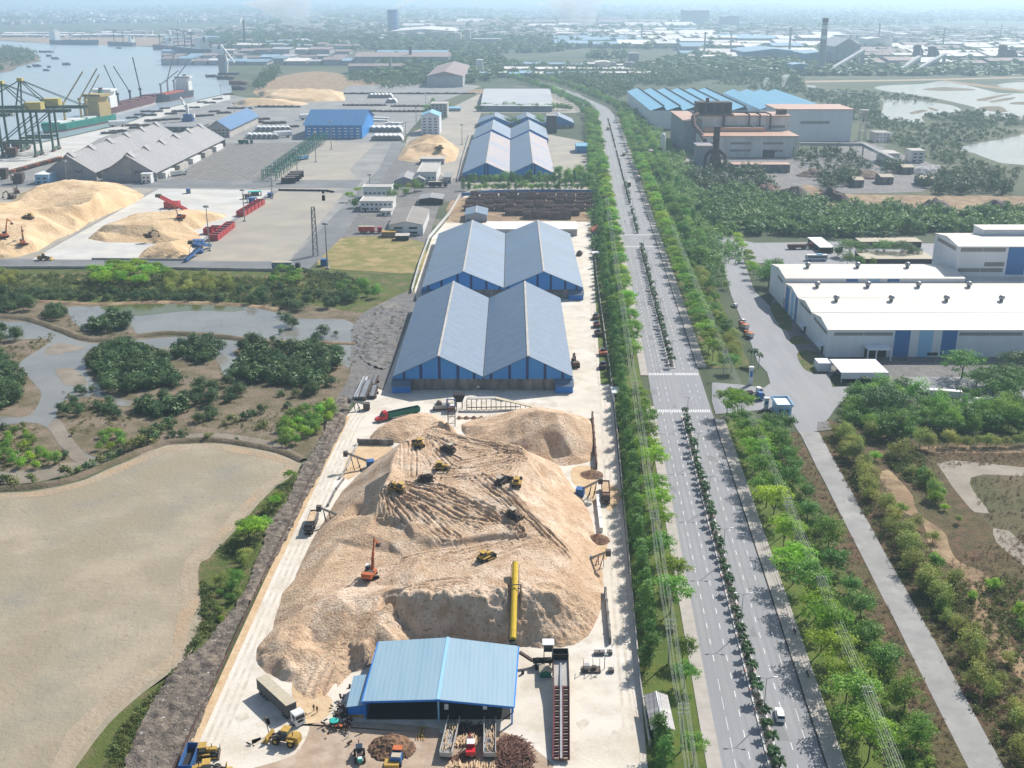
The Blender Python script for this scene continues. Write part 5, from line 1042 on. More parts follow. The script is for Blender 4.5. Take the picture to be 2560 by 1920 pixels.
for x, y in ((365,375),(372,410),(395,440),(430,490),(445,520),(455,560),(470,600)): put('lime', *G('2c', x, y+10), .2, 'lime green roadside tree between factory road and bus yard', 'lime trees between factory road and bus yard', .8)
put('mid', *G('3c', 300, 305), .2, 'single feathery tree on the corner of the factory entrance', None, 1.2)
put('mid', *G('3c', 330, 30), .2, 'round green tree on the corner lawn north of the factory entrance', None, 1.0)
put('lush', *G('3c', 680, 400), .2, 'dark spreading tree in front of the gate office', None, .95)
for x, y in ((560,350),(540,420),(610,440)): put('lush', *G('3c', x, y+20), .2, 'vine-covered dark tree left of the gate office', 'vine-covered trees by the gate office', .7)
def grove(kind, spec, n, md, label, group, sc, seed, z=.06):
    for x, y in scatter(PL(spec), n, seed, md): put(kind, x, y, z, label, group, RT.uniform(*sc))
grove('lush', '3c:1010,330 1150,170 1500,170 1560,270 2230,280 2230,430 1700,430 1450,450 1100,420', 42, 6, 'dark green tree in the dense clump below the weighbridge road', 'dense clump below the weighbridge road', (.8,1.2), 61, .2)
grove('mang', '2a:600,1130 700,1060 900,1060 1040,1130 1080,1235; 3a:1180,120 1000,130 800,180 700,150 620,60', 44, 5.2, 'dark green mangrove on the large left island of the marsh', 'mangroves on the large island', (.75,1.15), 1)
grove('mang', '2a:1110,1110 1200,1040 1330,1030 1420,1100 1370,1160 1160,1130', 9, 5., 'mangrove in the clump north-east of the large island', 'mangroves in the upper clump', (.8,1.15), 2)
grove('mang', '2a:1560,1090 1600,1020 1700,1050 1900,1050 2050,1040 2160,1110 2180,1200; 3a:2130,130 2000,170 1900,130 1700,120 1560,90 1480,60', 38, 5.4, 'mangrove on the right-hand island beside the gravel lot', 'mangroves on the right island', (.75,1.1), 3)
grove('mang', '3a:870,280 920,220 1100,200 1200,240 1180,300 1000,320; 3a:1260,120 1560,120 1560,200 1400,260 1260,230', 18, 5., 'mangrove on the lower shore of the large island', 'mangroves on the lower shore', (.7,1.), 4)
grove('mang', '3a:1240,300 1380,300 1380,350 1260,360', 3, 4, 'bare-stemmed mangrove on the brown mud flat', 'mangroves on the brown flat', (.6,.8), 5)
grove('mang', '2a:560,930 620,890 720,870 840,880 820,930 700,960 580,960', 11, 4.6, 'mangrove on the small islet in the upper pond', 'mangroves on the pond islet', (.7,1.05), 6)
grove('mang', '2a:290,850 320,820 420,830 430,870 340,880', 5, 4.5, 'mangrove beside the left end of the upper pond', 'mangroves at the pond end', (.8,1.), 7)
grove('mang', '2a:0,820 60,770 200,770 220,820 120,840', 7, 5., 'mangrove at the far left below the green belt', 'mangroves far left below the belt', (.9,1.15), 8)
grove('mang', '2a:-60,1000 0,960 120,960 160,1000 60,1030', 5, 5., 'mangrove at the left edge on the creek bank', 'mangroves at the left edge of the creek', (.8,1.), 9)
grove('mang', '3a:-200,60 0,-60 90,-60 170,120 150,200 60,260 0,280 -200,300', 20, 5.2, 'mangrove in the thick stand at the left frame edge', 'mangroves of the left edge stand', (.85,1.15), 10)
for x, y, q in ((1860,880,.95),(1880,900,.8),(2040,1000,.8),(2075,960,.9),(1760,990,.5),(1620,985,.85),(1650,990,.8),(1590,1000,.6),(2160,950,.35),(1800,940,.4),(1795,825,.4)): put('mang', *G('2a', x, y+25), .06, 'mangrove standing in the shallow right end of the pond', 'mangroves in the right end of the pond', q)
grove('mang', '3a:370,260 420,230 540,240 530,300 400,320', 6, 3.4, 'rounded mangrove in the clump beside the mud creek', 'mangroves beside the mud creek', (.55,.7), 11)
grove('mang', '3a:590,250 680,240 790,280 770,350 700,330 600,300', 7, 3.2, 'rounded mangrove right of the mud creek', 'mangroves right of the mud creek', (.5,.66), 12)
grove('mang', '3a:490,150 600,130 600,170 500,180', 3, 3., 'small mangrove on the sand spit', 'mangroves on the sand spit', (.45,.6), 13)
grove('scrubgreen', '3a:640,430 780,430 800,490 720,550 620,540', 9, 3.2, 'bushy green mangrove scrub in the middle of the brown flat', 'bushy scrub on the brown flat', (.5,.72), 14)
grove('scrubgreen', '3a:-40,500 100,420 220,440 240,560 420,610 220,650 60,630 -40,600', 22, 4., 'bushy green tree on the left salt flat', 'bushy trees on the left flat', (.55,.85), 15)
grove('scrubgreen', '3a:1800,420 1860,320 2000,270 2140,250 2150,320 2060,420 1960,480 1840,520', 30, 3.6, 'bushy green tree against the rubble slope below the parked trailers', 'bushy trees against the rubble slope', (.6,.95), 16)
for x, y, q in ((1590,310,.62),(1620,290,.5),(1490,340,.62),(1690,370,.55),(1700,270,.6),(1850,240,.5),(1980,170,.5),(1340,440,.5),(1520,455,.3),(930,440,.7),(1000,420,.8),(1090,360,.8),(1040,390,.7),(1800,165,.5),(1900,170,.6),(410,560,.5),(150,370,.4),(80,400,.4),(30,380,.5),(470,420,.3)):
    put('bush', *G('3a', x, y+15), .06, 'single rounded shrub on the open brown flat', 'shrubs on the brown flat', q*2.4, cat='shrub')
for i, (x, y) in enumerate(curvy(PL('3a:0,765 200,750 420,710 640,630 760,570 880,520 1000,480 1100,445 1170,450'), 3.4, .5, False)):
    if i % 1 == 0 and not (2 < i < 5): put('bush', x, y+1., .1, 'shrub in the hedge on the bank above the dry field', 'hedge on the field bank', RT.uniform(1.2,1.75), cat='shrub')
for x, y, k, q in ((1640,1100,'lime',.95),(1600,1060,'mid',.8),(1690,1040,'mid',.7),(1870,700,'lime',.5),(1770,880,'lime',.5),(1790,830,'lime',.45),(1700,900,'acacia',.6),(1580,1190,'acacia',.6),(1590,1235,'acacia',.6)):
    put(k, *G('3a', x, y+40), .2, 'tree on the weedy slope between the rubble and the dry field', 'trees between rubble and field', q)
for x, y, k, q in ((1420,20,'acacia',.6),(1420,90,'scrubgreen',.4),(1500,60,'lush',.55),(1530,20,'lush',.55),(1480,140,'lush',.45),(1420,260,'scrubgreen',.36),(1420,200,'acacia',.36),(1530,110,'acacia',.45)):
    put(k, *G('4a', x, y+40), .2, 'low dark tree in the gully beside the rubble', 'trees in the gully by the rubble', q)
# green belt between the port and the marsh
for j, (sp, k, n, sc_, lb) in enumerate((('2a:590,600 700,560 1000,570 1060,640 900,700 640,690', 'lime', 26, (.8,1.25), 'tall lime green tree in the middle of the belt below the port'), ('2a:-100,600 100,590 140,650 0,690 -100,690', 'acacia', 12, (.8,1.2), 'yellow-green tree at the left end of the belt below the port'),
        ('2a:1060,600 1500,640 1480,700 1060,720', 'acacia', 24, (.7,1.1), 'grey-green tree in the right half of the belt below the port'), ('2a:0,690 600,700 1200,735 1500,740 1500,765 900,752 0,740', 'mang', 26, (.6,.95), 'dark low tree along the pond side of the belt'),
        ('2a:1740,640 1800,590 1930,590 1930,650 1830,690', 'mid', 12, (.6,.85), 'bright tree at the right end of the belt by the port corner'), ('2a:1500,690 1850,670 1950,720 2212,720 2300,780 2180,830 1900,830 1600,770', 'mang', 26, (.6,1.), 'dark bushy tree at the marsh corner below the dry meadow'),
        ('2b:60,640 240,700 250,760 0,760 0,640', 'lush', 8, (.6,.9), 'bushy tree on the wasteland corner beside the gravel lot'))):
    grove(k, sp, n, 5, lb, 'belt trees '+lb, sc_, 30+j)
# rows in the works and compound
for i in range(26): put(RT.choice(('lush','dark','dark')), *G('1b', 840+i*32+RT.uniform(-8,8), 1190+RT.uniform(-6,6)), .15, 'tree in the low row in front of the rust-streaked warehouse', 'tree row before the rust-streaked warehouse', RT.uniform(.9,1.3))
for i in range(24): put(RT.choice(('lush','scrubgreen','dark')), *G('2b', 800+i*36+RT.uniform(-8,8), 42+RT.uniform(-6,6)), .15, 'tree in the row along the blue hoarding behind the log stacks', 'tree row by the blue hoarding', RT.uniform(.7,1.05))
for i in range(12): put('lush', *G('1b', 1400+RT.uniform(0,260), 1130+RT.uniform(0,60)), .15, 'dark tree in the corner grove between rust-streaked warehouse and avenue', 'corner grove by the avenue', RT.uniform(.9,1.4))
for i in range(24): put('lush', *G('1b', 880+i*26, 712+RT.uniform(-5,5)), .1, 'tree in the straight row before the large white shed', 'tree row before the white shed', RT.uniform(1.,1.5))
for x, y in ((985,785),(1040,795),(1090,805),(1150,810),(1280,800),(1300,805),(1115,800),(1065,800)): put('lush', *G('1b', x, y+12), .1, 'treetop between the pale-blue roofs and the triple-gabled shed', 'treetops behind the pale-blue roofs', 1.6)
for x, y, k, q in ((60,100,'lime',.9),(120,60,'lime',.8),(90,140,'lush',1.),(320,120,'lush',1.1),(340,90,'lush',1.),(360,40,'lush',1.2),(480,40,'lush',1.3),(520,30,'lush',1.),(420,60,'lush',.9),(440,20,'acacia',1.)): put(k, *G('2b', x, y+14), .1, 'tree around the white two-storey office', 'trees around the two-storey office', q)
for x, y, q in ((595,690,1.5),(690,700,1.4),(565,740,1.6)): put('lush', *G('1b', x, y), .1, 'tree beside the cream houses in the port corner', 'trees beside the cream houses', q)
# ---- undergrowth and woods too dense to count
def thicket(name, specs, n, kind, m, seed, sc=(.6,1.4), dens=70, size=.5, R=1.5, H=2., z=.05, var=4, polys=None):
    rg = np.random.default_rng(seed); bank = []
    for v in range(var): bank.append(leaves(seed*10+v, blob(seed*10+v, R, H, dens, 5 if H > 3 else 4, .1), size, .3*min(R,2.6)/1.5, .35, .8, 1.2 if H > 3 else .75)[0])
    pts = []
    for sp, w in zip(specs, n): pts += scatter(PL(sp) if isinstance(sp, str) else sp, w, seed+len(pts))
    out = []
    for x, y in pts:
        V = bank[rg.integers(var)]; a = rg.uniform(0,6.28); s_ = rg.uniform(*sc); c, q = math.cos(a)*s_, math.sin(a)*s_
        out.append(np.stack([V[:,0]*c-V[:,1]*q+x, V[:,0]*q+V[:,1]*c+y, V[:,2]*s_*rg.uniform(.8,1.2)+z], 1))
    V = np.concatenate(out); return mesh_np(name, V, np.arange(len(V)).reshape(-1,4), m, kind='stuff')
def poly_strip(s0, s1, o0, o1): return [(AX(s)+o0, s) for s in np.arange(s0, s1+1, 10)]+[(AX(s)+o1, s) for s in np.arange(s1, s0-1, -10)]
thicket('ditch_undergrowth', [poly_strip(180,372,22.5,29), poly_strip(455,640,22,33), poly_strip(180,240,28,34)], [900,420,120], 'x', M['l_mid'], 1, (.4,1.15))
for a, b in MED: thicket('median_plants', [[(AX(a+1)-.7,a+1),(AX(a+1)+.7,a+1),(AX(b-1)+.7,b-1),(AX(b-1)-.7,b-1)]], [int((b-a)*1.9)], 'x', M['l_hedge'], int(a), (.35,.75), 40, .45, 1.2, 1.5, .45, 2)
thicket('avenue_undergrowth', [poly_strip(640,1500,22,60), poly_strip(640,1000,-31,-19)], [900,120], 'x', M['l_wood'], 21, (.6,1.7), 70, .9, 2.6, 4.5)
thicket('weeds', [poly_strip(180,372,24,37), '4a:1300,0 1440,280 1200,530 950,850 820,1235 640,1300 760,1000 1180,556 1290,300', 'd:760,690 830,655 860,670 800,800 745,880', '3a:1400,1180 1700,880 1900,680 1890,760 1730,1000 1620,1235'], [160,420,60,330], 'x', M['l_scrub'], 2, (.2,.8))
thicket('dry_scrub', [poly_strip(180,372,34,40), poly_strip(180,372,47.5,60), '3c:1450,500 2300,560 2300,620 1700,640 1560,900 1480,700', '4c:1400,0 2212,-300 2300,700 2100,700 1700,300', '3c:1860,700 2300,680 2300,1235 2130,1180 1960,1010'], [420,900,360,600,260], 'x', M['l_dry'], 3, (.2,.55), 60, .42)
thicket('green_scrub', [poly_strip(180,372,47.5,58), '3c:1300,560 1560,560 1600,800 1400,700', '4c:1500,100 2212,0 2212,900 1950,600'], [520,260,420], 'x', M['l_scrub'], 4, (.3,.9))
thicket('belt_undergrowth', ['2a:-200,590 600,580 1760,610 2212,590 2300,700 1900,800 1500,760 900,740 0,735 -200,740'], [1500], 'x', M['l_scrub'], 5, (.5,1.5))
thicket('belt_undergrowth', ['2a:-200,690 600,690 1500,720 1900,740 1900,800 1500,765 900,750 0,745 -200,750', '2a:1950,560 2212,580 2400,690 2212,700'], [420,160], 'x', M['l_mang'], 6, (.6,1.5))
thicket('marsh_scrub', ['3a:400,150 700,230 860,290 800,420 640,430 450,400', '3a:1200,380 1700,300 2100,180 2140,220 1900,420 1500,400', '2a:0,1060 130,1030 360,950 340,1010 130,1130', '2a:450,840 560,930 860,960 840,985 620,990 430,930', '3a:0,380 240,360 260,560 500,620 0,660'], [120,130,70,60,120], 'x', M['l_scrub'], 7, (.2,.65))
thicket('mangrove_understory', ['2a:620,1130 700,1070 900,1065 1040,1130 1080,1235; 3a:1180,110 1000,120 800,170 700,140 640,60', '2a:1570,1090 1610,1040 1700,1060 1900,1060 2050,1050 2150,1110 2170,1190; 3a:2110,120 2000,160 1900,120 1700,110 1560,90 1500,60', '2a:590,925 720,880 830,890 820,930 700,955 590,950', '3a:-200,60 0,-50 90,-50 160,120 140,190 60,250 -200,290', '3a:880,270 1180,240 1170,290 900,300', '2a:1120,1100 1210,1045 1330,1040 1400,1100 1360,1150 1170,1120'], [200,170,26,60,40,40], 'x', M['l_mang'], 31, (.7,1.35), 110, 1.2, 2.6, 4.6, .05, 5)
thicket('reeds', ['2a:1000,800 1560,800 1800,850 2100,880 2100,950 1700,960 1200,930 1000,880', '2a:440,810 640,800 560,870 460,860'], [240,40], 'x', M['l_dry'], 8, (.12,.4), 34, .3)
thicket('field_tufts', ['3a:0,900 800,680 1500,640 1500,900 1200,1235 0,1235', '4a:0,0 1200,0 1000,600 500,1235 0,1235'], [90,110], 'x', M['l_dry'], 9, (.12,.3), 30, .35)
thicket('wood', ['2c:120,110 260,60 420,50 560,110 800,130 1010,170 1300,160 1640,200 2300,220 2300,340 1640,320 1100,345 700,335 420,330 250,320 130,200'], [900], 'x', M['l_wood'], 10, (.75,1.45), 170, 1.35, 4.6, 9., .05, 6)
thicket('wood', ['1c:100,1120 300,1090 520,1110 640,1235; 2c:420,60 200,60 60,20', '1c:720,1010 860,960 1100,1010 1230,1100 1000,1140 780,1090', '1c:900,1140 1120,1120 1140,1235; 2c:900,40', '1c:1640,1180 1700,1100 1900,1120 2140,1180 2120,1235; 2c:2100,70 1640,75 1500,20', '1c:1280,1080 1460,1080 1400,1130 1290,1120'], [150,80,60,150,24], 'x', M['l_mang'], 11, (.8,1.6), 130, 1.1, 4.4, 9.5, .05, 6)
thicket('wood', ['2c:0,0 90,100 130,200 190,320 330,720 230,690 120,500 0,200', '1c:0,980 60,1000 100,1120 100,1235 0,1235; 1b:1880,800 1960,860 2000,1010 2212,1235 2120,1235 1960,1060 1890,880'], [140,160], 'x', M['l_wood'], 12, (.6,1.3), 130, 1., 3.6, 8., .05, 6)
thicket('wood', ['1c:760,560 1000,600 1280,650 1290,760 1560,800 1900,800 2190,860 1900,920 1800,960 2000,1080 2212,1100 2212,1180 1700,1060 1500,1000 1300,900 1220,830 1050,760 960,680 800,640', '1c:400,480 760,500 800,560 700,640 400,560 200,540', '1c:960,580 1300,600 1640,640 1640,660 1300,650 1080,600', '1c:1560,750 1820,720 1960,720 2212,770 2212,820 1700,790'], [800,420,90,200], 'x', M['l_far'], 13, (.6,1.15), 90, 1.5, 4.4, 6.5, .05, 6)
thicket('riverside_scrub', ['1a:-700,300 0,308 140,315 230,348 258,385 235,400 120,425 0,462 -700,540', '1a:1620,570 1700,480 1780,430 1800,480 1680,580', '1b:760,400 900,420 1290,520 1700,560 2000,500 2000,440 1700,470 1400,430 1100,420 900,380', '1b:60,470 460,480 570,560 330,580 60,520', '1b:1400,480 1640,480 1900,560 1800,640 1640,600', '1c:-300,470 0,425 400,445 760,500 780,560 400,500 200,520 0,555 -120,560 -300,540', '1b:1350,430 2250,400 2250,480 1900,500 1600,500'], [900,80,700,160,280,800,260], 'x', M['l_far'], 14, (.9,1.8), 80, 2., 6, 11, .05, 6)
# ---------------------------------------------------------------- port, mill and the distance
def top_z(t, x, y, yt):
    """height of a point seen at yt above the foot seen at y"""
    Y = G(t, x, y)[1]; ox, oy, s = TILE[t]; e = (oy+yt*s-960)/FOC
    return CAMH+Y*(SP+e*CP)/(e*SP-CP)
def gx(t, x, y, z=0): return G(t, x, y, z)[0]
# grey port warehouses with stepped ridge hoods
def port_shed(label, x0, x1, y0, y1, ze, za, txt):
    T = thing('port_warehouse', label, 'warehouse', ((x0+x1)/2, (y0+y1)/2, .12), 0, 'grey port warehouses'); xr = (x0+x1)/2-1
    gable(T, x0-4, xr, x1+4, y0, y1, ze, za, M['greyroof'], M['greywall'], .12, ov=1.5)
    for k in range(6):
        y = y0+4+k*(y1-y0-14)/5; P(T, 'ridge_hood', MB().extr([(xr-5,za-2.6),(xr+5,za-2.6),(xr,za+2.2)], y-1, y+8), M['greyroof'])
    P(T, 'stair_tower', MB().box(xr-3.4, xr+3.4, y0-.6, y0-.15, .12, za-3.5), M['stackgrey'])
    for k in range(5): P(T, 'loading_bay', MB().box(x1-.1, x1+6, y0+18+k*44, y0+46+k*44, .12, 5.0), M['white' if k % 2 == 0 else 'concpale'])
    P(T, 'side_wall', MB().box(x1-.5, x1-.12, y0+.1, y1-.1, .12, ze-.3), M['concpale']); P(T, 'far_side_wall', MB().box(x0+.1, x0+.4, y0+.1, y1-.1, .12, ze-.3), M['greywall'])
    lettering(txt, 4, M['dark'], T, (xr-T.location.x+9, y0-T.location.y-.3, 6.5))
port_shed('long grey port warehouse nearer the quay, with a row of ridge hoods', -401, -364, 959, 1215, 7.5, 22.5, 'PV5')
port_shed('long grey port warehouse nearer the paved stacking area, with a row of ridge hoods', -350, -311, 957, 1198, 7.5, 22.5, 'PV5')
house('cabin', 'white box office at the corner of the nearer grey warehouse', 'cabin', '1a', 912, 972, 1180, 10, 8, 'white', 'white', 0, 2)
house('cabin', 'pale blue site office at the left below the grey warehouses', 'office', '1a', 230, 318, 1185, 20, 8, 'white', 'stripelight', 0, 2)
house('shed', 'royal-blue roofed shed beyond the grey port warehouses', 'shed', '1a', 1330, 1478, 885, 150, 10, 'roofroyal', 'concpale', 9, 6, 'y', winm='dark', ov=2)
house('shed', 'wide royal-blue roofed port shed beside the rows of white tank shells', 'shed', '1a', 1965, 2330, 892, 110, 15, 'roofroyal', 'wallblue', 12, 9, 'x', winm='white', ov=2)
house('shed', 'grey flat store squeezed behind the grey port warehouses', 'shed', '1a', 1010, 1290, 850, 40, 6, 'greyroof', 'concwall', 0, 0, door=False)
# quay gantry cranes
def sts(label, x, y):
    T = thing('gantry_crane', label, 'crane', (x, y, .12), .06, 'quay gantry cranes'); g, c = M['craneg'], M['craney']; zg = 43
    for a in (-16, 16):
        for b in (-9, 9): P2(T, 'leg', MB().beam((a,b,1.5), (a,b*.9,zg), 1.9, 1.9), g)
        P2(T, 'sill_beam', MB().beam((a,-11,3), (a,11,3), 1.8, 2.4), g)
    for b in (-9, 9):
        P2(T, 'portal_beam', MB().beam((-16,b,14), (16,b,14), 1.6, 2), g); P2(T, 'brace', MB().beam((-16,b,16), (16,b,zg-3), .9), g)
    for b in (-4, 4): P2(T, 'girder', MB().beam((-62,b,zg+1), (52,b,zg+1), 1.6, 2.6), g)
    for b in (-6, 6): P2(T, 'mast_leg', MB().beam((-16,b*1.3,zg+2), (-11,b*.3,72), 1.3), g); P2(T, 'stay', MB().beam((-11,b*.3,71), (48,b*.6,zg+3), .6), g); P2(T, 'fore_stay', MB().beam((-11,b*.3,71), (-58,b*.6,zg+3), .6), g); P2(T, 'back_leg', MB().beam((-11,b*.3,71), (14,b*1.2,zg+3), .9), g)
    P2(T, 'mast_head', MB().cb(-11,0,70,5,6,3), c); P2(T, 'machinery_house', MB().box(10,26,-6,6,zg+2.6,zg+9.5), c); P2(T, 'trolley_cab', MB().box(-8,-3,-2,2,zg-4,zg-.6), M['white'])
    for a in (-16, 16):
        for b in (-9, 9): P2(T, 'bogie', MB().cb(a,b,.1,2.2,7,1.6), M['rusty'])
def P2(T, name, mb, m, **k): return mb.build(name, m, T, **k)
pa = G('1a', 250, 1003); sts('nearer green quay gantry crane with cream machinery house', pa[0]-16, pa[1]); pb = G('1a', 362, 968); sts('farther green quay gantry crane, closer to the green ship', pb[0]-16, pb[1])
pc = G('1a', 60, 1040); sts('gantry crane at the left edge of the photograph', pc[0]-46, pc[1]-2)
# ships
def ship(name, label, a, b, B, D, hull, deck, sup=None, holds=4, cranes=(), boot='shipred', cat='ship', supm='white', group=None, load=None):
    """hull from bow a to stern b (site points)"""
    L = math.hypot(b[0]-a[0], b[1]-a[1]); rz = math.atan2(a[1]-b[1], a[0]-b[0]); T = thing(name, label, cat, ((a[0]+b[0])/2, (a[1]+b[1])/2, .05), rz, group)
    top = [(-L/2,-B*.42),(-L/2,B*.42),(-L*.42,B/2),(L*.30,B/2),(L*.42,B*.3),(L/2,0),(L*.42,-B*.3),(L*.30,-B/2),(-L*.42,-B/2)]; n = len(top)
    def lay(z0, z1, s0, s1, m, nm):
        V = [(x*(s0 if x > 0 else .99),y*s0,z0) for x, y in top]+[(x*(s1 if x > 0 else .99),y*s1,z1) for x, y in top]; return P2(T, nm, MB().add(V, [tuple(range(n)),tuple(range(n,2*n))[::-1]]+[(i,n+i,n+(i+1)%n,(i+1)%n) for i in range(n)]), m)
    lay(-.8, D*.22, .93, .95, M[boot], 'waterline_band'); h = lay(D*.222, D, .952, 1., M[hull], 'hull')
    P2(T, 'forecastle', MB().prism([(L*.36,-B*.38),(L*.42,-B*.28),(L*.485,0),(L*.42,B*.28),(L*.36,B*.38)], D+.02, D+2.6), M[hull])
    if holds:
        x0, x1 = -L*.26, L*.34
        for k in range(holds):
            w = (x1-x0)/holds; P2(T, 'hatch_cover', MB().box(x0+k*w+w*.1, x0+(k+1)*w-w*.1, -B*.32, B*.32, D+.02, D+1.8), M[load or deck])
    if sup:
        s0, s1, hh = sup; P2(T, 'superstructure', MB().box(s0*L, s1*L, -B*.42, B*.42, D+.02, D+hh*.6).box(s0*L+1, s1*L-1, -B*.36, B*.36, D+hh*.6+.01, D+hh*.88), M[supm]); P2(T, 'bridge', MB().box(s0*L+.5, s1*L-2, -B*.5, B*.5, D+hh*.88+.01, D+hh), M[supm]); P2(T, 'bridge_windows', MB().box(s1*L-2.0, s1*L-1.9, -B*.46, B*.46, D+hh*.92, D+hh*.97), M['glass'])
        P2(T, 'funnel', MB().box(s0*L-1, s0*L+4, -2, 2, D+hh*.6, D+hh*1.1), M[hull])
    for cx, hgt, jl, ang, el, m in cranes:
        P2(T, 'deck_crane', MB().lathe([(1.5,D),(1.3,D+hgt)], cx*L, 0, 8).cb(cx*L, 0, D+hgt, 3.4, 3.4, 3), M[m])
        e = (cx*L+jl*math.cos(el)*math.cos(ang), jl*math.cos(el)*math.sin(ang), D+hgt+1+jl*math.sin(el)); P2(T, 'crane_jib', MB().beam((cx*L,0,D+hgt+1), e, 1.3, 1.3), M[m])
    return T
qa, qb = G('1a', 352, 862), G('1a', 768, 780); nx = -15
ship('cargo_ship', 'green-hulled cargo ship with a cream-yellow superstructure, moored by the gantry cranes', (qa[0]+nx, qa[1]), (qb[0]+nx, qb[1]+6), 26, 9, 'shipgreen', 'white', (-.42,-.24,27), 3, ((-.08,22,44,2.4,.95,'shipyellow'),(.16,20,46,2.5,.9,'shipyellow'),(-.17,20,36,2.2,1.,'shipyellow')), supm='shipyellow')
qa, qb = G('1a', 770, 745), G('1a', 1075, 655)
ship('cargo_ship', 'dark red bulk ship with a white bridge and dark lattice cranes', (qb[0]-18, qb[1]), (qa[0]-24, qa[1]), 28, 10, 'shipred', 'shipred', (-.48,-.36,24), 4, ((-.2,12,42,1.9,1.25,'shipdark'),(.02,12,40,2.0,1.1,'shipdark'),(.22,12,46,1.8,1.45,'shipdark')), boot='concpale')
qa, qb = G('1a', 1075, 670), G('1a', 1320, 628)
ship('cargo_ship', 'red and white ship with raised derricks at the bend of the quay', (qa[0]-24, qa[1]+20), (qb[0]-36, qb[1]+30), 26, 10, 'shipdark', 'orange', (-.46,-.34,22), 5, ((-.1,16,44,2.4,.8,'steel'),(.1,18,48,1.0,1.0,'steel'),(.3,14,40,2.6,.5,'steel')), load='redroof')
ship('cargo_ship', 'far dark cargo ship with a white bridge at its left end, off the sandy bank', G('1a',640,290), G('1a',335,285), 30, 14, 'shipdark', 'shipdark', (-.48,-.36,34), 4, ((-.1,16,40,.3,.4,'farwall'),(.12,16,40,.3,.4,'farwall'),(.3,16,40,.3,.4,'farwall')))
ship('cargo_ship', 'far dark ship with two upright rust-brown cranes', G('1a',690,296), G('1a',865,298), 26, 12, 'shipdark', 'shipdark', (-.46,-.36,18), 3, ((.22,38,30,.3,.1,'rusty'),(-.1,36,30,.3,.1,'rusty')))
ship('cargo_ship', 'far reddish ship lying left of the long grey bulk carrier', G('1a',985,318), G('1a',1105,322), 26, 12, 'shipred', 'shipred', (-.46,-.32,22), 3, ((.1,30,30,.3,.3,'rusty'),))
ship('cargo_ship', 'long grey bulk carrier with dark upright cranes along the far quay', G('1a',1110,342), G('1a',1330,362), 34, 18, 'shipdark', 'farwall', (-.46,-.34,30), 5, ((.3,44,30,.3,.2,'shipdark'),(.1,40,30,.3,.2,'shipdark'),(-.1,40,30,.3,.2,'shipdark')))
ship('cargo_ship', 'dark ship tucked behind the grey bulk carrier at the river bend', G('1a',1320,368), G('1a',1425,378), 26, 12, 'shipdark', 'rusty', (-.4,-.2,20), 3)
for i, (x0, x1, y, lb) in enumerate(((1392,1508,510,'dark work barge under the white crane'),(1470,1592,543,'rust-brown barge, middle of the three near the far quay'),(1488,1580,577,'dark loaded barge nearest the port slab'))):
    ship('barge', lb, G('1a',x0,y), G('1a',x1,y), 22, 5, 'shipdark' if i != 1 else 'rusty', 'rusty', None, 2, cat='barge', load='rusty')
T = thing('floating_crane', 'tall white lattice crane standing at the river bend', 'crane', (*G('1a',1470,480), .05)); zt = top_z('1a',1470,480,290)
P2(T, 'tower', MB().beam((-6,0,0),(-2,0,zt*.45),7,7), M['white']); P2(T, 'jib', MB().beam((-2,0,zt*.45),(-12,4,zt),5,5), M['white']); P2(T, 'stay', MB().beam((14,0,zt*.4),(-12,4,zt),3,3), M['white']); P2(T, 'pontoon', MB().box(-20,22,-9,9,-.2,4), M['shipdark']); P2(T, 'deckhouse', MB().box(-18,-6,-7,7,4.02,40), M['farwall'])
for x, y, L, lb in ((296,338,44,'dark barge, largest of the small craft off the island'),(314,364,16,'small boat just below the dark barge'),(354,381,20,'small square boat in mid river'),(426,418,20,'stubby workboat farthest right of the small craft'),(236,429,20,'low rowing boat by the island shore'),(186,434,10,'tiny skiff closest to the island tip'),(315,434,9,'tiny dinghy above the anchored raft'),(297,456,14,'anchored raft nearest the gantry cranes'),(765,313,16,'tiny launch beside the far sandy bank'),(1360,497,24,'small dark tug near the floating crane')):
    p = G('1a', x, y); B_ = L*.28; T = ship('boat', lb, (p[0]-L/2, p[1]), (p[0]+L/2, p[1]+2), B_, 3.2 if L > 14 else 2., 'shipdark', 'rusty', None, 1, cat='boat')
    P2(T, 'deckhouse', MB().box(-L*.36, -L*.16, -B_*.3, B_*.3, 2.2 if L <= 14 else 3.4, 6 if L > 14 else 4), M['farwall'])
# mobile harbour crane
T = thing('harbour_crane', 'blue-footed white mobile harbour crane on the port slab', 'crane', (*G('1a',1210,780), .12)); zt = top_z('1a',1205,780,630)
P2(T, 'undercarriage', MB().box(-7,7,-5,5,.3,4), M['bluepaint']); P2(T, 'slewing_body', MB().box(-5,6,-4,4,4.02,9), M['bluepaint']); P2(T, 'tower', MB().beam((0,0,9),(0,0,zt*.72),3,3), M['white']); P2(T, 'jib', MB().beam((0,0,zt*.5),(-9,6,zt),1.8,1.8), M['white']); P2(T, 'back_stay', MB().beam((0,0,zt*.72),(-9,6,zt),.8), M['white']); P2(T, 'counterweight', MB().box(5,9,-3,3,5,9), M['white'])
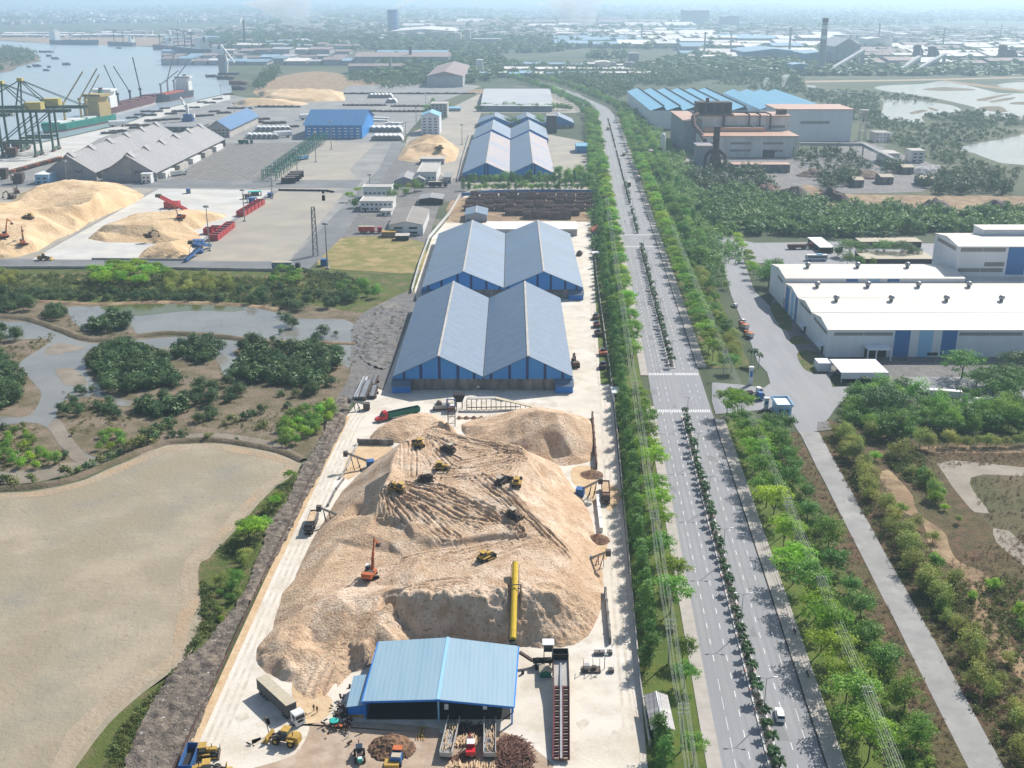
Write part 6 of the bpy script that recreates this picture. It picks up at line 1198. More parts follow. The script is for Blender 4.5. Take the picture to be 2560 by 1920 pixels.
# masts
def mast(label, t, x, y, yt, kind='light', r=.45, group=None):
    p = G(t, x, y); h = top_z(t, x, y, yt); T = thing('light_mast' if kind == 'light' else 'lattice_tower', label, 'light mast' if kind == 'light' else 'tower', (*p, .12), 0, group)
    if kind == 'light':
        P2(T, 'pole', MB().tube((0,0,0),(0,0,h),r,8,r*.5), M['steel']); P2(T, 'lamp_ring', MB().lathe([(1.6,h-.6),(1.8,h-.3),(1.6,h)],0,0,10).merge(MB().cb(0,0,h-1.2,3.4,.5,.6)), M['steel']); P2(T, 'footing', MB().cb(0,0,0,2.4,2.4,.8), M['concpale'])
    else:
        w = 1.5; mb = MB()
        for a, b in ((-1,-1),(1,-1),(1,1),(-1,1)): mb.beam((a*w,b*w,0),(a*w*.6,b*w*.6,h),.4)
        k = int(h/4)
        for i in range(k):
            z0, z1 = h*i/k, h*(i+1)/k; w0 = w*(1-.4*i/k); w1 = w*(1-.4*(i+1)/k)
            for s in (-1, 1): mb.beam((-w0,s*w0,z0),(w1,s*w1,z1),.26); mb.beam((s*w0,-w0,z0),(s*w1,w1,z1),.26); mb.beam((-w1,s*w1,z1),(w1,s*w1,z1),.26); mb.beam((s*w1,-w1,z1),(s*w1,w1,z1),.26)
        P2(T, 'lattice', mb, M['steel'])
    return T
mast('pale lattice tower near the end of the port road', '2a', 2030, 462, 150, 'lattice')
T = mast('dark monopole telecom mast beside the dry meadow', '2a', 2106, 545, 250, r=.5); P2(T, 'antennas', MB().cb(0,0,40,1.6,1.6,3).cb(0,0,44,1.2,1.2,2), M['dark']); P2(T, 'equipment_cabin', MB().box(-5,-1,6,10,0,4), M['bluepaint'])
for t, x, y, yt, lb in (('2a',1350,430,140,'tall light mast between the yellow heap and the red bins'),('2a',1574,240,35,'tall light mast at the front end of the rear red bins'),('2a',102,150,-60,'light mast at the left edge behind the largest pale heap'),('1a',432,1178,1035,'light mast at the corner of the quay-side grey warehouse'),('1a',1750,1195,1060,'light mast nearest the front of the green racks'),('1a',1912,1112,955,'light mast half way along the green racks'),('1a',2032,1042,850,'light mast at the far end of the green racks'),('1a',2132,960,780,'light mast in front of the wide royal-blue shed'),
        ('1b',490,780,690,'light mast among the dark steel stacks'),('1b',422,865,785,'light mast right of the white tank shells'),('1a',1510,760,660,'light mast beyond the royal-blue roofed shed'),('1a',1424,640,545,'light mast near the far quay'),('2a',1750,95,-40,'light mast at the top corner of the white slab'),('1b',192,1195,1120,'light mast by the compound end of the port road'),('1b',553,700,600,'light mast by the far steel stacks'),('1b',785,930,800,'light mast on the compound wall by the steep heap')): mast(lb, t, x, y, yt, group='port light masts')
# cargo on the port slab
def shell():
    T = thing('tank_shell', 'white half-round tank shell standing on the port slab', 'tank shell', (0,0,-400), 0); prof = [(5*math.cos(math.pi*i/10), 6*math.sin(math.pi*i/10)) for i in range(11)]
    P2(T, 'shell', MB().extr(prof, -8, 8), M['white']); P2(T, 'open_end', MB().extr([(x*.85, z*.85) for x, z in prof], -8.1, -8.02), M['louvre']); return T
SH = shell(); fst = True
for t, x0, x1, y, n, lb in (('1a',1665,1850,842,7,'in the rear row beside the royal-blue roofed shed'),('1a',1605,1765,890,6,'in the front row beside the royal-blue roofed shed'),('1b',210,375,845,6,'in the rear row right of the wide royal-blue shed'),('1b',232,378,900,6,'in the front row right of the wide royal-blue shed'),('1b',200,320,628,6,'in the far row by the dark steel stacks'),('1b',318,345,660,2,'in the far pair beside the steel stacks')):
    for i in range(n):
        q = G(t, x0+(x1-x0)*i/max(1,n-1), y); place(SH, (*q, .12), 0 if t == '1b' else .25, 'white half-round tank shell '+lb, None, 'tank shells '+lb, .95 if t == '1a' else 1.05, fst); fst = False
for t, x, y, lb in (('1a',755,815,'white tank on a trailer beside the green ship'),('1a',1975,770,'left white tank beside the wide royal-blue shed'),('1a',2025,790,'right white tank beside the wide royal-blue shed'),('1a',1818,885,'white tank at the end of the front shell row')):
    T = thing('tank', lb, 'tank', (*G(t, x, y), .12), .5); P2(T, 'barrel', MB().tube((-10,0,4.5),(10,0,4.5),3.4,14), M['white'], smooth=False); P2(T, 'saddle', MB().box(-7,-5,-2.5,2.5,0,2.2), M['dark']); P2(T, 'saddle', MB().box(5,7,-2.5,2.5,0,2.2), M['dark'])
def stack_proto(m, lab):
    T = thing('cargo_stack', lab, 'cargo', (0,0,-400)); rg = random.Random(hash(m) % 97); mb = MB()
    for k in range(6): mb.cb(-7.5+3*k, 0, 0, 2.7, 7, 1.6+rg.uniform(0,1.1))
    P2(T, 'bundles', mb, M[m], kind='stuff'); P2(T, 'dunnage', MB().box(-9,9,-.4,.4,-.1,.3), M['black']); return T
for key, (m, lst, lb) in {'a': ('rusty', [('1b',60+i*30,680,0) for i in range(8)]+[('1b',360+i*30,686,0) for i in range(7)]+[('1b',55+i*30,718,0) for i in range(7)]+[('1b',300+i*30,720,0) for i in range(9)], 'long rust-brown steel bundle among the far port stacks'),
        'b': ('dark', [('1b',60+i*60,605,0) for i in range(14)]+[('1a',1500+i*45,700,0) for i in range(3)]+[('1a',1700+i*40,690,0) for i in range(6)], 'dark cargo stack along the far edge of the port slab'),
        'c': ('darksteel', [('1a',x,y,.5) for x, y in ((850,760),(900,740),(960,745),(940,720),(1010,720),(1060,700),(1100,735),(1150,720),(1040,775),(1090,800),(1120,770),(880,825),(930,810),(850,810),(760,850),(700,860),(980,780),(1280,750),(1340,745),(1380,720),(1440,730),(1300,660),(1350,665),(1400,640),(1250,695),(1470,610),(1650,790),(1690,770),(1740,795),(1790,795),(1880,818))], 'dark steel cargo stack on the quay side of the port slab'),
        'd': ('white', [('1b',190+i*28,765+j*16,0) for i in range(4) for j in range(2)]+[('1b',340,800,0),('1b',380,798,0),('1b',60,748,0),('1b',100,748,0)], 'white sheeted cargo stack beyond the wide royal-blue shed')}.items():
    S_ = stack_proto(m, lb)
    for i, (t, x, y, a) in enumerate(lst): place(S_, (*G(t, x, y), .12), a+RT.uniform(-.06,.06), lb, None, 'port cargo: '+lb, RT.uniform(.8,1.1), i == 0)
def rack():
    T = thing('steel_rack', 'green steel frame rack in the long diagonal line on the port slab', 'steel rack', (0,0,-400)); g = M['green']; mb = MB()
    for a in (-6, 6):
        for b in (-4, 4): P2(T, 'post', MB().beam((a,b,0),(a,b,9),.5), g)
        P2(T, 'cross_beam', MB().beam((a,-4,8.8),(a,4,8.8),.5), g); P2(T, 'cross_brace', MB().beam((a,-4,.5),(a,4,8.5),.3), g)
    for b in (-4, 4): P2(T, 'top_rail', MB().beam((-6,b,8.8),(6,b,8.8),.5), g); P2(T, 'mid_rail', MB().beam((-6,b,4.5),(6,b,4.5),.4), g); P2(T, 'side_brace', MB().beam((-6,b,.5),(6,b,8.5),.3), g)
    return T
R_ = rack(); a, b = G('1a',1735,1160), G('1a',2065,905)
for i in range(17): t = i/16; place(R_, (a[0]+(b[0]-a[0])*t, a[1]+(b[1]-a[1])*t, .12), 0, None, None, 'green steel racks', None, i == 0)
for i, (x, y) in enumerate(((1880,1165),(1895,1150),(1910,1137),(1855,1178))):
    T = thing('cargo_crate', 'dark covered crate stack beside the green racks', 'crate', (*G('1a', x, y), .12), .2, 'dark crates by the green racks'); P2(T, 'body', MB().box(-6,6,-3,3,0,4.5), M['dark']); P2(T, 'cover', MB().box(-6.1,6.1,-3.1,3.1,4.5,4.9), M['darksteel'])
# railway of grabs and carts left
for i in range(26): T = thing('mooring_block', 'orange-rusty hopper cart in the line below the gantry cranes', 'cart', (*G('1a', 10+i*15, 1135-i*4.2), .12), .3, 'hopper carts below the cranes'); P2(T, 'hopper', MB().box(-2.4,2.4,-2.6,2.6,1,3.2), M['rusty'] if i % 5 else M['orange']); P2(T, 'chassis', MB().box(-2.6,2.6,-2,2,.3,.98), M['dark'])
for i, (x, y, w, m, lb) in enumerate(((30,965,40,'soot','dark hopper under the left gantry crane'),(110,960,50,'darksteel','grey hopper between the gantry legs'),(180,950,40,'concpale','pale container between the gantry legs'),(80,1010,60,'rusty','rust-brown spreader stack by the crane rails'),(120,1180,60,'darksteel','dark flatbed at the lower left of the port'),(30,1150,40,'soot','dark store at the far left of the port'))):
    T = thing('hopper', lb, 'hopper', (*G('1a', x, y), .12), .1); P2(T, 'bin', MB().cb(0,0,3,w*.16,8,6), M[m]); P2(T, 'frame', MB().cb(0,0,0,w*.12,6,2.98), M['darksteel'])
# red bins, stackers on the white slab
def bin_proto():
    T = thing('bin', 'red open-topped steel bin', 'bin', (0,0,-400)); r = M['red']
    for nm, q in (('side',(-3,-2.8,-3.5,3.5)),('side',(2.8,3,-3.5,3.5)),('end',(-2.8,2.8,-3.5,-3.3)),('end',(-2.8,2.8,3.3,3.5))): P2(T, nm, MB().box(*q,0,4.), r)
    P2(T, 'grating', MB().box(-2.8,2.8,-3.3,3.3,2.8,3.0), M['stackgrey']); return T
B_ = bin_proto(); k = 0
for (xa, ya), (xb, yb), n, lb in (((1556,205),(1672,135),6,'red open bin in the rear line on the port slab edge'),((1382,360),(1478,285),6,'red open bin in the front line next to the tall light mast'),((1345,320),(1385,310),2,'red open bin set apart left of the front line')):
    a, b = G('2a',xa,ya), G('2a',xb,yb)
    for i in range(n): t = i/(n-1); place(B_, (a[0]+(b[0]-a[0])*t, a[1]+(b[1]-a[1])*t, .14), -math.atan2(b[0]-a[0], b[1]-a[1]) if n > 2 else 0, lb, None, lb+'s', (1.,1.,1.), k == 0); k += 1
def stacker(label, t, foot, headp, headz, tail, m, base=(7,5,3.5), w=1.6, zc=5, legs=True, name='belt_stacker'):
    """inclined belt conveyor: foot hopper, truss, head drum"""
    f = G(t, *foot); T = thing(name, label, 'conveyor', (*f, .14)); hp = G3(t, *headp, headz); tl = G3(t, *tail, 1.6); rel = lambda p: (p[0]-f[0], p[1]-f[1], p[2]-.14)
    h, q = rel(hp), rel(tl); P2(T, 'boom', MB().beam(q, h, w, w*.7), M[m]); P2(T, 'belt', MB().beam((q[0],q[1],q[2]+w*.37+.05), (h[0],h[1],h[2]+w*.37+.05), w*.6, .08), M['rubber'])
    P2(T, 'base', MB().cb(0,0,0,*base), M[m]); d = Vector(h)-Vector(q); md = Vector(q)+d*.62; P2(T, 'head_drum', MB().cb(h[0],h[1],h[2]-1,w*1.2,w*1.2,2), M['darksteel'])
    if legs:
        for s in (-1, 1): P2(T, 'prop', MB().beam((s*base[0]*.35,0,base[2]), tuple(md), .3), M['darksteel']); P2(T, 'wheel', MB().wheel(s*base[0]*.5, 0, .6, .6, .4, 10, ax='x'), M['rubber'])
    return T
stacker('red belt stacker raised over the yellow port heap', '2a', (1110,155), (1018,75), 17, (1195,165), 'red', (11,7,5), 3.)
stacker('blue belt stacker at the front corner of the white slab', '2a', (1275,400), (1225,375), 9, (1350,395), 'bluepaint', (7,5,4), 2.4)
stacker('low blue feeder conveyor leading to the blue stacker', '2a', (1280,445), (1290,405), 5, (1190,490), 'bluepaint', (5,4,2), 2)
for x, y, w, m, lb in ((1640,75,34,'teal','teal canopy beside the rear red bins'),(1620,118,26,'bluepaint','blue feeder unit in front of the teal canopy'),(1590,95,20,'darksteel','dark pump unit left of the teal canopy'),(1740,85,14,'bluepaint','blue unit under the light mast at the slab corner'),(1212,60,12,'bluepaint','small blue box office at the rear of the white slab')):
    T = thing('plant_unit', lb, 'machine', (*G('2a', x, y), .14), .3); L_ = w*.30; P2(T, 'top', MB().box(-L_/2,L_/2,-2.4,2.4,3,3.5), M[m])
    for a in (-L_/2+.3, L_/2-.3): P2(T, 'frame', MB().box(a-.25,a+.25,-2,2,0,2.98), M['darksteel'])
    P2(T, 'body', MB().box(-L_*.3,L_*.3,-1.8,1.8,.2,2.6), M['darksteel' if m == 'teal' else m])
wall('low pale barrier along the front of the white slab', PL('2a:595,487 1180,492 1270,432'), 1.1, M['concpale'], .5, 'barrier', 'barrier')
wall('dark drainage barrier at the rear of the beige slab', PL('2a:1795,44 2100,48 2148,56'), 1.4, M['dark'], .8, 'barrier', 'barrier')
wall('concrete edge wall between the port road and the green belt', PL('2a:-300,545 600,545 1200,552 1760,562 1960,552'), 1.5, M['concpale'], .4, 'barrier', 'barrier')
# stacked logs
def log_stack(seed):
    T = thing('log_stack', 'stack of brown logs in the storage field behind the blue warehouses', 'log stack', (0,0,-400)); rg = random.Random(seed); mb = MB()
    for row in range(9):
        for k in range(11):
            y = -3.6+k*.66+(row % 2)*.33; z = .35+row*.5
            if row > 6 and rg.random() < .35: continue
            x = rg.uniform(-.35,.35); mb.tube((-3.3+x,y,z),(3.3+x,y+rg.uniform(-.15,.15),z+rg.uniform(-.08,.08)),.34,5)
    P2(T, 'logs', mb, M['logs'], kind='stuff'); P2(T, 'bearer', MB().box(-2.6,-2.2,-4,4,-.1,.1), M['bark']); return T
LS = [log_stack(i) for i in range(2)]; k = 0
for r, (xa, xb, y, n) in enumerate(((835,1640,92,13),(820,1640,116,13),(800,1640,142,13),(795,1640,170,13),(1060,1540,198,8),(1180,1480,220,5))):
    for i in range(n):
        q = G('2b', xa+(xb-xa)*(i+.5)/n, y); place(LS[k % 2], (q[0]+RT.uniform(-.4,.4), q[1]+RT.uniform(-1,1), .17), RT.uniform(-.05,.05), 'stack of brown logs in the %s row of the log field' % ('rearmost','second','third','fourth','fifth','front')[r], None, 'log stacks, row %d' % (r+1), (.98,1.25,RT.uniform(.75,1.2)), k < 2); k += 1
# the steel mill
T = thing('steel_mill', 'soot-stained steel mill with orange dusty roofs and dark ducts', 'steel mill', (235, 1140, .1)); W_ = M['millwall']
def blk(nm, x0, x1, y0, y1, z0, z1, m, rm=None, ov=1.2): 
    w = P(T, nm, MB().box(x0, x1, y0, y1, z0, z1), m)
    if rm: P(T, 'roof', MB().box(x0-ov, x1+ov, y0-ov, y1+ov, z1+.02, z1+.9), rm)
    return w
w = blk('front_hall_wall', 190, 284, 1112, 1158, .1, 20, W_, M['orangeroof'])
for a, b, z in ((190.5,206,12.5),(217,238,12.5),(250,270,12.5),(217,238,5.5),(250,270,5)): P(T, 'louvre_strip', MB().box(a, b, 1111.8, 1111.95, z, z+2.2), M['louvre'], w)
P(T, 'big_door', MB().box(250, 262, 1111.8, 1111.95, .1, 7), M['black'], w); P(T, 'ridge_monitor', MB().box(196, 258, 1146, 1154, 21, 25), M['orangeroof'])
w = blk('mid_hall_wall', 196, 286, 1160, 1200, .1, 35, W_, M['orangeroof'])
for a, b in ((217,248),(252,260),(265,282)): P(T, 'louvre_strip', MB().box(a, b, 1159.8, 1159.95, 23.5, 26), M['louvre'], w)
w = blk('right_hall_wall', 292, 375, 1240, 1300, .1, 34, M['whitewall'], M['orangeroof'])
for a, b in ((318,350),(295,301)): P(T, 'louvre_strip', MB().box(a, b, 1239.8, 1239.95, 19, 22), M['louvre'], w)
blk('left_hall_wall', 178, 195.5, 1160, 1260, .1, 30, M['greywall'], M['orangeroof'])
for i in range(6): P(T, 'roof_slope', slab(MB(), (167+i*19.6,1361,22), (183+i*19.6,1361,27), (183+i*19.6,1650,27), (167+i*19.6,1650,22), .4), M['rooflightblue']); P(T, 'roof_slope', slab(MB(), (183+i*19.6,1361,27), (186.6+i*19.6,1361,22), (186.6+i*19.6,1650,22), (183+i*19.6,1650,27), .4), M['rooflightblue']); P(T, 'skylight_band', MB().box(182.6+i*19.6,183.8+i*19.6,1361,1650,26.9,28), M['dark'])
P(T, 'rear_hall_wall', MB().box(168, 284, 1363, 1648, .1, 21.8), M['whitewall'])
for i in range(4): P(T, 'roof_slope', slab(MB(), (290+i*19,1320,27), (304+i*19,1320,32), (304+i*19,1560,32), (290+i*19,1560,27), .4), M['rooflightblue']); P(T, 'roof_slope', slab(MB(), (304+i*19,1320,32), (309+i*19,1320,27), (309+i*19,1560,27), (304+i*19,1560,32), .4), M['rooflightblue'])
P(T, 'rear_hall_wall', MB().box(291, 365, 1322, 1558, .1, 26.8), M['whitewall'])
so_ = M['soot']; bh = P(T, 'baghouse', MB().box(190, 226, 1160, 1178, 37.5, 49), so_)
for i in range(4): P(T, 'baghouse_bay', MB().box(192+i*8.6, 198+i*8.6, 1159.6, 1159.9, 39, 47), M['black'], bh)
P(T, 'baghouse_platform', MB().box(188, 228, 1158, 1180, 36, 37.4), M['darksteel'])
P(T, 'duct', MB().path([(190,1152,38),(184,1145,36),(184,1135,28),(189,1122,22),(192,1112,16),(192,1108,2)], 2.2, 10), M['rusty'])
P(T, 'duct', MB().path([(218,1158,36),(218,1158.5,21.5)], 1.4, 8), so_)
for x in (244, 255, 266): P(T, 'roof_duct', MB().path([(226,1168,38.5),(x-4,1165,38.5),(x,1158,37),(x,1157.5,22)], .8, 6), so_)
for x, h in ((214,24),(248,26)): P(T, 'roof_vent', MB().box(276,285,1170,1180,36,41) if x == 248 else MB().box(200,203,1165,1168,49.05,53), M['rusty'])
T = thing('chimney', 'dark sooty chimney on a fat cone base in front of the mill', 'chimney', (*G('1c',222,1100), .1)); h = top_z('1c',222,1100,812)
P2(T, 'shaft', MB().lathe([(3.4,10),(2.9,h*.7),(3.4,h*.72),(3.4,h*.75),(2.9,h*.76),(3.0,h)], 0, 0, 14), M['soot']); P2(T, 'cone_base', MB().lathe([(7,0),(7,3),(4.2,14),(3.5,17)], 0, 0, 14), M['rusty'])
for s in (-1, 1): P2(T, 'flue', MB().path([(s*3,0,19),(s*9,0,14),(s*9.5,0,0)], 1.6, 8), M['soot'])
T = thing('fan_house', 'grey box fan house left of the dark chimney', 'fan house', (*G('1c',150,1060), .1)); P2(T, 'wall', MB().box(-6,8,0,22,0,17), M['greywall']); P2(T, 'roof', MB().box(-7,9,-1,23,17.02,18), M['rust'])
T = thing('gas_tank', 'tall white cylindrical gas tank left of the mill', 'tank', (*G('1b',2073,1020), .1)); h = top_z('1b',2073,1020,856); P2(T, 'vessel', MB().lathe([(2.6,1),(2.6,h-2.5),(1.8,h-.8),(.3,h)], 0, 0, 14), M['white'], smooth=True); P2(T, 'skirt', MB().lathe([(2.2,0),(2.2,.99)], 0, 0, 12), M['stackgrey']); P2(T, 'valve_house', MB().box(-14,-4,-3,8,0,8), M['rust'])
T = thing('water_tower', 'pale concrete water tower on four legs right of the mill', 'water tower', (*G('1c',1167,900), .1)); h = top_z('1c',1167,900,706)
for a in (-2.4, 2.4):
    for b in (-2.4, 2.4): P2(T, 'leg', MB().beam((a*1.4,b*1.4,0),(a,b,h-4.5),.9), M['concpale'])
P2(T, 'tank', MB().lathe([(4.6,h-4.5),(5,h-4),(5,h-.4),(4.4,h)], 0, 0, 14), M['concpale'])
for z in (.3,.55,.8): P2(T, 'ring_beam', MB().cb(0,0,h*z,6,6,.6), M['concpale'])
T = thing('conveyor_gallery', 'long grey conveyor gallery on trestles right of the mill', 'conveyor', (*G('1c',970,960), .1)); a, b, c = G3('1c',762,925,11), G3('1c',1180,930,11), G3('1c',1400,1040,7)
P(T, 'gallery', MB().beam(a, b, 4, 3), M['stackgrey']); P(T, 'gallery', MB().beam(b, c, 4, 3), M['stackgrey'])
for i in range(6): t = i/5; P(T, 'trestle', MB().beam((a[0]+(b[0]-a[0])*t, a[1]+(b[1]-a[1])*t, .1), (a[0]+(b[0]-a[0])*t, a[1]+(b[1]-a[1])*t, 9.4), 1.2), M['stackgrey'])
house('pump_house', 'low pale block house beside the water tower', 'pump house', '1c', 1255, 1350, 915, 22, 10, 'brownroof', 'concpale', 0, 4, winm='dark')
house('transfer_house', 'pale transfer house at the end of the conveyor gallery', 'transfer house', '1c', 1310, 1410, 1050, 24, 9, 'concpale', 'millwall', 0, 2)
house('block_house', 'square grey house in the trees right of the transfer house', 'house', '1c', 1485, 1570, 1045, 18, 11, 'concpale', 'millwall', 0, 2)
house('scrap_shed', 'low tan roofed shed in front of the dark chimney', 'shed', '1c', 340, 705, 1110, 14, 7, 'orangeroof', 'concwall', 0, 0, door=False)
for x0, x1, y, lb in ((1545,1620,1195,'small tan shed at the rear of the sand yard'),(1290,1370,1185,'left small tan shed behind the sand yard'),(1430,1500,1120,'grey domed store beside the white scrap piles'),(1120,1180,1205,'low tan shed between the scrap heaps')): house('shed', lb, 'shed', '1c', x0, x1, y, 16, 6, 'tarp', 'concwall', 1.5, 0, 'x', door=False)
def scrap(lb, t, x, y, R, h, m, seed):
    X, Y = np.meshgrid(np.arange(-R,R+.1,R/16), np.arange(-R*.7,R*.7+.1,R/16)); Rr = np.hypot(X, Y/.7); Z = h*(1-(Rr/R)**1.5)*(1+.5*fbm(X,Y,R/4,3,seed))+.5*fbm(X,Y,R/8,2,seed+1)
    o = grid_mesh('scrap_heap', X, Y, Z, Rr < R, m); o.location = (*G(t, x, y), .1); tag(o, lb, 'scrap heap')
for i, (t, x, y, R, h, m, lb) in enumerate((('2c',545,70,13,9,'logs','brown scrap heap, leftmost above the dark wood'),('2c',730,90,15,10,'rubble','mixed scrap heap beside the sandy track'),('2c',975,105,15,10,'soot','dark grey scrap heap on the sand yard'),('2c',1640,140,12,5,'soot','low dark heap in the middle of the sand yard'),('2c',2050,160,17,7,'soot','dark heap at the right end of the sand yard'),('2c',1370,150,14,5,'soot','dark heap at the lower edge of the sand yard'),('1c',870,1130,18,6,'logs','long brown scrap heap behind the tan shed'),('1c',1190,1140,18,6,'logs','brown scrap heap right of the burning pile'),('1c',1590,1110,22,7,'stackgrey','whitish scrap heap by the domed store'),('1c',560,1225,14,7,'logs','dark brown scrap heap behind the roadside wood'))): scrap(lb, t, x, y, R, h, M[m], i)
# chimney and works on the far side of the marsh
T = thing('chimney', 'very tall striped grey chimney across the marsh', 'chimney', (*G('1c',905,470), .1), 0); h = top_z('1c',905,470,116)
P2(T, 'shaft', MB().lathe([(9,0),(5.6,h*.92)], 0, 0, 16), M['stackgrey'])
for a in (.62,.80): P2(T, 'band', MB().lathe([(9-3.4*a+.15,h*a),(9-3.4*(a+.07)+.15,h*(a+.07))], 0, 0, 16), M['white'])
P2(T, 'crown', MB().lathe([(6.2,h*.92),(6.4,h)], 0, 0, 16), M['soot'])
T = thing('cooling_tower', 'blue cylindrical tower rising from the hazy plant in the distance', 'tower', (*G('1b',342,222), .1)); h = top_z('1b',342,222,64); P2(T, 'shell', MB().lathe([(24,0),(22,h*.6),(23,h)], 0, 0, 24), M['bluepaint'], smooth=True); P2(T, 'rim', MB().lathe([(23.6,h-6),(23.6,h+1)], 0, 0, 24), M['bluepaint'])
FAR = []
def far(kind, lb, cat, t, x0, x1, y, yt, d, roof, wall, rise=.0, group=None):
    a, b = G(t, x0, y), G(t, x1, y); h = max(6., top_z(t, x0, y, yt)); T = thing(kind, lb, cat, ((a[0]+b[0])/2, a[1]+d/2, .1), 0, group); w = (b[0]-a[0])/2
    P2(T, 'wall', MB().box(-w, w, -d/2, d/2, 0, h), M[wall]); o = 1.5
    P2(T, 'roof', MB().extx([(-d/2-o,h+.02),(d/2+o,h+.02),(0,h+.6+d*(rise or .05))], -w-o, w+o) if d < 2*w else MB().extr([(-w-o,h+.02),(w+o,h+.02),(0,h+.6+2*w*(rise or .05))], -d/2-o, d/2+o), M[roof]); return T
far('far_factory', 'long dark rolling mill behind the port with tan roof strips', 'factory', '1b', 95, 695, 425, 365, 130, 'farrust', 'farwall'); far('far_factory', 'upper roof of the long dark rolling mill', 'factory', '1b', 240, 690, 385, 335, 60, 'farblue', 'farwall')
far('far_factory', 'tan-roofed hall in front of the dark rolling mill', 'factory', '1b', 55, 400, 475, 425, 60, 'farrust', 'farwall'); far('far_factory', 'large rust and blue roofed hall with a ridge vent, right of the rolling mill', 'factory', '1b', 560, 790, 560, 490, 330, 'farrust', 'farwall', .12)
far('far_factory', 'blue hall with red framed front across the marsh', 'factory', '1c', 412, 800, 400, 335, 190, 'farblue', 'farblue'); far('far_factory', 'blue-grey hall in front of the tall chimney', 'factory', '1c', 800, 995, 425, 345, 120, 'farblue', 'farblue'); far('far_factory', 'tall curved grey hall right of the tall chimney', 'factory', '1c', 985, 1150, 430, 300, 140, 'farwall', 'farwall', .3)
far('far_factory', 'low pale platform hall on the far bank of the marsh', 'factory', '1c', 400, 740, 475, 455, 60, 'farroof', 'farwall'); far('far_factory', 'big pale block with a tower, right of the tall chimney', 'factory', '1c', 1200, 1360, 330, 250, 90, 'farroof', 'farroof'); far('far_factory', 'small pale block left of the big pale one', 'factory', '1c', 1050, 1110, 310, 255, 60, 'farroof', 'farwall')
far('far_factory', 'dark blue block at the waterside left of the tall chimney', 'factory', '1c', 722, 820, 475, 415, 50, 'farblue', 'farblue'); far('far_tower_block', 'hazy large slab block on the skyline left', 'tower block', '1c', 20, 185, 165, 66, 120, 'farwall', 'farwall'); far('far_tower_block', 'hazy smaller slab block beside the large one', 'tower block', '1c', 275, 380, 185, 106, 120, 'farwall', 'farwall')
far('far_house', 'white control house among the trees beyond the avenue bend', 'house', '1b', 1648, 1735, 462, 400, 40, 'farroof', 'farroof'); far('far_house', 'dark plant tower beyond the avenue bend', 'tower', '1b', 1860, 1920, 425, 345, 40, 'farwall', 'farwall')
far('far_tower_block', 'left tower of the twin flats before the silos', 'tower block', '1b', 740, 778, 285, 215, 40, 'farroof', 'farroof'); far('far_tower_block', 'right tower of the twin flats before the silos', 'tower block', '1b', 803, 840, 295, 192, 40, 'farroof', 'farroof')
far('far_stadium', 'wide pale dome-roofed hall beside the blue tower', 'hall', '1b', 330, 740, 235, 200, 500, 'farroof', 'farroof', .03)
for i in range(7):
    T = thing('silo', 'dark silo in the row behind the twin flats', 'silo', (*G('1b', 868+i*24, 297), .1), 0, 'silos behind the twin flats'); h = top_z('1b',868,297,250); P2(T, 'shell', MB().lathe([(15,0),(15,h),(3,h*1.12)], 0, 0, 14), M['farwall'])
for i, x in enumerate((889,907)):
    T = thing('silo', ('shorter' if i == 0 else 'taller')+' slim white tower among the trees behind the white shed', 'tower', (*G('1b', x, 472), .1)); h = top_z('1b', x, 472, 380); P2(T, 'vessel', MB().lathe([(5,0),(5,h*.95),(2,h)], 0, 0, 12), M['white'])
for i, x in enumerate((1752,1842,1872)):
    T = thing('silo', ('left','middle','right')[i]+' grey batching silo beyond the avenue bend', 'silo', (*G('1b', x, 455), .1)); h = top_z('1b', x, 455, 395); P2(T, 'vessel', MB().lathe([(7,0),(7,h*.9),(2,h)], 0, 0, 12), M['farwall'])
T = thing('chimney', 'thin pale chimney before the dark rolling mill', 'chimney', (*G('1b',325,480), .1)); P2(T, 'shaft', MB().lathe([(3.5,0),(3,top_z('1b',325,480,362))], 0, 0, 10), M['concpale']); T = thing('chimney', 'thin dark chimney on the rolling mill', 'chimney', (*G('1b',455,420), .1)); P2(T, 'shaft', MB().lathe([(4,0),(3,top_z('1b',455,420,298))], 0, 0, 10), M['soot'])
for x, y, yt in ((1515,400,290),(1610,405,300),(1620,405,310),(2060,425,290),(2120,425,320)):
    T = thing('furnace_tower', 'dark furnace tower in the hazy ironworks at the right', 'furnace', (*G('1c', x, y), .1), 0, 'ironworks furnaces'); h = top_z('1c', x, y, yt); P2(T, 'tower', MB().lathe([(16,0),(9,h*.6),(10,h)], 0, 0, 10), M['soot']); P2(T, 'downcomer', MB().path([(0,0,h),(14,4,h*.7),(18,4,0)], 2.6, 6), M['soot'])
for a, b, lb in (((940,475,.1),(1165,390,40),'left inclined conveyor of the hazy ironworks'),((1400,470,.1),(1530,425,25),'middle inclined conveyor of the hazy ironworks'),((1500,470,.1),(1690,422,30),'right inclined conveyor of the hazy ironworks')):
    A_ = G3('1c', *a); Bq = G('1c', b[0], a[1]-30); T = thing('conveyor', lb, 'conveyor', A_); P(T, 'gallery', MB().beam((A_[0],A_[1],3), (Bq[0],Bq[1],b[2]), 9, 6), M['farwall']); P(T, 'trestle', MB().beam((Bq[0],Bq[1],.1), (Bq[0],Bq[1],b[2]-3.2), 6), M['farwall'])
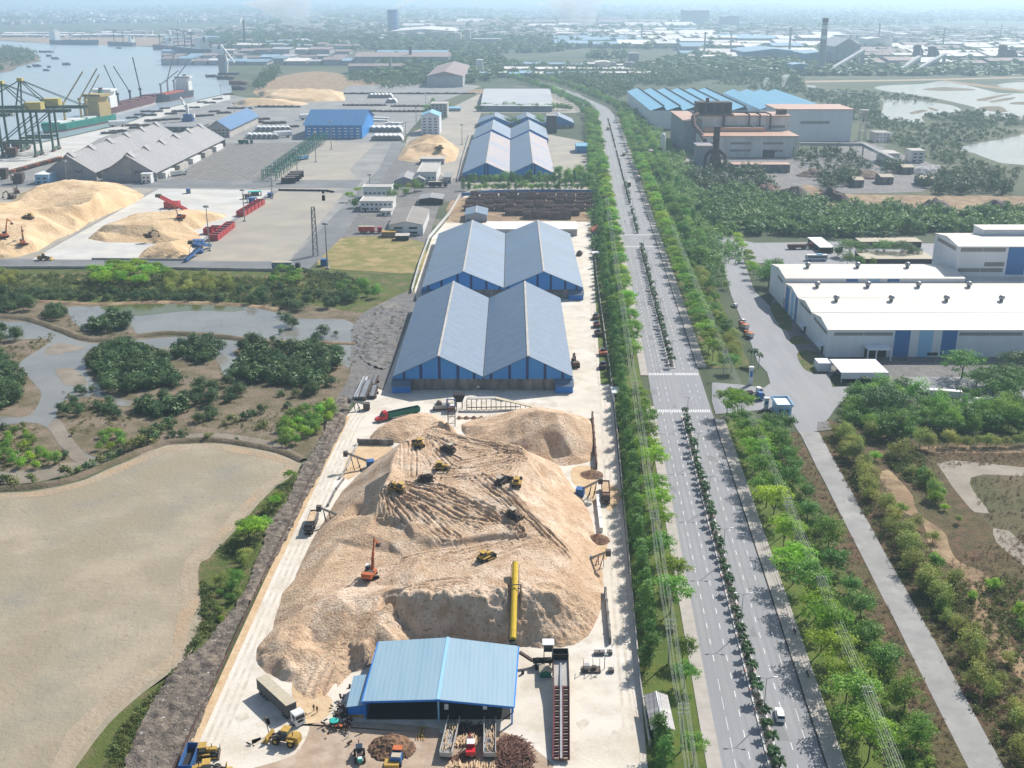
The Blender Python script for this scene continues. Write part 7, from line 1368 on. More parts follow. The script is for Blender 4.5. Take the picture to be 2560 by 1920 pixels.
# far sheds laid out over the industrial park
FS = []
def far_sheds(lb, t, x0, x1, ys, n, wr, hr, dr, roofs, group, seed):
    rg = random.Random(seed)
    for y in ys:
        x = x0+rg.uniform(0,30)
        while x < x1 and n > 0:
            w = rg.uniform(*wr); sc = G(t, x+w, y)[1]; h = rg.uniform(*hr); d = rg.uniform(*dr); a, b = G(t, x, y), G(t, x+w, y)
            T = thing('far_shed', lb, 'shed', ((a[0]+b[0])/2, a[1], .1), 0, group); q = (b[0]-a[0])/2
            P2(T, 'wall', MB().box(-q, q, 0, d, 0, h), M['farwall']); P2(T, 'roof', MB().extx([(-2,h+.02),(d+2,h+.02),(d/2,h+d*.06)], -q-2, q+2), M[rg.choice(roofs)]); x += w+rg.uniform(6,50); n -= 1
far_sheds('broad pale roof in the hazy industrial park beyond the avenue bend', '1b', 1380, 2212, (310,285,264,246,230,215), 46, (90,230), (10,16), (90,200), ['farroof','farroof','farroof','farblue'], 'sheds of the industrial park', 1)
far_sheds('pale shed roof in the hazy district behind the mill', '1c', 0, 900, (395,372,330,300,275,256), 40, (90,260), (10,18), (60,160), ['farroof','farroof','farblue','farroof'], 'sheds behind the mill', 2)
far_sheds('pale shed roof in the hazy works right of the tall chimney', '1c', 1150, 2212, (440,400,372,345,320), 34, (80,220), (10,18), (60,140), ['farroof','farroof','farrust'], 'sheds right of the tall chimney', 3)
far_sheds('low shed roof on the sandy far bank of the river', '1a', 0, 1000, (240,226), 16, (50,130), (7,11), (40,80), ['farroof'], 'sheds on the far bank', 4)
far_sheds('shed roof in the hazy terminal at the river bend', '1a', 1020, 2212, (420,395,350,318,290,262,235), 60, (40,130), (8,16), (40,90), ['farwall','farblue','farrust','farroof','farrust'], 'sheds at the river bend', 5)
far_sheds('pale roof in the faint district on the skyline', '1b', 380, 2212, (185,160), 22, (80,240), (12,20), (120,260), ['farroof','farrust'], 'skyline sheds', 6)
far_sheds('low shed among the trees behind the large white shed', '1b', 880, 1900, (500,470,440,395,365,340), 30, (50,140), (7,10), (30,60), ['farroof','farroof','farblue'], 'sheds among the trees', 7)
for i in range(16):
    t, x, y = RT.choice((('1a',RT.uniform(1100,2150),RT.uniform(225,300)),('1b',RT.uniform(0,700),RT.uniform(200,300)),('1c',RT.uniform(1000,2150),RT.uniform(250,330)))); p = G(t, x, y); r = RT.uniform(10,24); T = thing('storage_tank', 'pale round storage tank in the hazy far works', 'tank', (*p, .1), 0, 'far storage tanks'); P2(T, 'shell', MB().lathe([(r,0),(r,r*.9),(r*.5,r*1.05),(1,r*1.1)], 0, 0, 14), M['farroof'])
for i in range(22):
    t, x, y = RT.choice((('1a',RT.uniform(1000,2200),RT.uniform(170,330)),('1b',RT.uniform(0,2200),RT.uniform(120,300)),('1c',RT.uniform(0,2200),RT.uniform(150,400)))); p = G(t, x, y); h = RT.uniform(30,90); T = thing('chimney', 'thin faint chimney rising from the hazy far works', 'chimney', (*p, .1), 0, 'thin far chimneys'); P2(T, 'shaft', MB().lathe([(h*.045,0),(h*.03,h)], 0, 0, 8), M[RT.choice(('farwall','stackgrey','soot'))])
def far_town(seed, n):
    rg = np.random.default_rng(seed); mb = {0: MB(), 1: MB(), 2: MB()}
    for i in range(n):
        y = 1/rg.uniform(1/26000, 1/3300); x = rg.uniform(-.50,.50)*y
        if x < -.18*y and y < 4300: continue
        if fbm(np.array([x]), np.array([y]), 1500, 3, 5)[0] < -.05: continue
        w = rg.uniform(9,34)*(1+y/12000); mb[int(rg.integers(3))].cb(x, y, 0, w, w*rg.uniform(.6,1.6), rg.uniform(5,16)*(1+y/16000), rz=rg.uniform(0,1.5))
    for k, m in ((0,'farroof'),(1,'farrust'),(2,'farroof')): mb[k].build('far_town', M[m], kind='stuff')
far_town(3, 14000)
def far_trees(seed, n):
    rg = np.random.default_rng(seed); bank = [leaves(seed+v, blob(seed+v, 7, 10, 60, 4, .1), 4.2, 1.4, .35, .8)[0] for v in range(5)]; out = []
    i = 0
    for _ in range(n*4):
        y = 1/rg.uniform(1/24000, 1/1550); x = rg.uniform(-.50,.50)*y; f = fbm(np.array([x]), np.array([y]), 420+.1*y, 3, 9)[0]
        if f < (-.12 if y < 3200 else .0): continue
        if x < -.10*y-40 and y < 3500 and x < -140: continue
        if abs(x-(AX(y)-10)) < 95 and y < 1650: continue
        if 130 < x < 420 and y < 1720: continue
        if x < 110 and y < 1900: continue
        px = 1280+FOC*x/(y*CP+CAMH*SP)
        if x > 330 and 1250 < y < 2330: continue
        V = bank[rg.integers(5)]; s_ = rg.uniform(.8,1.5)*(1+y/5000); out.append(V*[s_*1.6,s_*1.6,s_*.9]+np.array([x,y,0])); i += 1
        if i >= n: break
    V = np.concatenate(out); mesh_np('far_woods', V, np.arange(len(V)).reshape(-1,4), M['l_far'], kind='stuff')
far_trees(4, 5600)
# smoke drifting from the far works
def plume(lb, t, x, y, h0, dx, h1, r0, r1, dens, col, k=7):
    p = G(t, x, y); m, N, L = newmat('smoke'); o = N('ShaderNodeOutputMaterial'); v = N('ShaderNodeVolumePrincipled'); v.inputs['Color'].default_value = rgb(col); g = N('ShaderNodeNewGeometry')
    n = N('ShaderNodeTexNoise', inp={'Scale': 2.2/r1, 'Detail': 3.}); L(g.outputs['Position'], n.inputs['Vector']); r = N('ShaderNodeMapRange', inp={1: .42, 2: .75, 3: 0., 4: dens}); L(n.outputs[0], r.inputs[0]); L(r.outputs[0], v.inputs['Density']); L(v.outputs[0], o.inputs['Volume'])
    mb = MB(); prof = []
    C = []
    for i in range(k+1): t_ = i/k; C.append((dx*t_**1.3, 0, h0+(h1-h0)*t_**.8, r0+(r1-r0)*t_))
    n_ = 12; V = []
    for cx, cy, cz, r_ in C:
        for j in range(n_): a = 2*math.pi*j/n_; V.append((cx+r_*math.cos(a), r_*math.sin(a), cz+.15*r_*math.cos(a)))
    F = [(i*n_+j, i*n_+(j+1)%n_, (i+1)*n_+(j+1)%n_, (i+1)*n_+j) for i in range(k) for j in range(n_)]+[tuple(range(n_))[::-1], tuple(range(k*n_,(k+1)*n_))]
    o = mb.add(V, F).build('smoke', m, kind='stuff', loc=(*p, 0)); return o
plume('', '1b', 342, 222, 94, 130, 155, 14, 60, .03, (.95,.95,.95)); plume('', '1a', 1690, 185, 60, 160, 155, 8, 50, .03, (.95,.95,.95)); plume('', '1b', 1560, 190, 10, -60, 155, 60, 190, .02, (.95,.96,.97)); plume('', '1a', 1930, 190, 10, -120, 150, 60, 170, .02, (.95,.96,.97))
plume('', '1c', 1225, 1110, 2, 10, 36, 2, 9, .05, (.85,.9,.95)); plume('', '1c', 2090, 1210, 1, 20, 60, 6, 20, .016, (.85,.75,.68))
plume('', '1c', 650, 720, 34, 3, 50, 2, 6, .35, (1,1,1)); plume('', '1c', 530, 720, 34, 3, 46, 2, 4, .30, (1,1,1))
# ---------------------------------------------------------------- vehicles, machines, people
def aim(t, a, b, z=0.):
    """centre and heading from a tail reading a and a nose reading b"""
    p, q = G(t, *a, z), G(t, *b, z); return ((p[0]+q[0])/2, (p[1]+q[1])/2), math.atan2(q[1]-p[1], q[0]-p[0])
def trackframe(T, L, w, gap, h=1.0):
    for s in (-1, 1):
        y = s*gap/2; prof = [(-L/2+.25,.0),(L/2-.25,.0),(L/2,h*.45),(L/2-.2,h*.9),(L/2-.5,h),(-L/2+.5,h),(-L/2+.2,h*.9),(-L/2,h*.45)]
        t = P2(T, 'track', MB().extr(prof, y-w/2, y+w/2), M['rubber']); P2(T, 'drive_wheel', MB().wheel(-L/2+.5, y, h*.5, h*.36, w+.06, 10), M['darksteel'])
def bulldozer(name='bulldozer'):
    T = thing(name, '', 'bulldozer', (0,0,-400)); trackframe(T, 4.6, .65, 2.3, 1.1); yl = M['yellow' if name == 'bulldozer' else 'soot']
    P2(T, 'hood', MB().extr([(.1,1.0),(2.2,.95),(2.25,2.0),(.1,2.15)], -.55, .55), yl); P2(T, 'chassis', MB().box(-2.1,2.0,-.78,.78,.5,1.15), M['darksteel'])
    P2(T, 'fender', MB().box(-1.9,.9,-1.45,-.8,1.14,1.32), yl); P2(T, 'fender', MB().box(-1.9,.9,.8,1.45,1.14,1.32), yl)
    c = P2(T, 'cab', MB().add([(-1.5,-.8,1.3),(.05,-.8,1.3),(.05,.8,1.3),(-1.5,.8,1.3),(-1.4,-.72,2.85),(-.15,-.72,2.85),(-.15,.72,2.85),(-1.4,.72,2.85)], [(0,1,5,4),(1,2,6,5),(2,3,7,6),(3,0,4,7)]), M['glass'])
    P2(T, 'cab_roof', MB().box(-1.75,.2,-1.0,1.0,2.86,3.05), yl if name == 'bulldozer' else M['tarp'])
    P2(T, 'fuel_tank', MB().box(-2.3,-1.55,-.75,.75,1.2,2.1), yl); P2(T, 'exhaust', MB().tube((1.2,.2,2),(1.2,.2,3.0),.09,7), M['black'])
    prof = [(2.75,.05),(2.62,.4),(2.6,.9),(2.72,1.45),(2.84,1.5),(2.74,.9),(2.76,.4),(2.9,.05)]; P2(T, 'blade', MB().extr(prof, -1.95, 1.95), M['darksteel'])
    for s in (-1, 1): P2(T, 'push_arm', MB().beam((-.3,s*1.62,.55),(2.65,s*1.62,.45),.22,.28), yl); P2(T, 'lift_cylinder', MB().tube((1.6,s*.7,1.7),(2.6,s*.7,.9),.09,6), M['steel'])
    P2(T, 'ripper', MB().box(-3.1,-2.3,-.6,.6,.8,1.0).box(-3.15,-2.95,-.1,.1,.2,.8), M['darksteel']); return T
def excavator(col='orange', pose=((3.4,4.2),(6.2,3.2),(6.6,.9)), slew=0.):
    T = thing('excavator', '', 'excavator', (0,0,-400)); trackframe(T, 4.4, .6, 2.5, .95); m = M[col]; c, s_ = math.cos(slew), math.sin(slew)
    def R(mb): mb.move(rz=slew); return mb
    P2(T, 'undercarriage', MB().box(-1.2,1.2,-.95,.95,.45,1.0), M['darksteel']); P2(T, 'slewing_body', R(MB().box(-2.3,1.6,-1.35,1.35,1.1,1.9)), m); P2(T, 'counterweight', R(MB().extr([(-2.9,1.15),(-1.4,1.15),(-1.4,2.35),(-2.7,2.3),(-3.0,1.8)], -1.35, 1.35)), m)
    P2(T, 'engine_cover', R(MB().box(-1.38,.0,-1.3,1.3,1.91,2.25)), M['darksteel']); P2(T, 'cab', R(MB().extr([(.1,1.91),(1.65,1.91),(1.75,2.3),(1.3,3.1),(.1,3.15)], .35, 1.3)), M['glass']); P2(T, 'cab_roof', R(MB().box(.0,1.4,.3,1.35,3.16,3.26)), M['white'] if col == 'orange' else m)
    (bx, bz), (sx, sz), (kx, kz) = pose; P2(T, 'boom', R(MB().beam((.9,-.25,1.9),(bx,-.25,bz),.42,.62).beam((bx-.1,-.25,bz),(sx,-.25,sz),.4,.52)), m)
    P2(T, 'stick', R(MB().beam((sx-.4,-.25,sz+.3),(kx,-.25,kz),.34,.42)), m); P2(T, 'boom_cylinder', R(MB().tube((1.4,.1,1.7),(bx*.75,.1,bz*.78),.11,6).tube((1.4,-.6,1.7),(bx*.75,-.6,bz*.78),.11,6)), M['steel'])
    P2(T, 'bucket', R(MB().extr([(kx-.2,kz+.2),(kx+.35,kz+.1),(kx+.25,kz-.6),(kx-.4,kz-.9),(kx-1.0,kz-.6),(kx-.8,kz-.1)], -.8, .3)), M['darksteel']); return T
def loader():
    T = thing('wheel_loader', '', 'wheel loader', (0,0,-400)); y = M['yellow']
    for x in (-1.6, 1.5):
        for s in (-1, 1): w = P2(T, 'wheel', MB().wheel(x, s*1.05, .75, .75, .55, 14), M['rubber']); P2(T, 'rim', MB().wheel(x, s*1.05, .75, .38, .58, 10), y, ) 
    P2(T, 'rear_body', MB().extr([(-3.0,.7),(-.6,.7),(-.6,2.0),(-2.9,2.05)], -.8, .8), y); P2(T, 'front_frame', MB().box(-.5,2.1,-.55,.55,.6,1.35), M['darksteel'])
    P2(T, 'cab', MB().add([(-.85,-.75,1.6),(.5,-.75,1.6),(.5,.75,1.6),(-.85,.75,1.6),(-.8,-.7,3.05),(.25,-.7,3.05),(.25,.7,3.05),(-.8,.7,3.05)], [(0,1,5,4),(1,2,6,5),(2,3,7,6),(3,0,4,7)]), M['glass']); P2(T, 'cab_roof', MB().box(-1.0,.5,-.85,.85,3.06,3.2), y)
    for s in (-1, 1): P2(T, 'lift_arm', MB().beam((.3,s*.5,1.9),(3.0,s*.5,.8),.2,.36), M['darksteel']); P2(T, 'fender', MB().box(-2.3,-.9,s*1.3-.3,s*1.3+.3,1.55,1.68), y)
    P2(T, 'bucket', MB().extr([(3.0,.15),(4.2,.1),(4.25,.16),(3.4,.35),(3.15,.9),(3.4,1.5),(3.3,1.55),(2.95,.9)], -1.45, 1.45), y); P2(T, 'exhaust', MB().tube((-1.7,.3,2),(-1.7,.3,2.9),.08,6), M['black']); return T
def wheels(T, xs, w=2.4, r=.52, tw=.5):
    for x in xs:
        for s in (-1, 1): a = P2(T, 'wheel', MB().wheel(x, s*(w/2-tw/2), r, r, tw, 14), M['rubber']); h = MB().wheel(x, s*(w/2-tw/2), r, r*.5, tw+.04, 10).build('rim', M['steel'], a)
def cab_over(T, x, col, h=3.2, w=2.4, z0=.75):
    """flat-fronted cab, nose at x"""
    P2(T, 'cab', MB().extr([(x-2.1,z0),(x,z0),(x,z0+1.1),(x-.18,z0+h-1.0),(x-.5,z0+h-.75),(x-2.1,z0+h-.7)], -w/2, w/2), M[col]); P2(T, 'windscreen', MB().add([(x+.02,-w/2+.12,z0+1.15),(x+.02,w/2-.12,z0+1.15),(x-.17,w/2-.15,z0+h-1.1),(x-.17,-w/2+.15,z0+h-1.1)], [(0,1,2,3)]), M['glass'])
    for s in (-1, 1): P2(T, 'side_window', MB().box(x-1.3,x-.35,s*(w/2+.012)-.01,s*(w/2+.012)+.01,z0+1.2,z0+h-1.15), M['glass']); P2(T, 'mirror', MB().box(x-.1,x+.05,s*(w/2+.25)-.1,s*(w/2+.25)+.1,z0+1.3,z0+2.0), M['black']); P2(T, 'headlight', MB().box(x+.01,x+.05,s*.85-.2,s*.85+.2,z0+.25,z0+.45), M['white'])
    P2(T, 'bumper', MB().box(x-.3,x+.12,-w/2,w/2,z0-.35,z0-.01), M[col]); P2(T, 'grille', MB().box(x+.01,x+.04,-.7,.7,z0+.3,z0+.9), M['black'])
def semi(label, pos, rz, col, body, bm, L=12.5, bonnet=False, hb=2.9, z=.12, top=None, open_=False, sc=1., name='lorry'):
    T = thing(name, label, 'lorry', (*pos, z), rz); T.scale = (sc,sc,sc); cx = (L+4)/2
    P2(T, 'chassis', MB().box(-cx,cx-.4,-.45,.45,.75,.98), M['darksteel']); wheels(T, [-cx+1.2,-cx+2.5,-cx+3.8, cx-5.6, cx-4.4, cx-1.3 if not bonnet else cx-.9])
    if bonnet:
        P2(T, 'cab', MB().extr([(cx-4.4,.8),(cx-2.0,.8),(cx-2.0,2.1),(cx-2.5,2.9),(cx-3.0,3.6),(cx-4.4,3.7)], -1.2, 1.2), M[col]); P2(T, 'bonnet', MB().extr([(cx-1.98,.8),(cx+.1,.8),(cx+.15,1.5),(cx-1.98,2.05)], -.95, .95), M[col]); P2(T, 'windscreen', MB().add([(cx-1.96,-1.05,2.12),(cx-1.96,1.05,2.12),(cx-2.46,1.0,2.88),(cx-2.46,-1.0,2.88)], [(0,1,2,3)]), M['glass'])
        for s in (-1, 1): P2(T, 'fender', MB().box(cx-1.7,cx+.0,s*1.05-.18,s*1.05+.18,.95,1.25), M[col]); P2(T, 'side_window', MB().box(cx-3.2,cx-2.3,s*1.215-.01,s*1.215+.01,2.0,2.8), M['glass'])
        P2(T, 'bumper', MB().box(cx+.1,cx+.35,-1.15,1.15,.5,.85), M['steel'])
    else: cab_over(T, cx, col)
    x0, x1 = -cx, cx-4.6+(.9 if not bonnet else -.2); b0 = 1.0
    if not open_:
        P2(T, 'trailer_body', MB().box(x0,x1,-1.25,1.25,b0,b0+hb), M[bm]); P2(T, 'tarpaulin', MB().extr([(x0-.05,b0+hb+.01),(x1+.05,b0+hb+.01),(x1+.05,b0+hb+.12),(x0-.05,b0+hb+.12)], -1.3, 1.3), M[top or 'tarp'])
        for i in range(9): P2(T, 'rib', MB().box(x0+.4+i*(x1-x0-.8)/8-.06,x0+.4+i*(x1-x0-.8)/8+.06,-1.29,1.29,b0+.05,b0+hb*.4), M[bm])
    else:
        for s in (-1, 1):
            sd_ = P2(T, 'side_board', MB().box(x0,x1,s*1.2-.05,s*1.2+.05,b0,b0+hb), M[bm])
            for i in range(12): MB().box(x0+.3+i*(x1-x0-.6)/11-.06,x0+.3+i*(x1-x0-.6)/11+.06,s*1.27-.04,s*1.27+.04,b0,b0+hb).build('stake', M[bm], sd_)
        P2(T, 'tail_board', MB().box(x0-.05,x0+.05,-1.14,1.14,b0,b0+hb), M[bm]); P2(T, 'head_board', MB().box(x1-.05,x1+.05,-1.14,1.14,b0,b0+hb), M[bm]); P2(T, 'load_floor', MB().box(x0+.06,x1-.06,-1.14,1.14,b0,b0+(.3 if top is None else hb*.8)), M[top or 'dark'])
    return T
def suv():
    T = thing('car', '', 'car', (0,0,-400)); n = lambda z, k: z*k
    def loft(secs, nm, m):
        V = []; 
        for x, hw, z0, z1 in secs: V += [(x,-hw,z0),(x,hw,z0),(x,hw*.97,(z0+z1)/2),(x,hw*.9,z1),(x,-hw*.9,z1),(x,-hw*.97,(z0+z1)/2)]
        k = len(secs); F = [(i*6+j, i*6+(j+1)%6, (i+1)*6+(j+1)%6, (i+1)*6+j) for i in range(k-1) for j in range(6)]+[tuple(range(6))[::-1], tuple(range((k-1)*6,k*6))]; return P2(T, nm, MB().add(V, F), m, smooth=False)
    loft([(-2.3,.78,.4,1.0),(-2.1,.9,.32,1.12),(-1,.93,.3,1.1),(.8,.93,.3,1.05),(1.6,.9,.3,.98),(2.15,.82,.34,.86),(2.3,.66,.4,.72)], 'body', M['carwhite']); loft([(-2.15,.78,1.1,1.15),(-1.75,.80,1.08,1.56),(-.2,.80,1.05,1.62),(.35,.78,1.03,1.56),(1.15,.72,.98,1.04)], 'window_band', M['glass'])
    P2(T, 'roof', MB().add([(-1.8,-.7,1.58),(-1.8,.7,1.58),(-.2,.72,1.645),(-.2,-.72,1.645),(.3,.68,1.60),(.3,-.68,1.60)], [(0,3,2,1),(3,5,4,2)]).merge(MB().box(-1.8,.3,-.68,.68,1.5,1.56)), M['carwhite'])
    for x in (-1.4, 1.4):
        for s in (-1, 1): a = P2(T, 'wheel', MB().wheel(x, s*.83, .35, .35, .24, 14), M['rubber']); MB().wheel(x, s*.83, .35, .2, .26, 10).build('rim', M['steel'], a)
    for s in (-1, 1): P2(T, 'headlight', MB().box(2.12,2.22,s*.6-.15,s*.6+.15,.66,.8), M['white']); P2(T, 'tail_light', MB().box(-2.26,-2.2,s*.68-.12,s*.68+.12,.8,1.0), M['redpaint']); P2(T, 'mirror', MB().box(.75,.9,s*1.0-.1,s*1.0+.1,1.0,1.14), M['carwhite'])
    return T
# bulldozers on the heap
DZ, DD = bulldozer(), bulldozer('dark_bulldozer'); fd = [True, True]
for i, (x, y, dx, dy, z, dk, lb) in enumerate(((510,485,-35,-40,13.3,0,'yellow bulldozer at the top left brow of the main chip heap'),(700,520,-60,-25,13.2,1,'dark bulldozer just behind the top of the main heap, pushing left'),(655,640,70,6,12.3,0,'yellow bulldozer side-on in the upper middle of the main heap'),(555,708,-70,4,11.9,1,'dark bulldozer pushing a small mound left of the middle'),(365,765,-70,-35,11.8,0,'yellow bulldozer poised on the left brow of the main heap'),
      (1040,725,40,-30,12.6,1,'dark bulldozer on the left of the parked pair'),(1135,735,0,-60,12.4,0,'yellow bulldozer on the right of the parked pair'),(1115,945,60,40,10.6,1,'dark bulldozer with a pale cab top on the lower right of the tracks'),(935,1215,70,-20,8.6,0,'yellow bulldozer alone on the lower terrace of the main heap'))):
    p = on_heap('main', '3b', x, y+14, z); q = on_heap('main', '3b', x+dx, y+14+dy, z); a = math.atan2(q[1]-p[1], q[0]-p[0]); o = place(DD if dk else DZ, (p[0], p[1], p[2]-.1), a, lb, 'bulldozer', 'bulldozers on the main chip heap', .9, fd[dk]); fd[dk] = False
    o.rotation_euler = (0, -math.atan2(ground_z('main', p[0]+2*math.cos(a), p[1]+2*math.sin(a))-ground_z('main', p[0]-2*math.cos(a), p[1]-2*math.sin(a)), 4.)*.9, a)
place(DZ, (*G('4a', 1330, 1160), .12), .15, 'yellow bulldozer parked by the pipe rail at the bottom left', 'bulldozer', None, .95)
EX = excavator('orange', ((2.2,6.2),(3.6,9.2),(6.4,6.6)), 1.05); p = on_heap('main', '4b', 195, 10, 5); place(EX, (p[0], p[1], p[2]), .3, 'orange excavator with raised boom in the hollow on the left of the main heap', None, None, 1.02, True)
EY = excavator('rusty', ((3.2,4.4),(6.0,3.0),(6.3,.9))); e_first = True
for t, x, y, a, lb, sc, z in (('2b',1512,1175,1.7,'rust-orange excavator standing beside the nearest warehouse',1.1,.12),('2a',75,95,2.9,'dark excavator by the light mast at the far left of the port',1.3,.12),('2a',110,60,2.,'red-brown excavator behind the largest pale heap',1.3,.12),('2a',955,345,.2,'dark excavator digging into the front of the yellow heap',1.1,3.5)):
    place(EY, (*G(t, x, y, max(0,z-.12)), z), a, lb, None, None, sc, e_first); e_first = False
for x, y, z, a, lb in ((150,392,4,.9,'bright orange excavator on the lower face of the largest pale heap'),(30,345,8,.2,'orange excavator at the left edge on the largest pale heap'),(1160,225,6.5,2.8,'red excavator on top of the spread-out yellow heap')):
    p = on_heap('pa' if x < 500 else 'pb', '2a', x, y, z); place(EX, p, a, lb, None, None, 1.2)
p = on_heap('pa', '2a', 185, 225, 11); place(DZ, (p[0], p[1], p[2]), 3.0, 'small tan bulldozer high on the largest pale heap', 'bulldozer', None, 1.3)
p = on_heap('pc', '1b', 640, 960, 9); place(DZ, (p[0], p[1], p[2]), 2.6, 'bulldozer on the steep tan heap by the blue-roofed house', 'bulldozer', None, 1.5)
LD = loader(); pos, a = aim('r', (790,1300), (370,1250)); place(LD, (*pos, .12), a-.1, 'yellow wheel loader beside the covered lorry at the bottom left', None, None, 1.15, True)
place(LD, (*G('2a', 285, 490), .14), .1, 'dark wheel loader at the front corner of the white slab', None, None, 1.3)
place(LD, (*G('4a', 1345, 1285), .12), .2, 'yellow loader cut by the bottom frame edge', None, None, 1.1)
# lorries
pos, a = aim('r', (215,470), (820,1030)); semi('long covered lorry with a beige tarpaulin and white cab at the bottom left', pos, a, 'white', 'tarp', 'tarpgrey', 13.2, hb=2.7)
pos, a = aim('3b', (515,290), (225,352)); semi('red bonneted lorry with a long green tipper trailer at the back of the yard', pos, a, 'redcab', 'green', 'green', 14., True, 1.9, open_=True)
pos, a = aim('3a', (2035,945), (1975,1105)); semi('white-cabbed tipper lorry being loaded under the left conveyor', pos, a, 'black', 'x', 'steel', 7.5, False, 1.9, open_=True, top='chips')
pos, a = aim('3b', (1705,770), (1712,890)); semi('rust-red tipper lorry standing under the right conveyor', pos, a, 'rusty', 'x', 'rusty', 8.5, False, 1.9, open_=True, top='chipsred')
pos, a = aim('4a', (1240,1175), (1175,1345)); semi('blue tipper lorry cut by the bottom left frame edge', pos, a, 'bluepaint', 'x', 'bluepaint', 7, False, 1.9, open_=True)
pos, a = aim('2a', (1765,552), (1920,552)); semi('grey-blue tipper lorry on the port road above the green belt', (pos[0], pos[1]), 0, 'dark', 'x', 'farblue', 9, False, 2.6, sc=1.25, top='tarp')
pos, a = aim('3c', (360,215), (520,205)); semi('dark blue flatbed lorry at the factory entrance', pos, a, 'stripeblue', 'x', 'darksteel', 8, False, .6, open_=True); pos, a = aim('3c', (370,180), (490,175)); semi('black flatbed lorry with white cab behind the dark blue one at the entrance', pos, a, 'white', 'x', 'darksteel', 8, False, .6, open_=True)
pos, a = aim('3c', (1790,205), (1560,190)); semi('white lorry in the truck park below the weighbridge road', pos, a, 'white', 'x', 'white', 11, True, 2.6, top='white')
pos, a = aim('3c', (2210,250), (1740,255)); semi('second white lorry under the trees of the truck park', pos, a, 'white', 'x', 'white', 12, True, 2.6, top='white')
pos, a = aim('2c', (715,420), (830,418)); semi('dark red tanker-like lorry on the bus yard', pos, a, 'maroon', 'x', 'rusty', 10, False, 1.6, sc=1.15, top='rusty')
for t, x, y, a, c, lb in (('1a',1580,925,.1,'green','dark green lorry at the rear corner of the paved stacking area'),('1a',1150,1130,.9,'white','white lorry beside the nearer grey warehouse'),('1a',1940,1030,.9,'stripelight','pale blue lorry half hidden by the green racks'),('2b',630,20,.05,'dark','dark lorry behind the carport at the compound wall'),('2b',195,315,0.,'redcab','red flatbed lorry in front of the brown workshop')): semi(lb, G(t, x, y), a, c, 'x', c, 8, False, 2.4, sc=1.3, top='tarp')
for x, y, a, lb in ((1825,1000,1.5,'pale lorry driving away on the far right carriageway'),(1725,835,1.6,'small dark lorry far up the left carriageway'),(1858,1195,1.5,'flatbed lorry nearing the far junction on the right carriageway'),(1925,1160,-1.6,'dark van by the right kerb near the far junction')): semi(lb, G('1b', x, y), a, 'white' if x != 1725 else 'dark', 'x', 'tarp' if x < 1850 else 'dark', 6, False, 2.2, z=.17, sc=1.1, name='van')
CAR = suv(); pos, a = aim('q', (1545,1030), (1500,840)); place(CAR, (pos[0], pos[1]-.3, .165), a, 'white car on the right carriageway, the only one near the camera', None, None, 1.05, True)
for x, y, a in ((350,790,1.9),(400,890,1.9)): place(CAR, (*G('2c', x, y), .21), a, 'small pale car parked along the factory approach road', None, 'cars on the factory approach', 1.)
place(CAR, (*G('2b', 545,125), .12), .1, 'white car parked under the grey carport', None, None, 1.1)
for x, y, lb in ((410,930,'upper'),(440,985,'lower')): pos = G('2c', x, y); semi('small red and white delivery truck on the factory approach, '+lb+' one', pos, 1.9, 'orange', 'x', 'white', 4.2, False, 2., z=.2, sc=.8, name='van', top='orange')
def bus(label, pos, rz):
    T = thing('bus', label, 'bus', (*pos, .19), rz); T.scale = (1.15,1.15,1.15); P2(T, 'body', MB().extr([(-5.6,.45),(5.6,.45),(5.7,1.4),(5.4,3.0),(-5.6,3.05)], -1.25, 1.25), M['white']); P2(T, 'roof', MB().box(-5.5,5.3,-1.15,1.15,3.06,3.2), M['white']); P2(T, 'air_conditioner', MB().box(-3,0,-.8,.8,3.21,3.5), M['stripelight'])
    for s in (-1, 1): P2(T, 'window_band', MB().box(-5.2,5.0,s*1.26-.01,s*1.26+.01,1.6,2.6), M['glass']); P2(T, 'side_stripe', MB().box(-5.5,4.2,s*1.26-.01,s*1.26+.01,.8,1.35), M['stripelight'])
    P2(T, 'windscreen', MB().add([(5.72,-1.1,1.45),(5.72,1.1,1.45),(5.46,1.05,2.85),(5.46,-1.05,2.85)], [(0,1,2,3)]), M['glass']); wheels(T, (-3.4,3.6), 2.5, .5, .35)
pos, a = aim('2c', (820,492), (930,494)); bus('white and blue bus parked in the yard behind the white factory', pos, math.pi)
# stacking conveyors round the heap: hopper, inclined boom with tripod legs
def yard_conveyor(label, t, hop, head, hz=6.4, m='bluepaint', hopper=True):
    a, b = G3(t[0], *hop, 2.2), G3(t[1], *head, hz); T = thing('loading_conveyor', label, 'conveyor', ((a[0]+b[0])/2, (a[1]+b[1])/2, .12)); P(T, 'boom', MB().beam(a, b, .9, .5), M['steel']); P(T, 'belt', MB().beam((a[0],a[1],a[2]+.3), (b[0],b[1],b[2]+.3), .7, .06), M['rubber'])
    d = Vector(b)-Vector(a); n = Vector((-d.y, d.x, 0)).normalized()
    if hopper: P(T, 'hopper', MB().cb(a[0], a[1], .5, 2.6, 2.6, 2.4, rz=math.atan2(d.y, d.x)), M[m])
    P(T, 'head_chute', MB().cb(b[0], b[1], hz-1.2, 1.4, 1.4, 1.7), M['darksteel'])
    for s in (-1, 1):
        for k in (.55, .8): q = Vector(a)+d*k; f = Vector(a)+d*(k-.12)+n*s*1.6; P(T, 'prop', MB().beam((f.x,f.y,.3), tuple(q-Vector((0,0,.3))), .18), M['darksteel'])
        f = Vector(a)+d*.43+n*s*1.6; P(T, 'wheel', MB().wheel(f.x, f.y, .45, .4, .3, 10, ax='x'), M['rubber'])
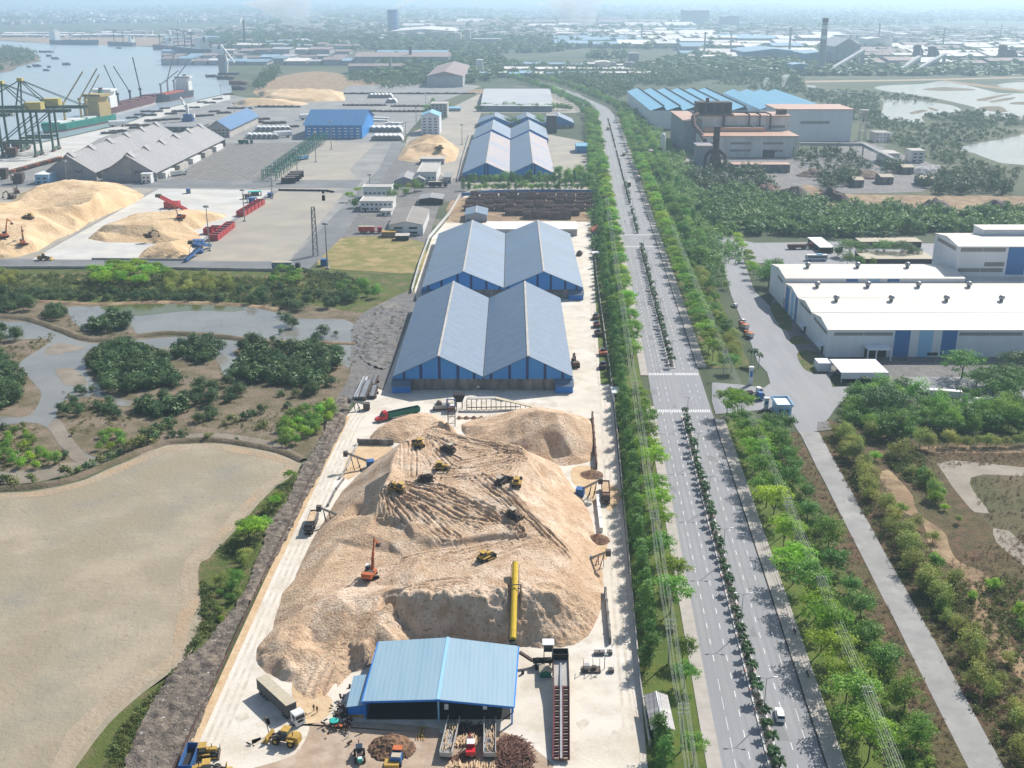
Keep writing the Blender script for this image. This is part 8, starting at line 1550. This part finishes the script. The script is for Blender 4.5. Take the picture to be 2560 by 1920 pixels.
yard_conveyor('blue and grey loading conveyor by the bay wall at the upper left of the heap', ('3b','3b'), (195,605), (35,545)); yard_conveyor('dark loading conveyor feeding the white-cabbed tipper on the left lane', ('3b','3a'), (5,955), (2050,895))
yard_conveyor('dark loading conveyor beside the rust-red tipper on the right', ('3b','3b'), (1545,785), (1675,720)); yard_conveyor('dark loading conveyor at the lower right foot of the heap', ('3b','3b'), (1590,1232), (1725,1180))
yard_conveyor('yellow-topped conveyor at the top of the rubble slope', ('3b','3b'), (170,235), (60,205), 4.5, 'darksteel')
# parked conveyor trailers by the rubble
for (x0, y0), (x1, y1), w, m, lb in (((100,190),(165,60),1.6,'white','long white tube conveyor lying beside the rubble slope'),((140,200),(185,90),3.2,'darksteel','dark folded screening machine behind the long white tube'),((205,190),(225,120),2.6,'soot','black generator trailer at the end of the machine row'),((210,110),(235,50),2.,'rusty','rust-red trailer at the back of the machine row')):
    a, b = G3('3b', x0, y0, .8), G3('3b', x1, y1, 2.6); T = thing('parked_conveyor', lb, 'machine', (a[0], a[1], .12)); P(T, 'frame', MB().beam(a, b, w, w*.5), M[m])
    for k in (.2, .8): P(T, 'axle', MB().cb(a[0]+(b[0]-a[0])*k, a[1]+(b[1]-a[1])*k, .12, w+.6, .8, .9), M['rubber'])
    P(T, 'deck_frame', MB().beam((a[0],a[1],a[2]+w*.3), (b[0],b[1],b[2]+w*.3), w*.6, .1), M['steel'])
# loading tower and long truss conveyor in front of the nearest warehouse
a = G('3b', 718, 372); b = G('3b', 718, 270); T = thing('loading_tower', 'slim lattice loading tower with a blue frame behind the main chip heap', 'tower', (*a, .12)); zt = top_z('3b', 718, 372, 200)
for s in (-1.3, 1.3):
    for q in (-1, 1): P2(T, 'leg', MB().beam((s,q,0), (s,q,zt), .22), M['darksteel'])
for k in range(4): P2(T, 'cross_beam', MB().beam((-1.3,-1,zt*(k+.5)/4), (1.3,-1,zt*(k+.5)/4), .18).beam((-1.3,-1,zt*k/4), (1.3,-1,zt*(k+1)/4), .12), M['darksteel'])
P2(T, 'blue_frame', MB().box(-1.8,1.8,-1.3,-1.1,zt-2.6,zt-2.3).box(-1.8,-1.5,-1.3,-1.1,zt-2.29,zt).box(1.5,1.8,-1.3,-1.1,zt-2.29,zt).box(-1.8,1.8,-1.3,-1.1,zt+.01,zt+.3), M['bluepaint']); P2(T, 'chute', MB().cb(0,0,zt*.55,2.2,2,1.6), M['rusty'])
a, b = G3('3b', 815, 255, .9), G3('3b', 1255, 255, .6); T = thing('truss_conveyor', 'long low truss conveyor in front of the nearest blue warehouse', 'conveyor', ((a[0]+b[0])/2, a[1], .12)); am = (a[0]+(b[0]-a[0])*.42, a[1]+1, 4.6); a2 = (a[0], a[1]+1, 4.4)
P(T, 'deck', MB().beam(a2, am, 2.2, .35), M['concpale']); P(T, 'deck', MB().beam(am, (b[0],b[1],.8), 2.2, .35), M['tarp'])
for i in range(15):
    t = i/14; x = a[0]+(b[0]-a[0])*t; h = 4.3 if t < .42 else 4.3-(t-.42)/.58*3.6; P(T, 'trestle_leg', MB().beam((x,a[1],.12), (x,a[1],h), .25), M['maroon'] if i % 3 else M['darksteel'])
P(T, 'lower_rail', MB().beam((a[0],a[1],1.), (b[0]-6,b[1],1.), .3), M['darksteel'])
T = thing('hopper', 'black feed hopper at the left end of the truss conveyor', 'hopper', (*G('3b', 768, 262), .12)); P2(T, 'bin', MB().add([(-1.2,-1.2,3),(1.2,-1.2,3),(1.2,1.2,3),(-1.2,1.2,3),(-2.4,-2.2,6.2),(2.4,-2.2,6.2),(2.4,2.2,6.2),(-2.4,2.2,6.2)], [(0,1,5,4),(1,2,6,5),(2,3,7,6),(3,0,4,7),(3,2,1,0),(4,5,6,7)]), M['black'])
for s in (-1.1, 1.1):
    for q in (-1.1, 1.1): P2(T, 'leg', MB().beam((s,q,0),(s,q,2.98),.25), M['darksteel'])
T = thing('chipper_machine', 'grey chipping machine beside the slim loading tower', 'machine', (*G('3b', 655, 268), .12), .1); P2(T, 'body', MB().box(-3,3,-1.4,1.4,.8,2.2), M['steel']); P2(T, 'drum', MB().wheel(-1,0,2.4,1.1,2,12), M['darksteel']); P2(T, 'skid', MB().box(-3.4,3.4,-1.2,1.2,.1,.78), M['rusty'])
T = thing('chip_row', 'row of small brown chip piles on the slab behind the main heap', 'wood chips', (*G('3b', 910, 325), .12)); X, Y = np.meshgrid(np.arange(-9,9.1,.3), np.arange(-2,2.1,.3)); Z = 1.1*np.exp(-(Y/.9)**2)*(.55+.45*np.cos(X*2.2))-.05; g = grid_mesh('chip_ridge', X, Y, Z, Z > -.04, M['barkwaste'], T)
# yellow canvas-covered tube conveyor down the front cliff
a, b = TUBE; T = thing('tube_conveyor', 'yellow canvas-covered tube conveyor climbing the front cliff of the heap', 'conveyor', (b[0], b[1], .12)); P(T, 'tube', MB().tube(a, b, .78, 12), M['tubeyellow'], smooth=False); d = Vector(b)-Vector(a)
for s in (-1, 1): P(T, 'side_rail', MB().beam((a[0]+s*1.0,a[1],a[2]-.5), (b[0]+s*1.0,b[1],b[2]-.5), .16, .3), M['darksteel'])
q = Vector(a)+d*.36
for s in (-1, 1): P(T, 'gantry_post', MB().beam((q.x+s*1.5,q.y,ground_z('main', q.x, q.y)-.5), (q.x+s*1.5,q.y,q.z+1.3), .2), M['darksteel'])
for k in (1.3, .2): P(T, 'gantry_beam', MB().beam((q.x-1.5,q.y-.05,q.z+k), (q.x+1.5,q.y-.05,q.z+k), .2), M['darksteel'])
P(T, 'tail_hopper', MB().cb(b[0], b[1]-.8, .12, 1.8, 1.6, 4.6), M['black'])
# infeed line on the right of the open shed
a, b, c = G3('4b', 1422, 1180, .9), G3('4b', 1425, 708, 3.0), G3('4b', 1420, 545, 4.2); T = thing('log_infeed', 'long maroon chain infeed conveyor right of the open blue shed', 'conveyor', (a[0], a[1], .12)); W2 = 1.75
lo = P(T, 'lower_deck', MB().beam(a, b, W2*2, .3), M['maroon']); up = P(T, 'upper_deck', MB().beam(b, c, W2*2, .3), M['concpale'])
P(T, 'centre_rail', MB().beam((a[0],a[1],a[2]+.3), (c[0],c[1],c[2]+.3), .45, .25), M['steel'])
for s in (-1, 1): P(T, 'side_plate', MB().beam((a[0]+s*W2,a[1],a[2]+.25), (b[0]+s*W2,b[1],b[2]+.25), .14, .9), M['maroon']); P(T, 'side_plate', MB().beam((b[0]+s*W2,b[1],b[2]+.25), (c[0]+s*W2,c[1],c[2]+.25), .14, .9), M['rusty'])
for i in range(26):
    t = i/26; p = Vector(a)+(Vector(b)-Vector(a))*t
    for s in (-1, 1): P(T, 'cleat', MB().cb(p.x+s*.95, p.y, p.z+.16, .9, .14, .3), M['darksteel' if i % 2 else 'tarp'], lo)
for i in range(7):
    t = .12+i*.14; p = Vector(a)+(Vector(c)-Vector(a))*t
    for s in (-1, 1): P(T, 'support_leg', MB().beam((p.x+s*1.4,p.y,.12), (p.x+s*1.4,p.y,p.z-.2), .22), M['darksteel'])
p = G('4b', 1412, 590); T = thing('hopper', 'black box hopper at the head of the maroon infeed', 'hopper', (p[0], c[1]+1.2, .12))
for nm, q in (('side',(-1.9,-1.7,-1.2,1.4)),('side',(1.7,1.9,-1.2,1.4)),('back',(-1.7,1.7,1.2,1.4)),('front',(-1.7,1.7,-1.2,-1.0))): P2(T, nm, MB().box(*q,3.6,5.8), M['black'])
P2(T, 'floor', MB().box(-1.7,1.7,-1,1.2,3.5,3.7), M['dark'])
for s in (-1.7, 1.7):
    for q in (-1, 1.2): P2(T, 'leg', MB().beam((s,q,0),(s,q,3.5),.25), M['darksteel'])
T = thing('control_cabin', 'white-topped control cabin on tall legs beside the black hopper', 'cabin', (*G('4b', 1338, 545), .12)); zt = top_z('4b', 1338, 545, 425)
P2(T, 'cabin', MB().box(-1.1,1.1,-1,1,zt-2.2,zt-.25), M['glass']); P2(T, 'roof', MB().box(-1.4,1.4,-1.3,1.3,zt-.24,zt), M['white'])
for s in (-1, 1):
    for q in (-.9, .9): P2(T, 'leg', MB().beam((s,q,0),(s,q,zt-2.22),.16), M['steel'])
a, b = G3('4b', 1155, 490, 3.6), G3('4b', 1240, 545, 1.6); T = thing('cross_conveyor', 'black cross conveyor between the open shed and the infeed', 'conveyor', (b[0], b[1], .12)); c = G3('4b', 1370, 540, 1.8); P(T, 'incline', MB().beam(a, b, .9, .5), M['soot']); P(T, 'level_run', MB().beam(b, c, 1.2, .9), M['black'])
for k in (.15, .5, .85): P(T, 'support', MB().cb(b[0]+(c[0]-b[0])*k, b[1]+(c[1]-b[1])*k, .12, .5, 1.4, 1.3), M['darksteel']); P(T, 'motor', MB().cb(b[0]+(c[0]-b[0])*k+.5, b[1]-.5, 2.1, .7, .6, .6), M['darksteel'])
T = thing('motor_house', 'dark green motor house with a pale ridge roof beside the infeed', 'hut', (*G('4b', 1322, 655), .12)); P2(T, 'wall', MB().extr([(-1.3,0),(1.3,0),(1.3,1.5),(0,2.0),(-1.3,1.5)], -.2, 2.4), M['green']); P2(T, 'roof', slab(slab(MB(), (-1.5,-.4,1.55),(0,-.4,2.15),(0,2.6,2.15),(-1.5,2.6,1.55),.1), (0,-.4,2.15),(1.5,-.4,1.55),(1.5,2.6,1.55),(0,2.6,2.15),.1), M['tarp'])
for x, y, lb in ((1265,605,'black twin drum standing left of the green motor house'),(1175,632,'black drum near the right edge of the open shed')): T = thing('oil_drum', lb, 'drum', (*G('4b', x, y), .12)); P2(T, 'drum', MB().lathe([(.34,0),(.36,.3),(.34,.6),(.36,.9),(.34,1.1)],0,0,12), M['black']); P2(T, 'lid', MB().lathe([(.3,1.11),(.3,1.16)],0,0,12), M['darksteel'])
T = thing('winch_frame', 'open steel machine frame standing on the pale slab right of the infeed', 'machine', (*G('4b', 1615, 610), .12)); P2(T, 'base', MB().box(-2.2,2.2,-1.2,1.2,.1,.45), M['darksteel']); P2(T, 'tank', MB().box(-1.6,-.5,-.6,.6,.46,1.7), M['steel']); P2(T, 'gearbox', MB().box(.2,1.2,-.5,.5,.46,1.2), M['darksteel'])
for s in (-1.9, .3, 1.9): P2(T, 'post', MB().beam((s,-.9,.4),(s,-.9,3.2),.12).beam((s,-.9,3.2),(s,.9,2.6),.1), M['rusty'])
for x, y, w, lb in ((1668,505,2.6,'dark flat trough on the slab by the right wall'),(1733,503,1.3,'small black block by the end of the thin wall'),(1742,618,1.4,'small black block below the end of the thin wall')): T = thing('counterweight_block', lb, 'block', (*G('4b', x, y), .12)); P2(T, 'block', MB().cb(0,0,0,w,1.2,.9), M['concwall']); P2(T, 'lifting_eye', MB().cb(0,0,.9,.3,.2,.25), M['darksteel'])
# log yard at the front of the open shed
def logheap(name, label, spec, n, L, r, h, m, seed, ang=None, cat='log heap', z0=.13):
    rg = random.Random(seed); poly = PL(spec); pts = scatter(poly, n, seed); cx = sum(p[0] for p in pts)/n; cy = sum(p[1] for p in pts)/n; R = max(math.hypot(p[0]-cx, p[1]-cy) for p in pts); T = thing(name, label, cat, (cx, cy, z0)); mb = MB()
    for x, y in pts:
        d = math.hypot(x-cx, y-cy)/R; z = rg.uniform(.1, max(.2, h*(1-d*.9))); a = (ang+rg.uniform(-.15,.15)) if ang is not None else rg.uniform(0,6.28); l = L*rg.uniform(.5,1); dz = rg.uniform(-.25,.25)*l*.6
        mb.tube((x-cx-l/2*math.cos(a),y-cy-l/2*math.sin(a),max(.1,z-dz)), (x-cx+l/2*math.cos(a),y-cy+l/2*math.sin(a),max(.1,z+dz)), r*rg.uniform(.6,1.2), 5)
    P2(T, 'logs', mb, M[m], kind='stuff'); P2(T, 'bottom_logs', MB().cb(0,0,-.1,R*.9,R*.7,.25), M[m]); return T
logheap('log_heap', 'scattered heap of red-brown branches right of the log trailers', '4b:1010,1060 1120,1030 1220,1090 1245,1180 1230,1260 1010,1260', 520, 2.6, .08, 2.2, 'logred', 1)
logheap('log_heap', 'dark pile of logs just inside the open shed', '4b:720,960 900,960 930,1030 720,1040', 160, 2.4, .10, 1.4, 'soot', 2); logheap('log_heap', 'pale bundle of peeled logs lying between the two log trailers', '4b:735,1060 840,1030 905,1050 900,1080 740,1100', 170, 1.9, .12, 1.3, 'logpale', 3, 1.45)
logheap('log_heap', 'small litter of broken logs below the red grapple machine', '4b:720,1160 800,1140 850,1170 790,1200 710,1200', 120, 1.4, .07, .6, 'logred', 4); logheap('log_heap', 'pale logs stacked along the bottom frame edge', '4b:680,1215 1020,1215 1020,1300 680,1300', 200, 2.2, .13, 1.6, 'logpale', 5, 1.5)
def trailer(label, t, a, b, fill):
    p, q = G(t, *a), G(t, *b); rz = math.atan2(q[1]-p[1], q[0]-p[0]); L = math.hypot(q[0]-p[0], q[1]-p[1]); T = thing('log_trailer', label, 'trailer', ((p[0]+q[0])/2, (p[1]+q[1])/2, .12), rz); P2(T, 'bed', MB().box(-L/2,L/2,-1.2,1.2,1.0,1.2), M['steel'])
    for s in (-1, 1): P2(T, 'side_board', MB().box(-L/2,L/2,s*1.25-.06,s*1.25+.06,1.0,2.3), M['concpale'])
    P2(T, 'tail_board', MB().box(-L/2-.1,-L/2,-1.2,1.2,1.0,2.1), M['concpale']); wheels(T, (-L/2+1,-L/2+2.3,L/2-1.5)); rg = random.Random(len(label)); mb = MB()
    for i in range(46): x = rg.uniform(-L/2+1,L/2-1.4); y = rg.uniform(-.95,.95); l = rg.uniform(.8,1.6); a_ = rg.uniform(-.2,.2); z = 1.3+rg.uniform(0,fill); mb.tube((x-l/2,y-a_,z),(x+l/2,y+a_,z),.1,5)
    P2(T, 'log_load', mb, M['logpale'], kind='stuff')
trailer('open log trailer on the left, half full of pale logs', '4b', (680,1190), (735,955), .6); trailer('open log trailer on the right, loaded with pale logs beside the red-brown heap', '4b', (962,1190), (965,960), .9)
X, Y = np.meshgrid(np.arange(-5.6,5.7,.16), np.arange(-5,5.1,.16)); Rr = np.hypot(X/5.2, Y/4.4)+.14*fbm(X,Y,1.8,3,3); Z = 2.6*np.clip(1-Rr,-.2,1)**.8 if False else 2.5*np.clip(1-Rr**1.5,-.1,1)+.55*np.abs(fbm(X,Y,1.1,4,7))+.25*fbm(X,Y,.5,2,9)
o = grid_mesh('bark_heap', X, Y, Z, Rr < 1.0, M['barkwaste']); o.location = (*G('4b', 335, 1110), .05); tag(o, 'clumpy brown bark waste heap in front of the open shed', 'bark heap')
T = thing('grapple_machine', 'red-cabbed log grapple machine between the two log trailers', 'grapple', (*G('4b', 842, 1140), .12), 1.57); P2(T, 'cab', MB().extr([(-.6,1.2),(.9,1.2),(.8,2.6),(-.6,2.7)], -.8, .8), M['red']); P2(T, 'cab_roof', MB().box(-.7,.95,-.85,.85,2.71,2.85), M['white']); P2(T, 'body', MB().box(-2.2,-.65,-1,1,.9,1.9), M['redcab']); P2(T, 'grapple_arm', MB().beam((.6,.3,1.6),(2.6,.3,3.0),.3).beam((2.6,.3,3.0),(3.6,.3,1.2),.26), M['red']); P2(T, 'grapple_claw', MB().cb(3.6,.3,.4,.8,1.2,.8), M['darksteel']); wheels(T, (-1.5,.8), 2.2, .6, .45)
T = thing('material_handler', 'small orange and blue handler standing in front of the bark heap', 'handler', (*G('4b', 368, 1200), .12), 1.5); P2(T, 'engine_body', MB().box(-1.8,.3,-1.1,1.1,1.0,2.4), M['bluepaint']); P2(T, 'engine_hatch', MB().box(-1.6,-.2,-.95,.95,2.41,2.55), M['tarp']); P2(T, 'cab', MB().box(.4,1.7,-.9,.9,1.0,2.7), M['glass']); P2(T, 'cab_roof', MB().box(.3,1.8,-1,1,2.71,2.9), M['orange']); P2(T, 'chassis', MB().box(-1.8,1.7,-.9,.9,.6,.98), M['darksteel']); wheels(T, (-1.2,1.2), 2.3, .55, .45)
T = thing('fork_attachment', 'yellow fork attachment lying on the shaded floor by the shed mouth', 'fork', (*G('4b', 525, 1010), .14), 1.5); P2(T, 'frame', MB().box(-1.8,1.8,-.5,-.3,.1,.5).box(-1.8,1.8,.3,.5,.1,.5), M['yellow']); P2(T, 'cross_bar', MB().box(-1.5,-1.3,-.29,.29,.15,.45).box(1.2,1.4,-.29,.29,.15,.45), M['yellow'])
for y in (-.8,-.3,.3,.8): P2(T, 'tine', MB().box(-2.8,-1.81,y-.07,y+.07,.1,.25), M['yellow'])
T = thing('tractor', 'dark tractor with a teal-white bonnet at the bottom, left of the bark heap', 'tractor', (*G('r', 1715, 1490), .12), 1.75); P2(T, 'body', MB().box(-1.9,.4,-.55,.55,.8,1.7), M['soot']); P2(T, 'hood', MB().box(-2.9,-1.91,-.5,.5,.8,1.5), M['teal']); P2(T, 'bonnet_panel', MB().box(-2.7,-2.0,-.4,.4,1.51,1.56), M['white']); P2(T, 'cab', MB().box(-.6,.9,-.7,.7,1.71,2.6), M['glass']); P2(T, 'loader_arm', MB().beam((.8,0,1.4),(2.6,0,2.2),.25).beam((2.6,0,2.2),(3.4,0,.8),.2), M['rusty'])
for x, r in ((-1.9,.55),(.5,.75)):
    for s in (-1, 1): P2(T, 'wheel', MB().wheel(x, s*.95, r, r, .45, 14), M['rubber'])
T = thing('yellow_skip', 'yellow box cut by the bottom frame edge below the bark heap', 'skip', (*G('4b', 335, 1240), .12)); P2(T, 'box', MB().box(-1.4,1.4,-1,1,.2,1.5), M['yellow']); P2(T, 'rim', MB().box(-1.5,1.5,-1.1,1.1,1.51,1.62), M['yellow'])
# junk by the lean-to
T = thing('scrap_heap', 'dark tangle of discarded machine parts beside the blue lean-to', 'scrap', (*G('r', 1450, 900), .12)); rg = random.Random(4); mb = MB()
for i in range(110): x, y = rg.gauss(0,1.6), rg.gauss(0,3.2); mb.beam((x,y,rg.uniform(0,.8)), (x+rg.uniform(-1,1),y+rg.uniform(-1,1),rg.uniform(.1,1.6)), rg.uniform(.1,.45))
P2(T, 'scrap_parts', mb, M['soot'], kind='stuff'); P2(T, 'pale_offcut', MB().cb(.8,-1.8,.3,.9,.5,.8,rz=.5), M['steel'])
T = thing('round_tank', 'round turquoise tank lid beside the blue lean-to', 'tank', (*G('r', 1325, 1000), .12)); P2(T, 'lid', MB().lathe([(1.05,1.0),(1.0,1.15),(.3,1.25)],0,0,16), M['teal']); P2(T, 'body', MB().lathe([(1.0,0),(1.0,.99)],0,0,16), M['soot'])
T = thing('pallet', 'orange-brown slotted beam on the ground below the turquoise lid', 'beam', (*G('r', 1415, 1042), .12)); P2(T, 'beam', MB().cb(0,0,0,2.6,.7,.5), M['orange']); P2(T, 'slot', MB().cb(-.6,-.36,.15,.5,.02,.2).cb(.6,-.36,.15,.5,.02,.2), M['dark'])
# junk and machines along the wall by the avenue trees
for i, (x, y, m, lb) in enumerate(((1645,870,'rusty','rust-brown machine in the upper row under the wall trees'),(1650,920,'maroon','dark red machine in the upper row under the wall trees'),(1660,975,'soot','black machine in the row under the wall trees'),(1690,1100,'orange','orange-nosed machine under the wall trees'),(1690,1185,'soot','black machine at the lower end of the row under the wall trees'),(1540,460,'soot','small black cart beside the wider twin warehouse'))):
    T = thing('parked_machine', lb, 'machine', (*G('2b', x, y), .12), RT.uniform(-.3,.3)); P2(T, 'body', MB().box(-1.6,1.6,-2.4,2.2,.7,1.9), M[m]); P2(T, 'cab', MB().box(-1,1,-.6,1.2,1.91,2.9), M['glass']); wheels(T, (-1.1,1.1), 3.6, .5, .4)
MK = thing('motorbike', '', 'motorbike', (0,0,-400))
for x in (-.62,.62): P2(MK, 'wheel', MB().wheel(x, 0, .3, .3, .12, 12), M['rubber'])
P2(MK, 'body', MB().extr([(-.6,.55),(.1,.45),(.5,.75),(.35,.95),(0,.75),(-.7,.85)], -.16, .16), M['soot']); P2(MK, 'handlebar', MB().tube((.42,-.34,1.02),(.42,.34,1.02),.03,6), M['steel'])
for i, (t, x, y, a, lb) in enumerate((('4c',735,372,1.6,'dark motorbike on the right pavement under the trees, farther one'),('4c',817,648,1.6,'dark motorbike on the right pavement near the bottom of the frame'),('2b',1918,712,1.5,'dark motorbike alone on the left carriageway'),('2b',1832,246,1.5,'dark motorbike near the far crossing'))): place(MK, (*G(t, x, y), .31 if t == '4c' else .17), a, lb, None, None, 1.1, i == 0)
# people near the covered lorry
def person(label, p, rz, col):
    V = [(0,0,.92),(0,0,1.15),(0,0,1.38),(0,0,1.5),(0,.02,1.62),(.1,0,.88),(.11,.03,.48),(.11,0,.06),(.13,.12,.04),(-.1,0,.88),(-.11,-.04,.48),(-.12,-.05,.06),(-.13,.07,.04),(.2,0,1.4),(.27,.02,1.13),(.27,.12,.9),(-.2,0,1.4),(-.27,.0,1.13),(-.26,.1,.9)]
    E = [(0,1),(1,2),(2,3),(3,4),(0,5),(5,6),(6,7),(7,8),(0,9),(9,10),(10,11),(11,12),(2,13),(13,14),(14,15),(2,16),(16,17),(17,18)]; R = [.15,.15,.17,.06,.11,.1,.075,.05,.045,.1,.075,.05,.045,.07,.05,.035,.07,.05,.035]
    me = bpy.data.meshes.new('person'); me.from_pydata(V, E, []); o = bpy.data.objects.new('person', me); COL.objects.link(o); o.location = p; o.rotation_euler = (0,0,rz); me.materials.append(M[col]); k = o.modifiers.new('skin', 'SKIN')
    for v, r in zip(me.skin_vertices[0].data, R): v.radius = (r, r*.8)
    me.skin_vertices[0].data[0].use_root = True; o.modifiers.new('sub', 'SUBSURF').levels = 1; o.modifiers['sub'].render_levels = 1
    MB().lathe([(.02,1.5),(.1,1.54),(.115,1.63),(.09,1.72),(.02,1.76)],0,.02,10).build('hair', M['black'], o, smooth=True); return tag(o, label, 'person')
person('person in dark clothes standing nearest the covered lorry cab', (*G('r', 1013, 790), .13), .4, 'person'); person('person in dark clothes standing a step right of the other one by the lorry', (*G('r', 1065, 815), .13), 2.6, 'person'); person('person in white squatting ground beside the dark machine scrap', (*G('r', 1548, 1190), .13), 1., 'white')
# ---------------------------------------------------------------- street lamps and power lines
def lamp(): 
    T = thing('street_lamp', '', 'street lamp', (0,0,-400)); P2(T, 'pole', MB().tube((0,0,0),(0,0,10.6),.13,8,.07), M['steel'])
    for s in (-1, 1): a = P2(T, 'arm', MB().tube((0,0,10.5),(s*1.6,0,11),.06,6), M['steel']); MB().box(s*1.55-.1 if s > 0 else s*1.55-.75, s*1.55+.75 if s > 0 else s*1.55+.1, -.16, .16, 10.94, 11.1).build('lamp_head', M['white'], a)
    return T
LP = lamp(); s = 203.5; k = 0
while s < 960:
    if not (389 < s < 447 or 689 < s < 733): place(LP, (AX(s), s, .47), -.055, 'twin-armed grey street lamp in the median, '+seg_name(s).replace('beside','level with').replace('opposite','level with'), None, 'median street lamps '+seg_name(s), None, k == 0); k += 1
    s += 35.5
pos = G('r', 330, 1160); T = thing('yard_lamp', 'slim dark yard lamp post beside the yellow wheel loader', 'lamp post', (*pos, .12)); zt = top_z('r', 345, 1195, 940); P2(T, 'pole', MB().tube((0,0,0),(-.6,0,zt),.1,7), M['darksteel']); P2(T, 'lamp_head', MB().cb(-.6,0,zt,.9,.5,.25), M['darksteel'])
for (t, x, y, yt, lb) in (('3b',885,215,125,'thin lamp post in front of the nearest blue warehouse'),('4b',1700,600,510,'thin leaning post by the machine frame')): T = thing('yard_lamp', lb, 'lamp post', (*G(t, x, y), .12)); zt = top_z(t, x, y, yt); P2(T, 'pole', MB().tube((0,0,0),(0,0,zt),.09,7), M['darksteel']); P2(T, 'lamp_head', MB().cb(.3,0,zt,.9,.4,.2), M['steel'])
def line_pole():
    T = thing('power_pole', '', 'power pole', (0,0,-400)); P2(T, 'pole', MB().tube((0,0,0),(0,0,12.2),.2,8,.12), M['poleconc'])
    for z in (11.7, 10.6, 9.5):
        c = P2(T, 'cross_arm', MB().box(-1.2,1.2,-.07,.07,z,z+.14), M['steel'])
        for x in (-1.1,-.45,.45,1.1): MB().tube((x,0,z+.14),(x,0,z+.42),.06,6).build('insulator', M['white'], c)
    return T
PP = line_pole(); k = 0
for off, ss, nm in ((-19., [150,193,225.5,283.4,340.4,395,450,500,548.7,612,680,745,810.7], 'left'), (20.6, [150,199,246,292.5,340,385,437,495,560,625,700], 'right')):
    pts = [(AX(s)+off, s) for s in ss]
    for i, p in enumerate(pts[1:]): place(PP, (*p, .2), -.055, 'concrete power pole on the '+nm+' verge of the avenue, '+seg_name(ss[i+1]).replace('beside','level with').replace('opposite','level with'), None, 'power poles on the %s verge %s' % (nm, seg_name(ss[i+1])), None, k == 0); k += 1
    for j, (x, z) in enumerate([(x, z) for z in (12.1, 11.0) for x in (-1.1,-.45,.45,1.1)]+[(-1.1,9.9),(1.1,9.9)]):
        mb = MB()
        for a, b in zip(pts, pts[1:]):
            L = [(a[0]+(b[0]-a[0])*t+x, a[1]+(b[1]-a[1])*t, z+.2-4*1.1*t*(1-t)) for t in np.linspace(0,1,9)]; mb.path(L, .026, 4)
        o = mb.build('power_cable', M['cable']); tag(o, 'thin sagging power cable strung along the %s verge of the avenue' % nm, 'cable', 'power cables on the %s verge' % nm)
# ---------------------------------------------------------------- air, light, camera
def make_air():
    m, N, L = newmat('haze_air'); o = N('ShaderNodeOutputMaterial'); v = N('ShaderNodeVolumePrincipled')
    v.inputs['Color'].default_value = (.60,.81,1.,1); v.inputs['Density'].default_value = HAZE; v.inputs['Anisotropy'].default_value = .35
    L(v.outputs[0], o.inputs['Volume']); m.volume_intersection_method = 'FAST' if hasattr(m, 'volume_intersection_method') else None
    b = MB().box(-46000, 46000, -900, 46000, -3, 165); h = b.build('haze', m, kind='stuff'); return h
HAZE = 1.3e-4
try: make_air()
except TypeError: pass
W = bpy.data.worlds.new('World'); S.world = W; W.use_nodes = True; nt = W.node_tree; bg = nt.nodes['Background']
sky = nt.nodes.new('ShaderNodeTexSky'); sky.sky_type = 'NISHITA'; sky.sun_disc = False
SUN_EL, SUN_AZ = math.radians(42), math.radians(40)      # azimuth measured from +Y towards +X
sky.sun_elevation = SUN_EL; sky.sun_rotation = SUN_AZ; sky.altitude = 20; sky.air_density = 1.2; sky.dust_density = 1.5; sky.ozone_density = 1.5
nt.links.new(sky.outputs[0], bg.inputs[0]); bg.inputs[1].default_value = .09
l = bpy.data.lights.new('sun', 'SUN'); l.energy = 4.7; l.angle = math.radians(.5); l.color = (1.,.955,.89)
so = bpy.data.objects.new('sun', l); COL.objects.link(so)
dv = Vector((math.sin(SUN_AZ)*math.cos(SUN_EL), math.cos(SUN_AZ)*math.cos(SUN_EL), math.sin(SUN_EL)))
so.rotation_euler = dv.to_track_quat('Z', 'Y').to_euler(); so.location = dv*300
cam = bpy.data.cameras.new('camera'); cam.sensor_width = 36; cam.lens = 36*FOC/2560; cam.clip_start = 1; cam.clip_end = 100000
co = bpy.data.objects.new('camera', cam); COL.objects.link(co); co.location = (0,0,CAMH); co.rotation_euler = (math.pi/2-PIT, 0, 0); S.camera = co
S.view_settings.view_transform = 'Standard'; S.view_settings.look = 'None'; S.view_settings.exposure = .38; S.view_settings.gamma = 1
S.view_settings.use_curve_mapping = False
S.render.engine = 'CYCLES'; cy = S.cycles; cy.use_denoising = True; cy.max_bounces = 5; cy.diffuse_bounces = 2; cy.glossy_bounces = 2
cy.transmission_bounces = 3; cy.transparent_max_bounces = 4; cy.volume_bounces = 1; cy.caustics_reflective = False; cy.caustics_refractive = False
cy.sample_clamp_indirect = 4
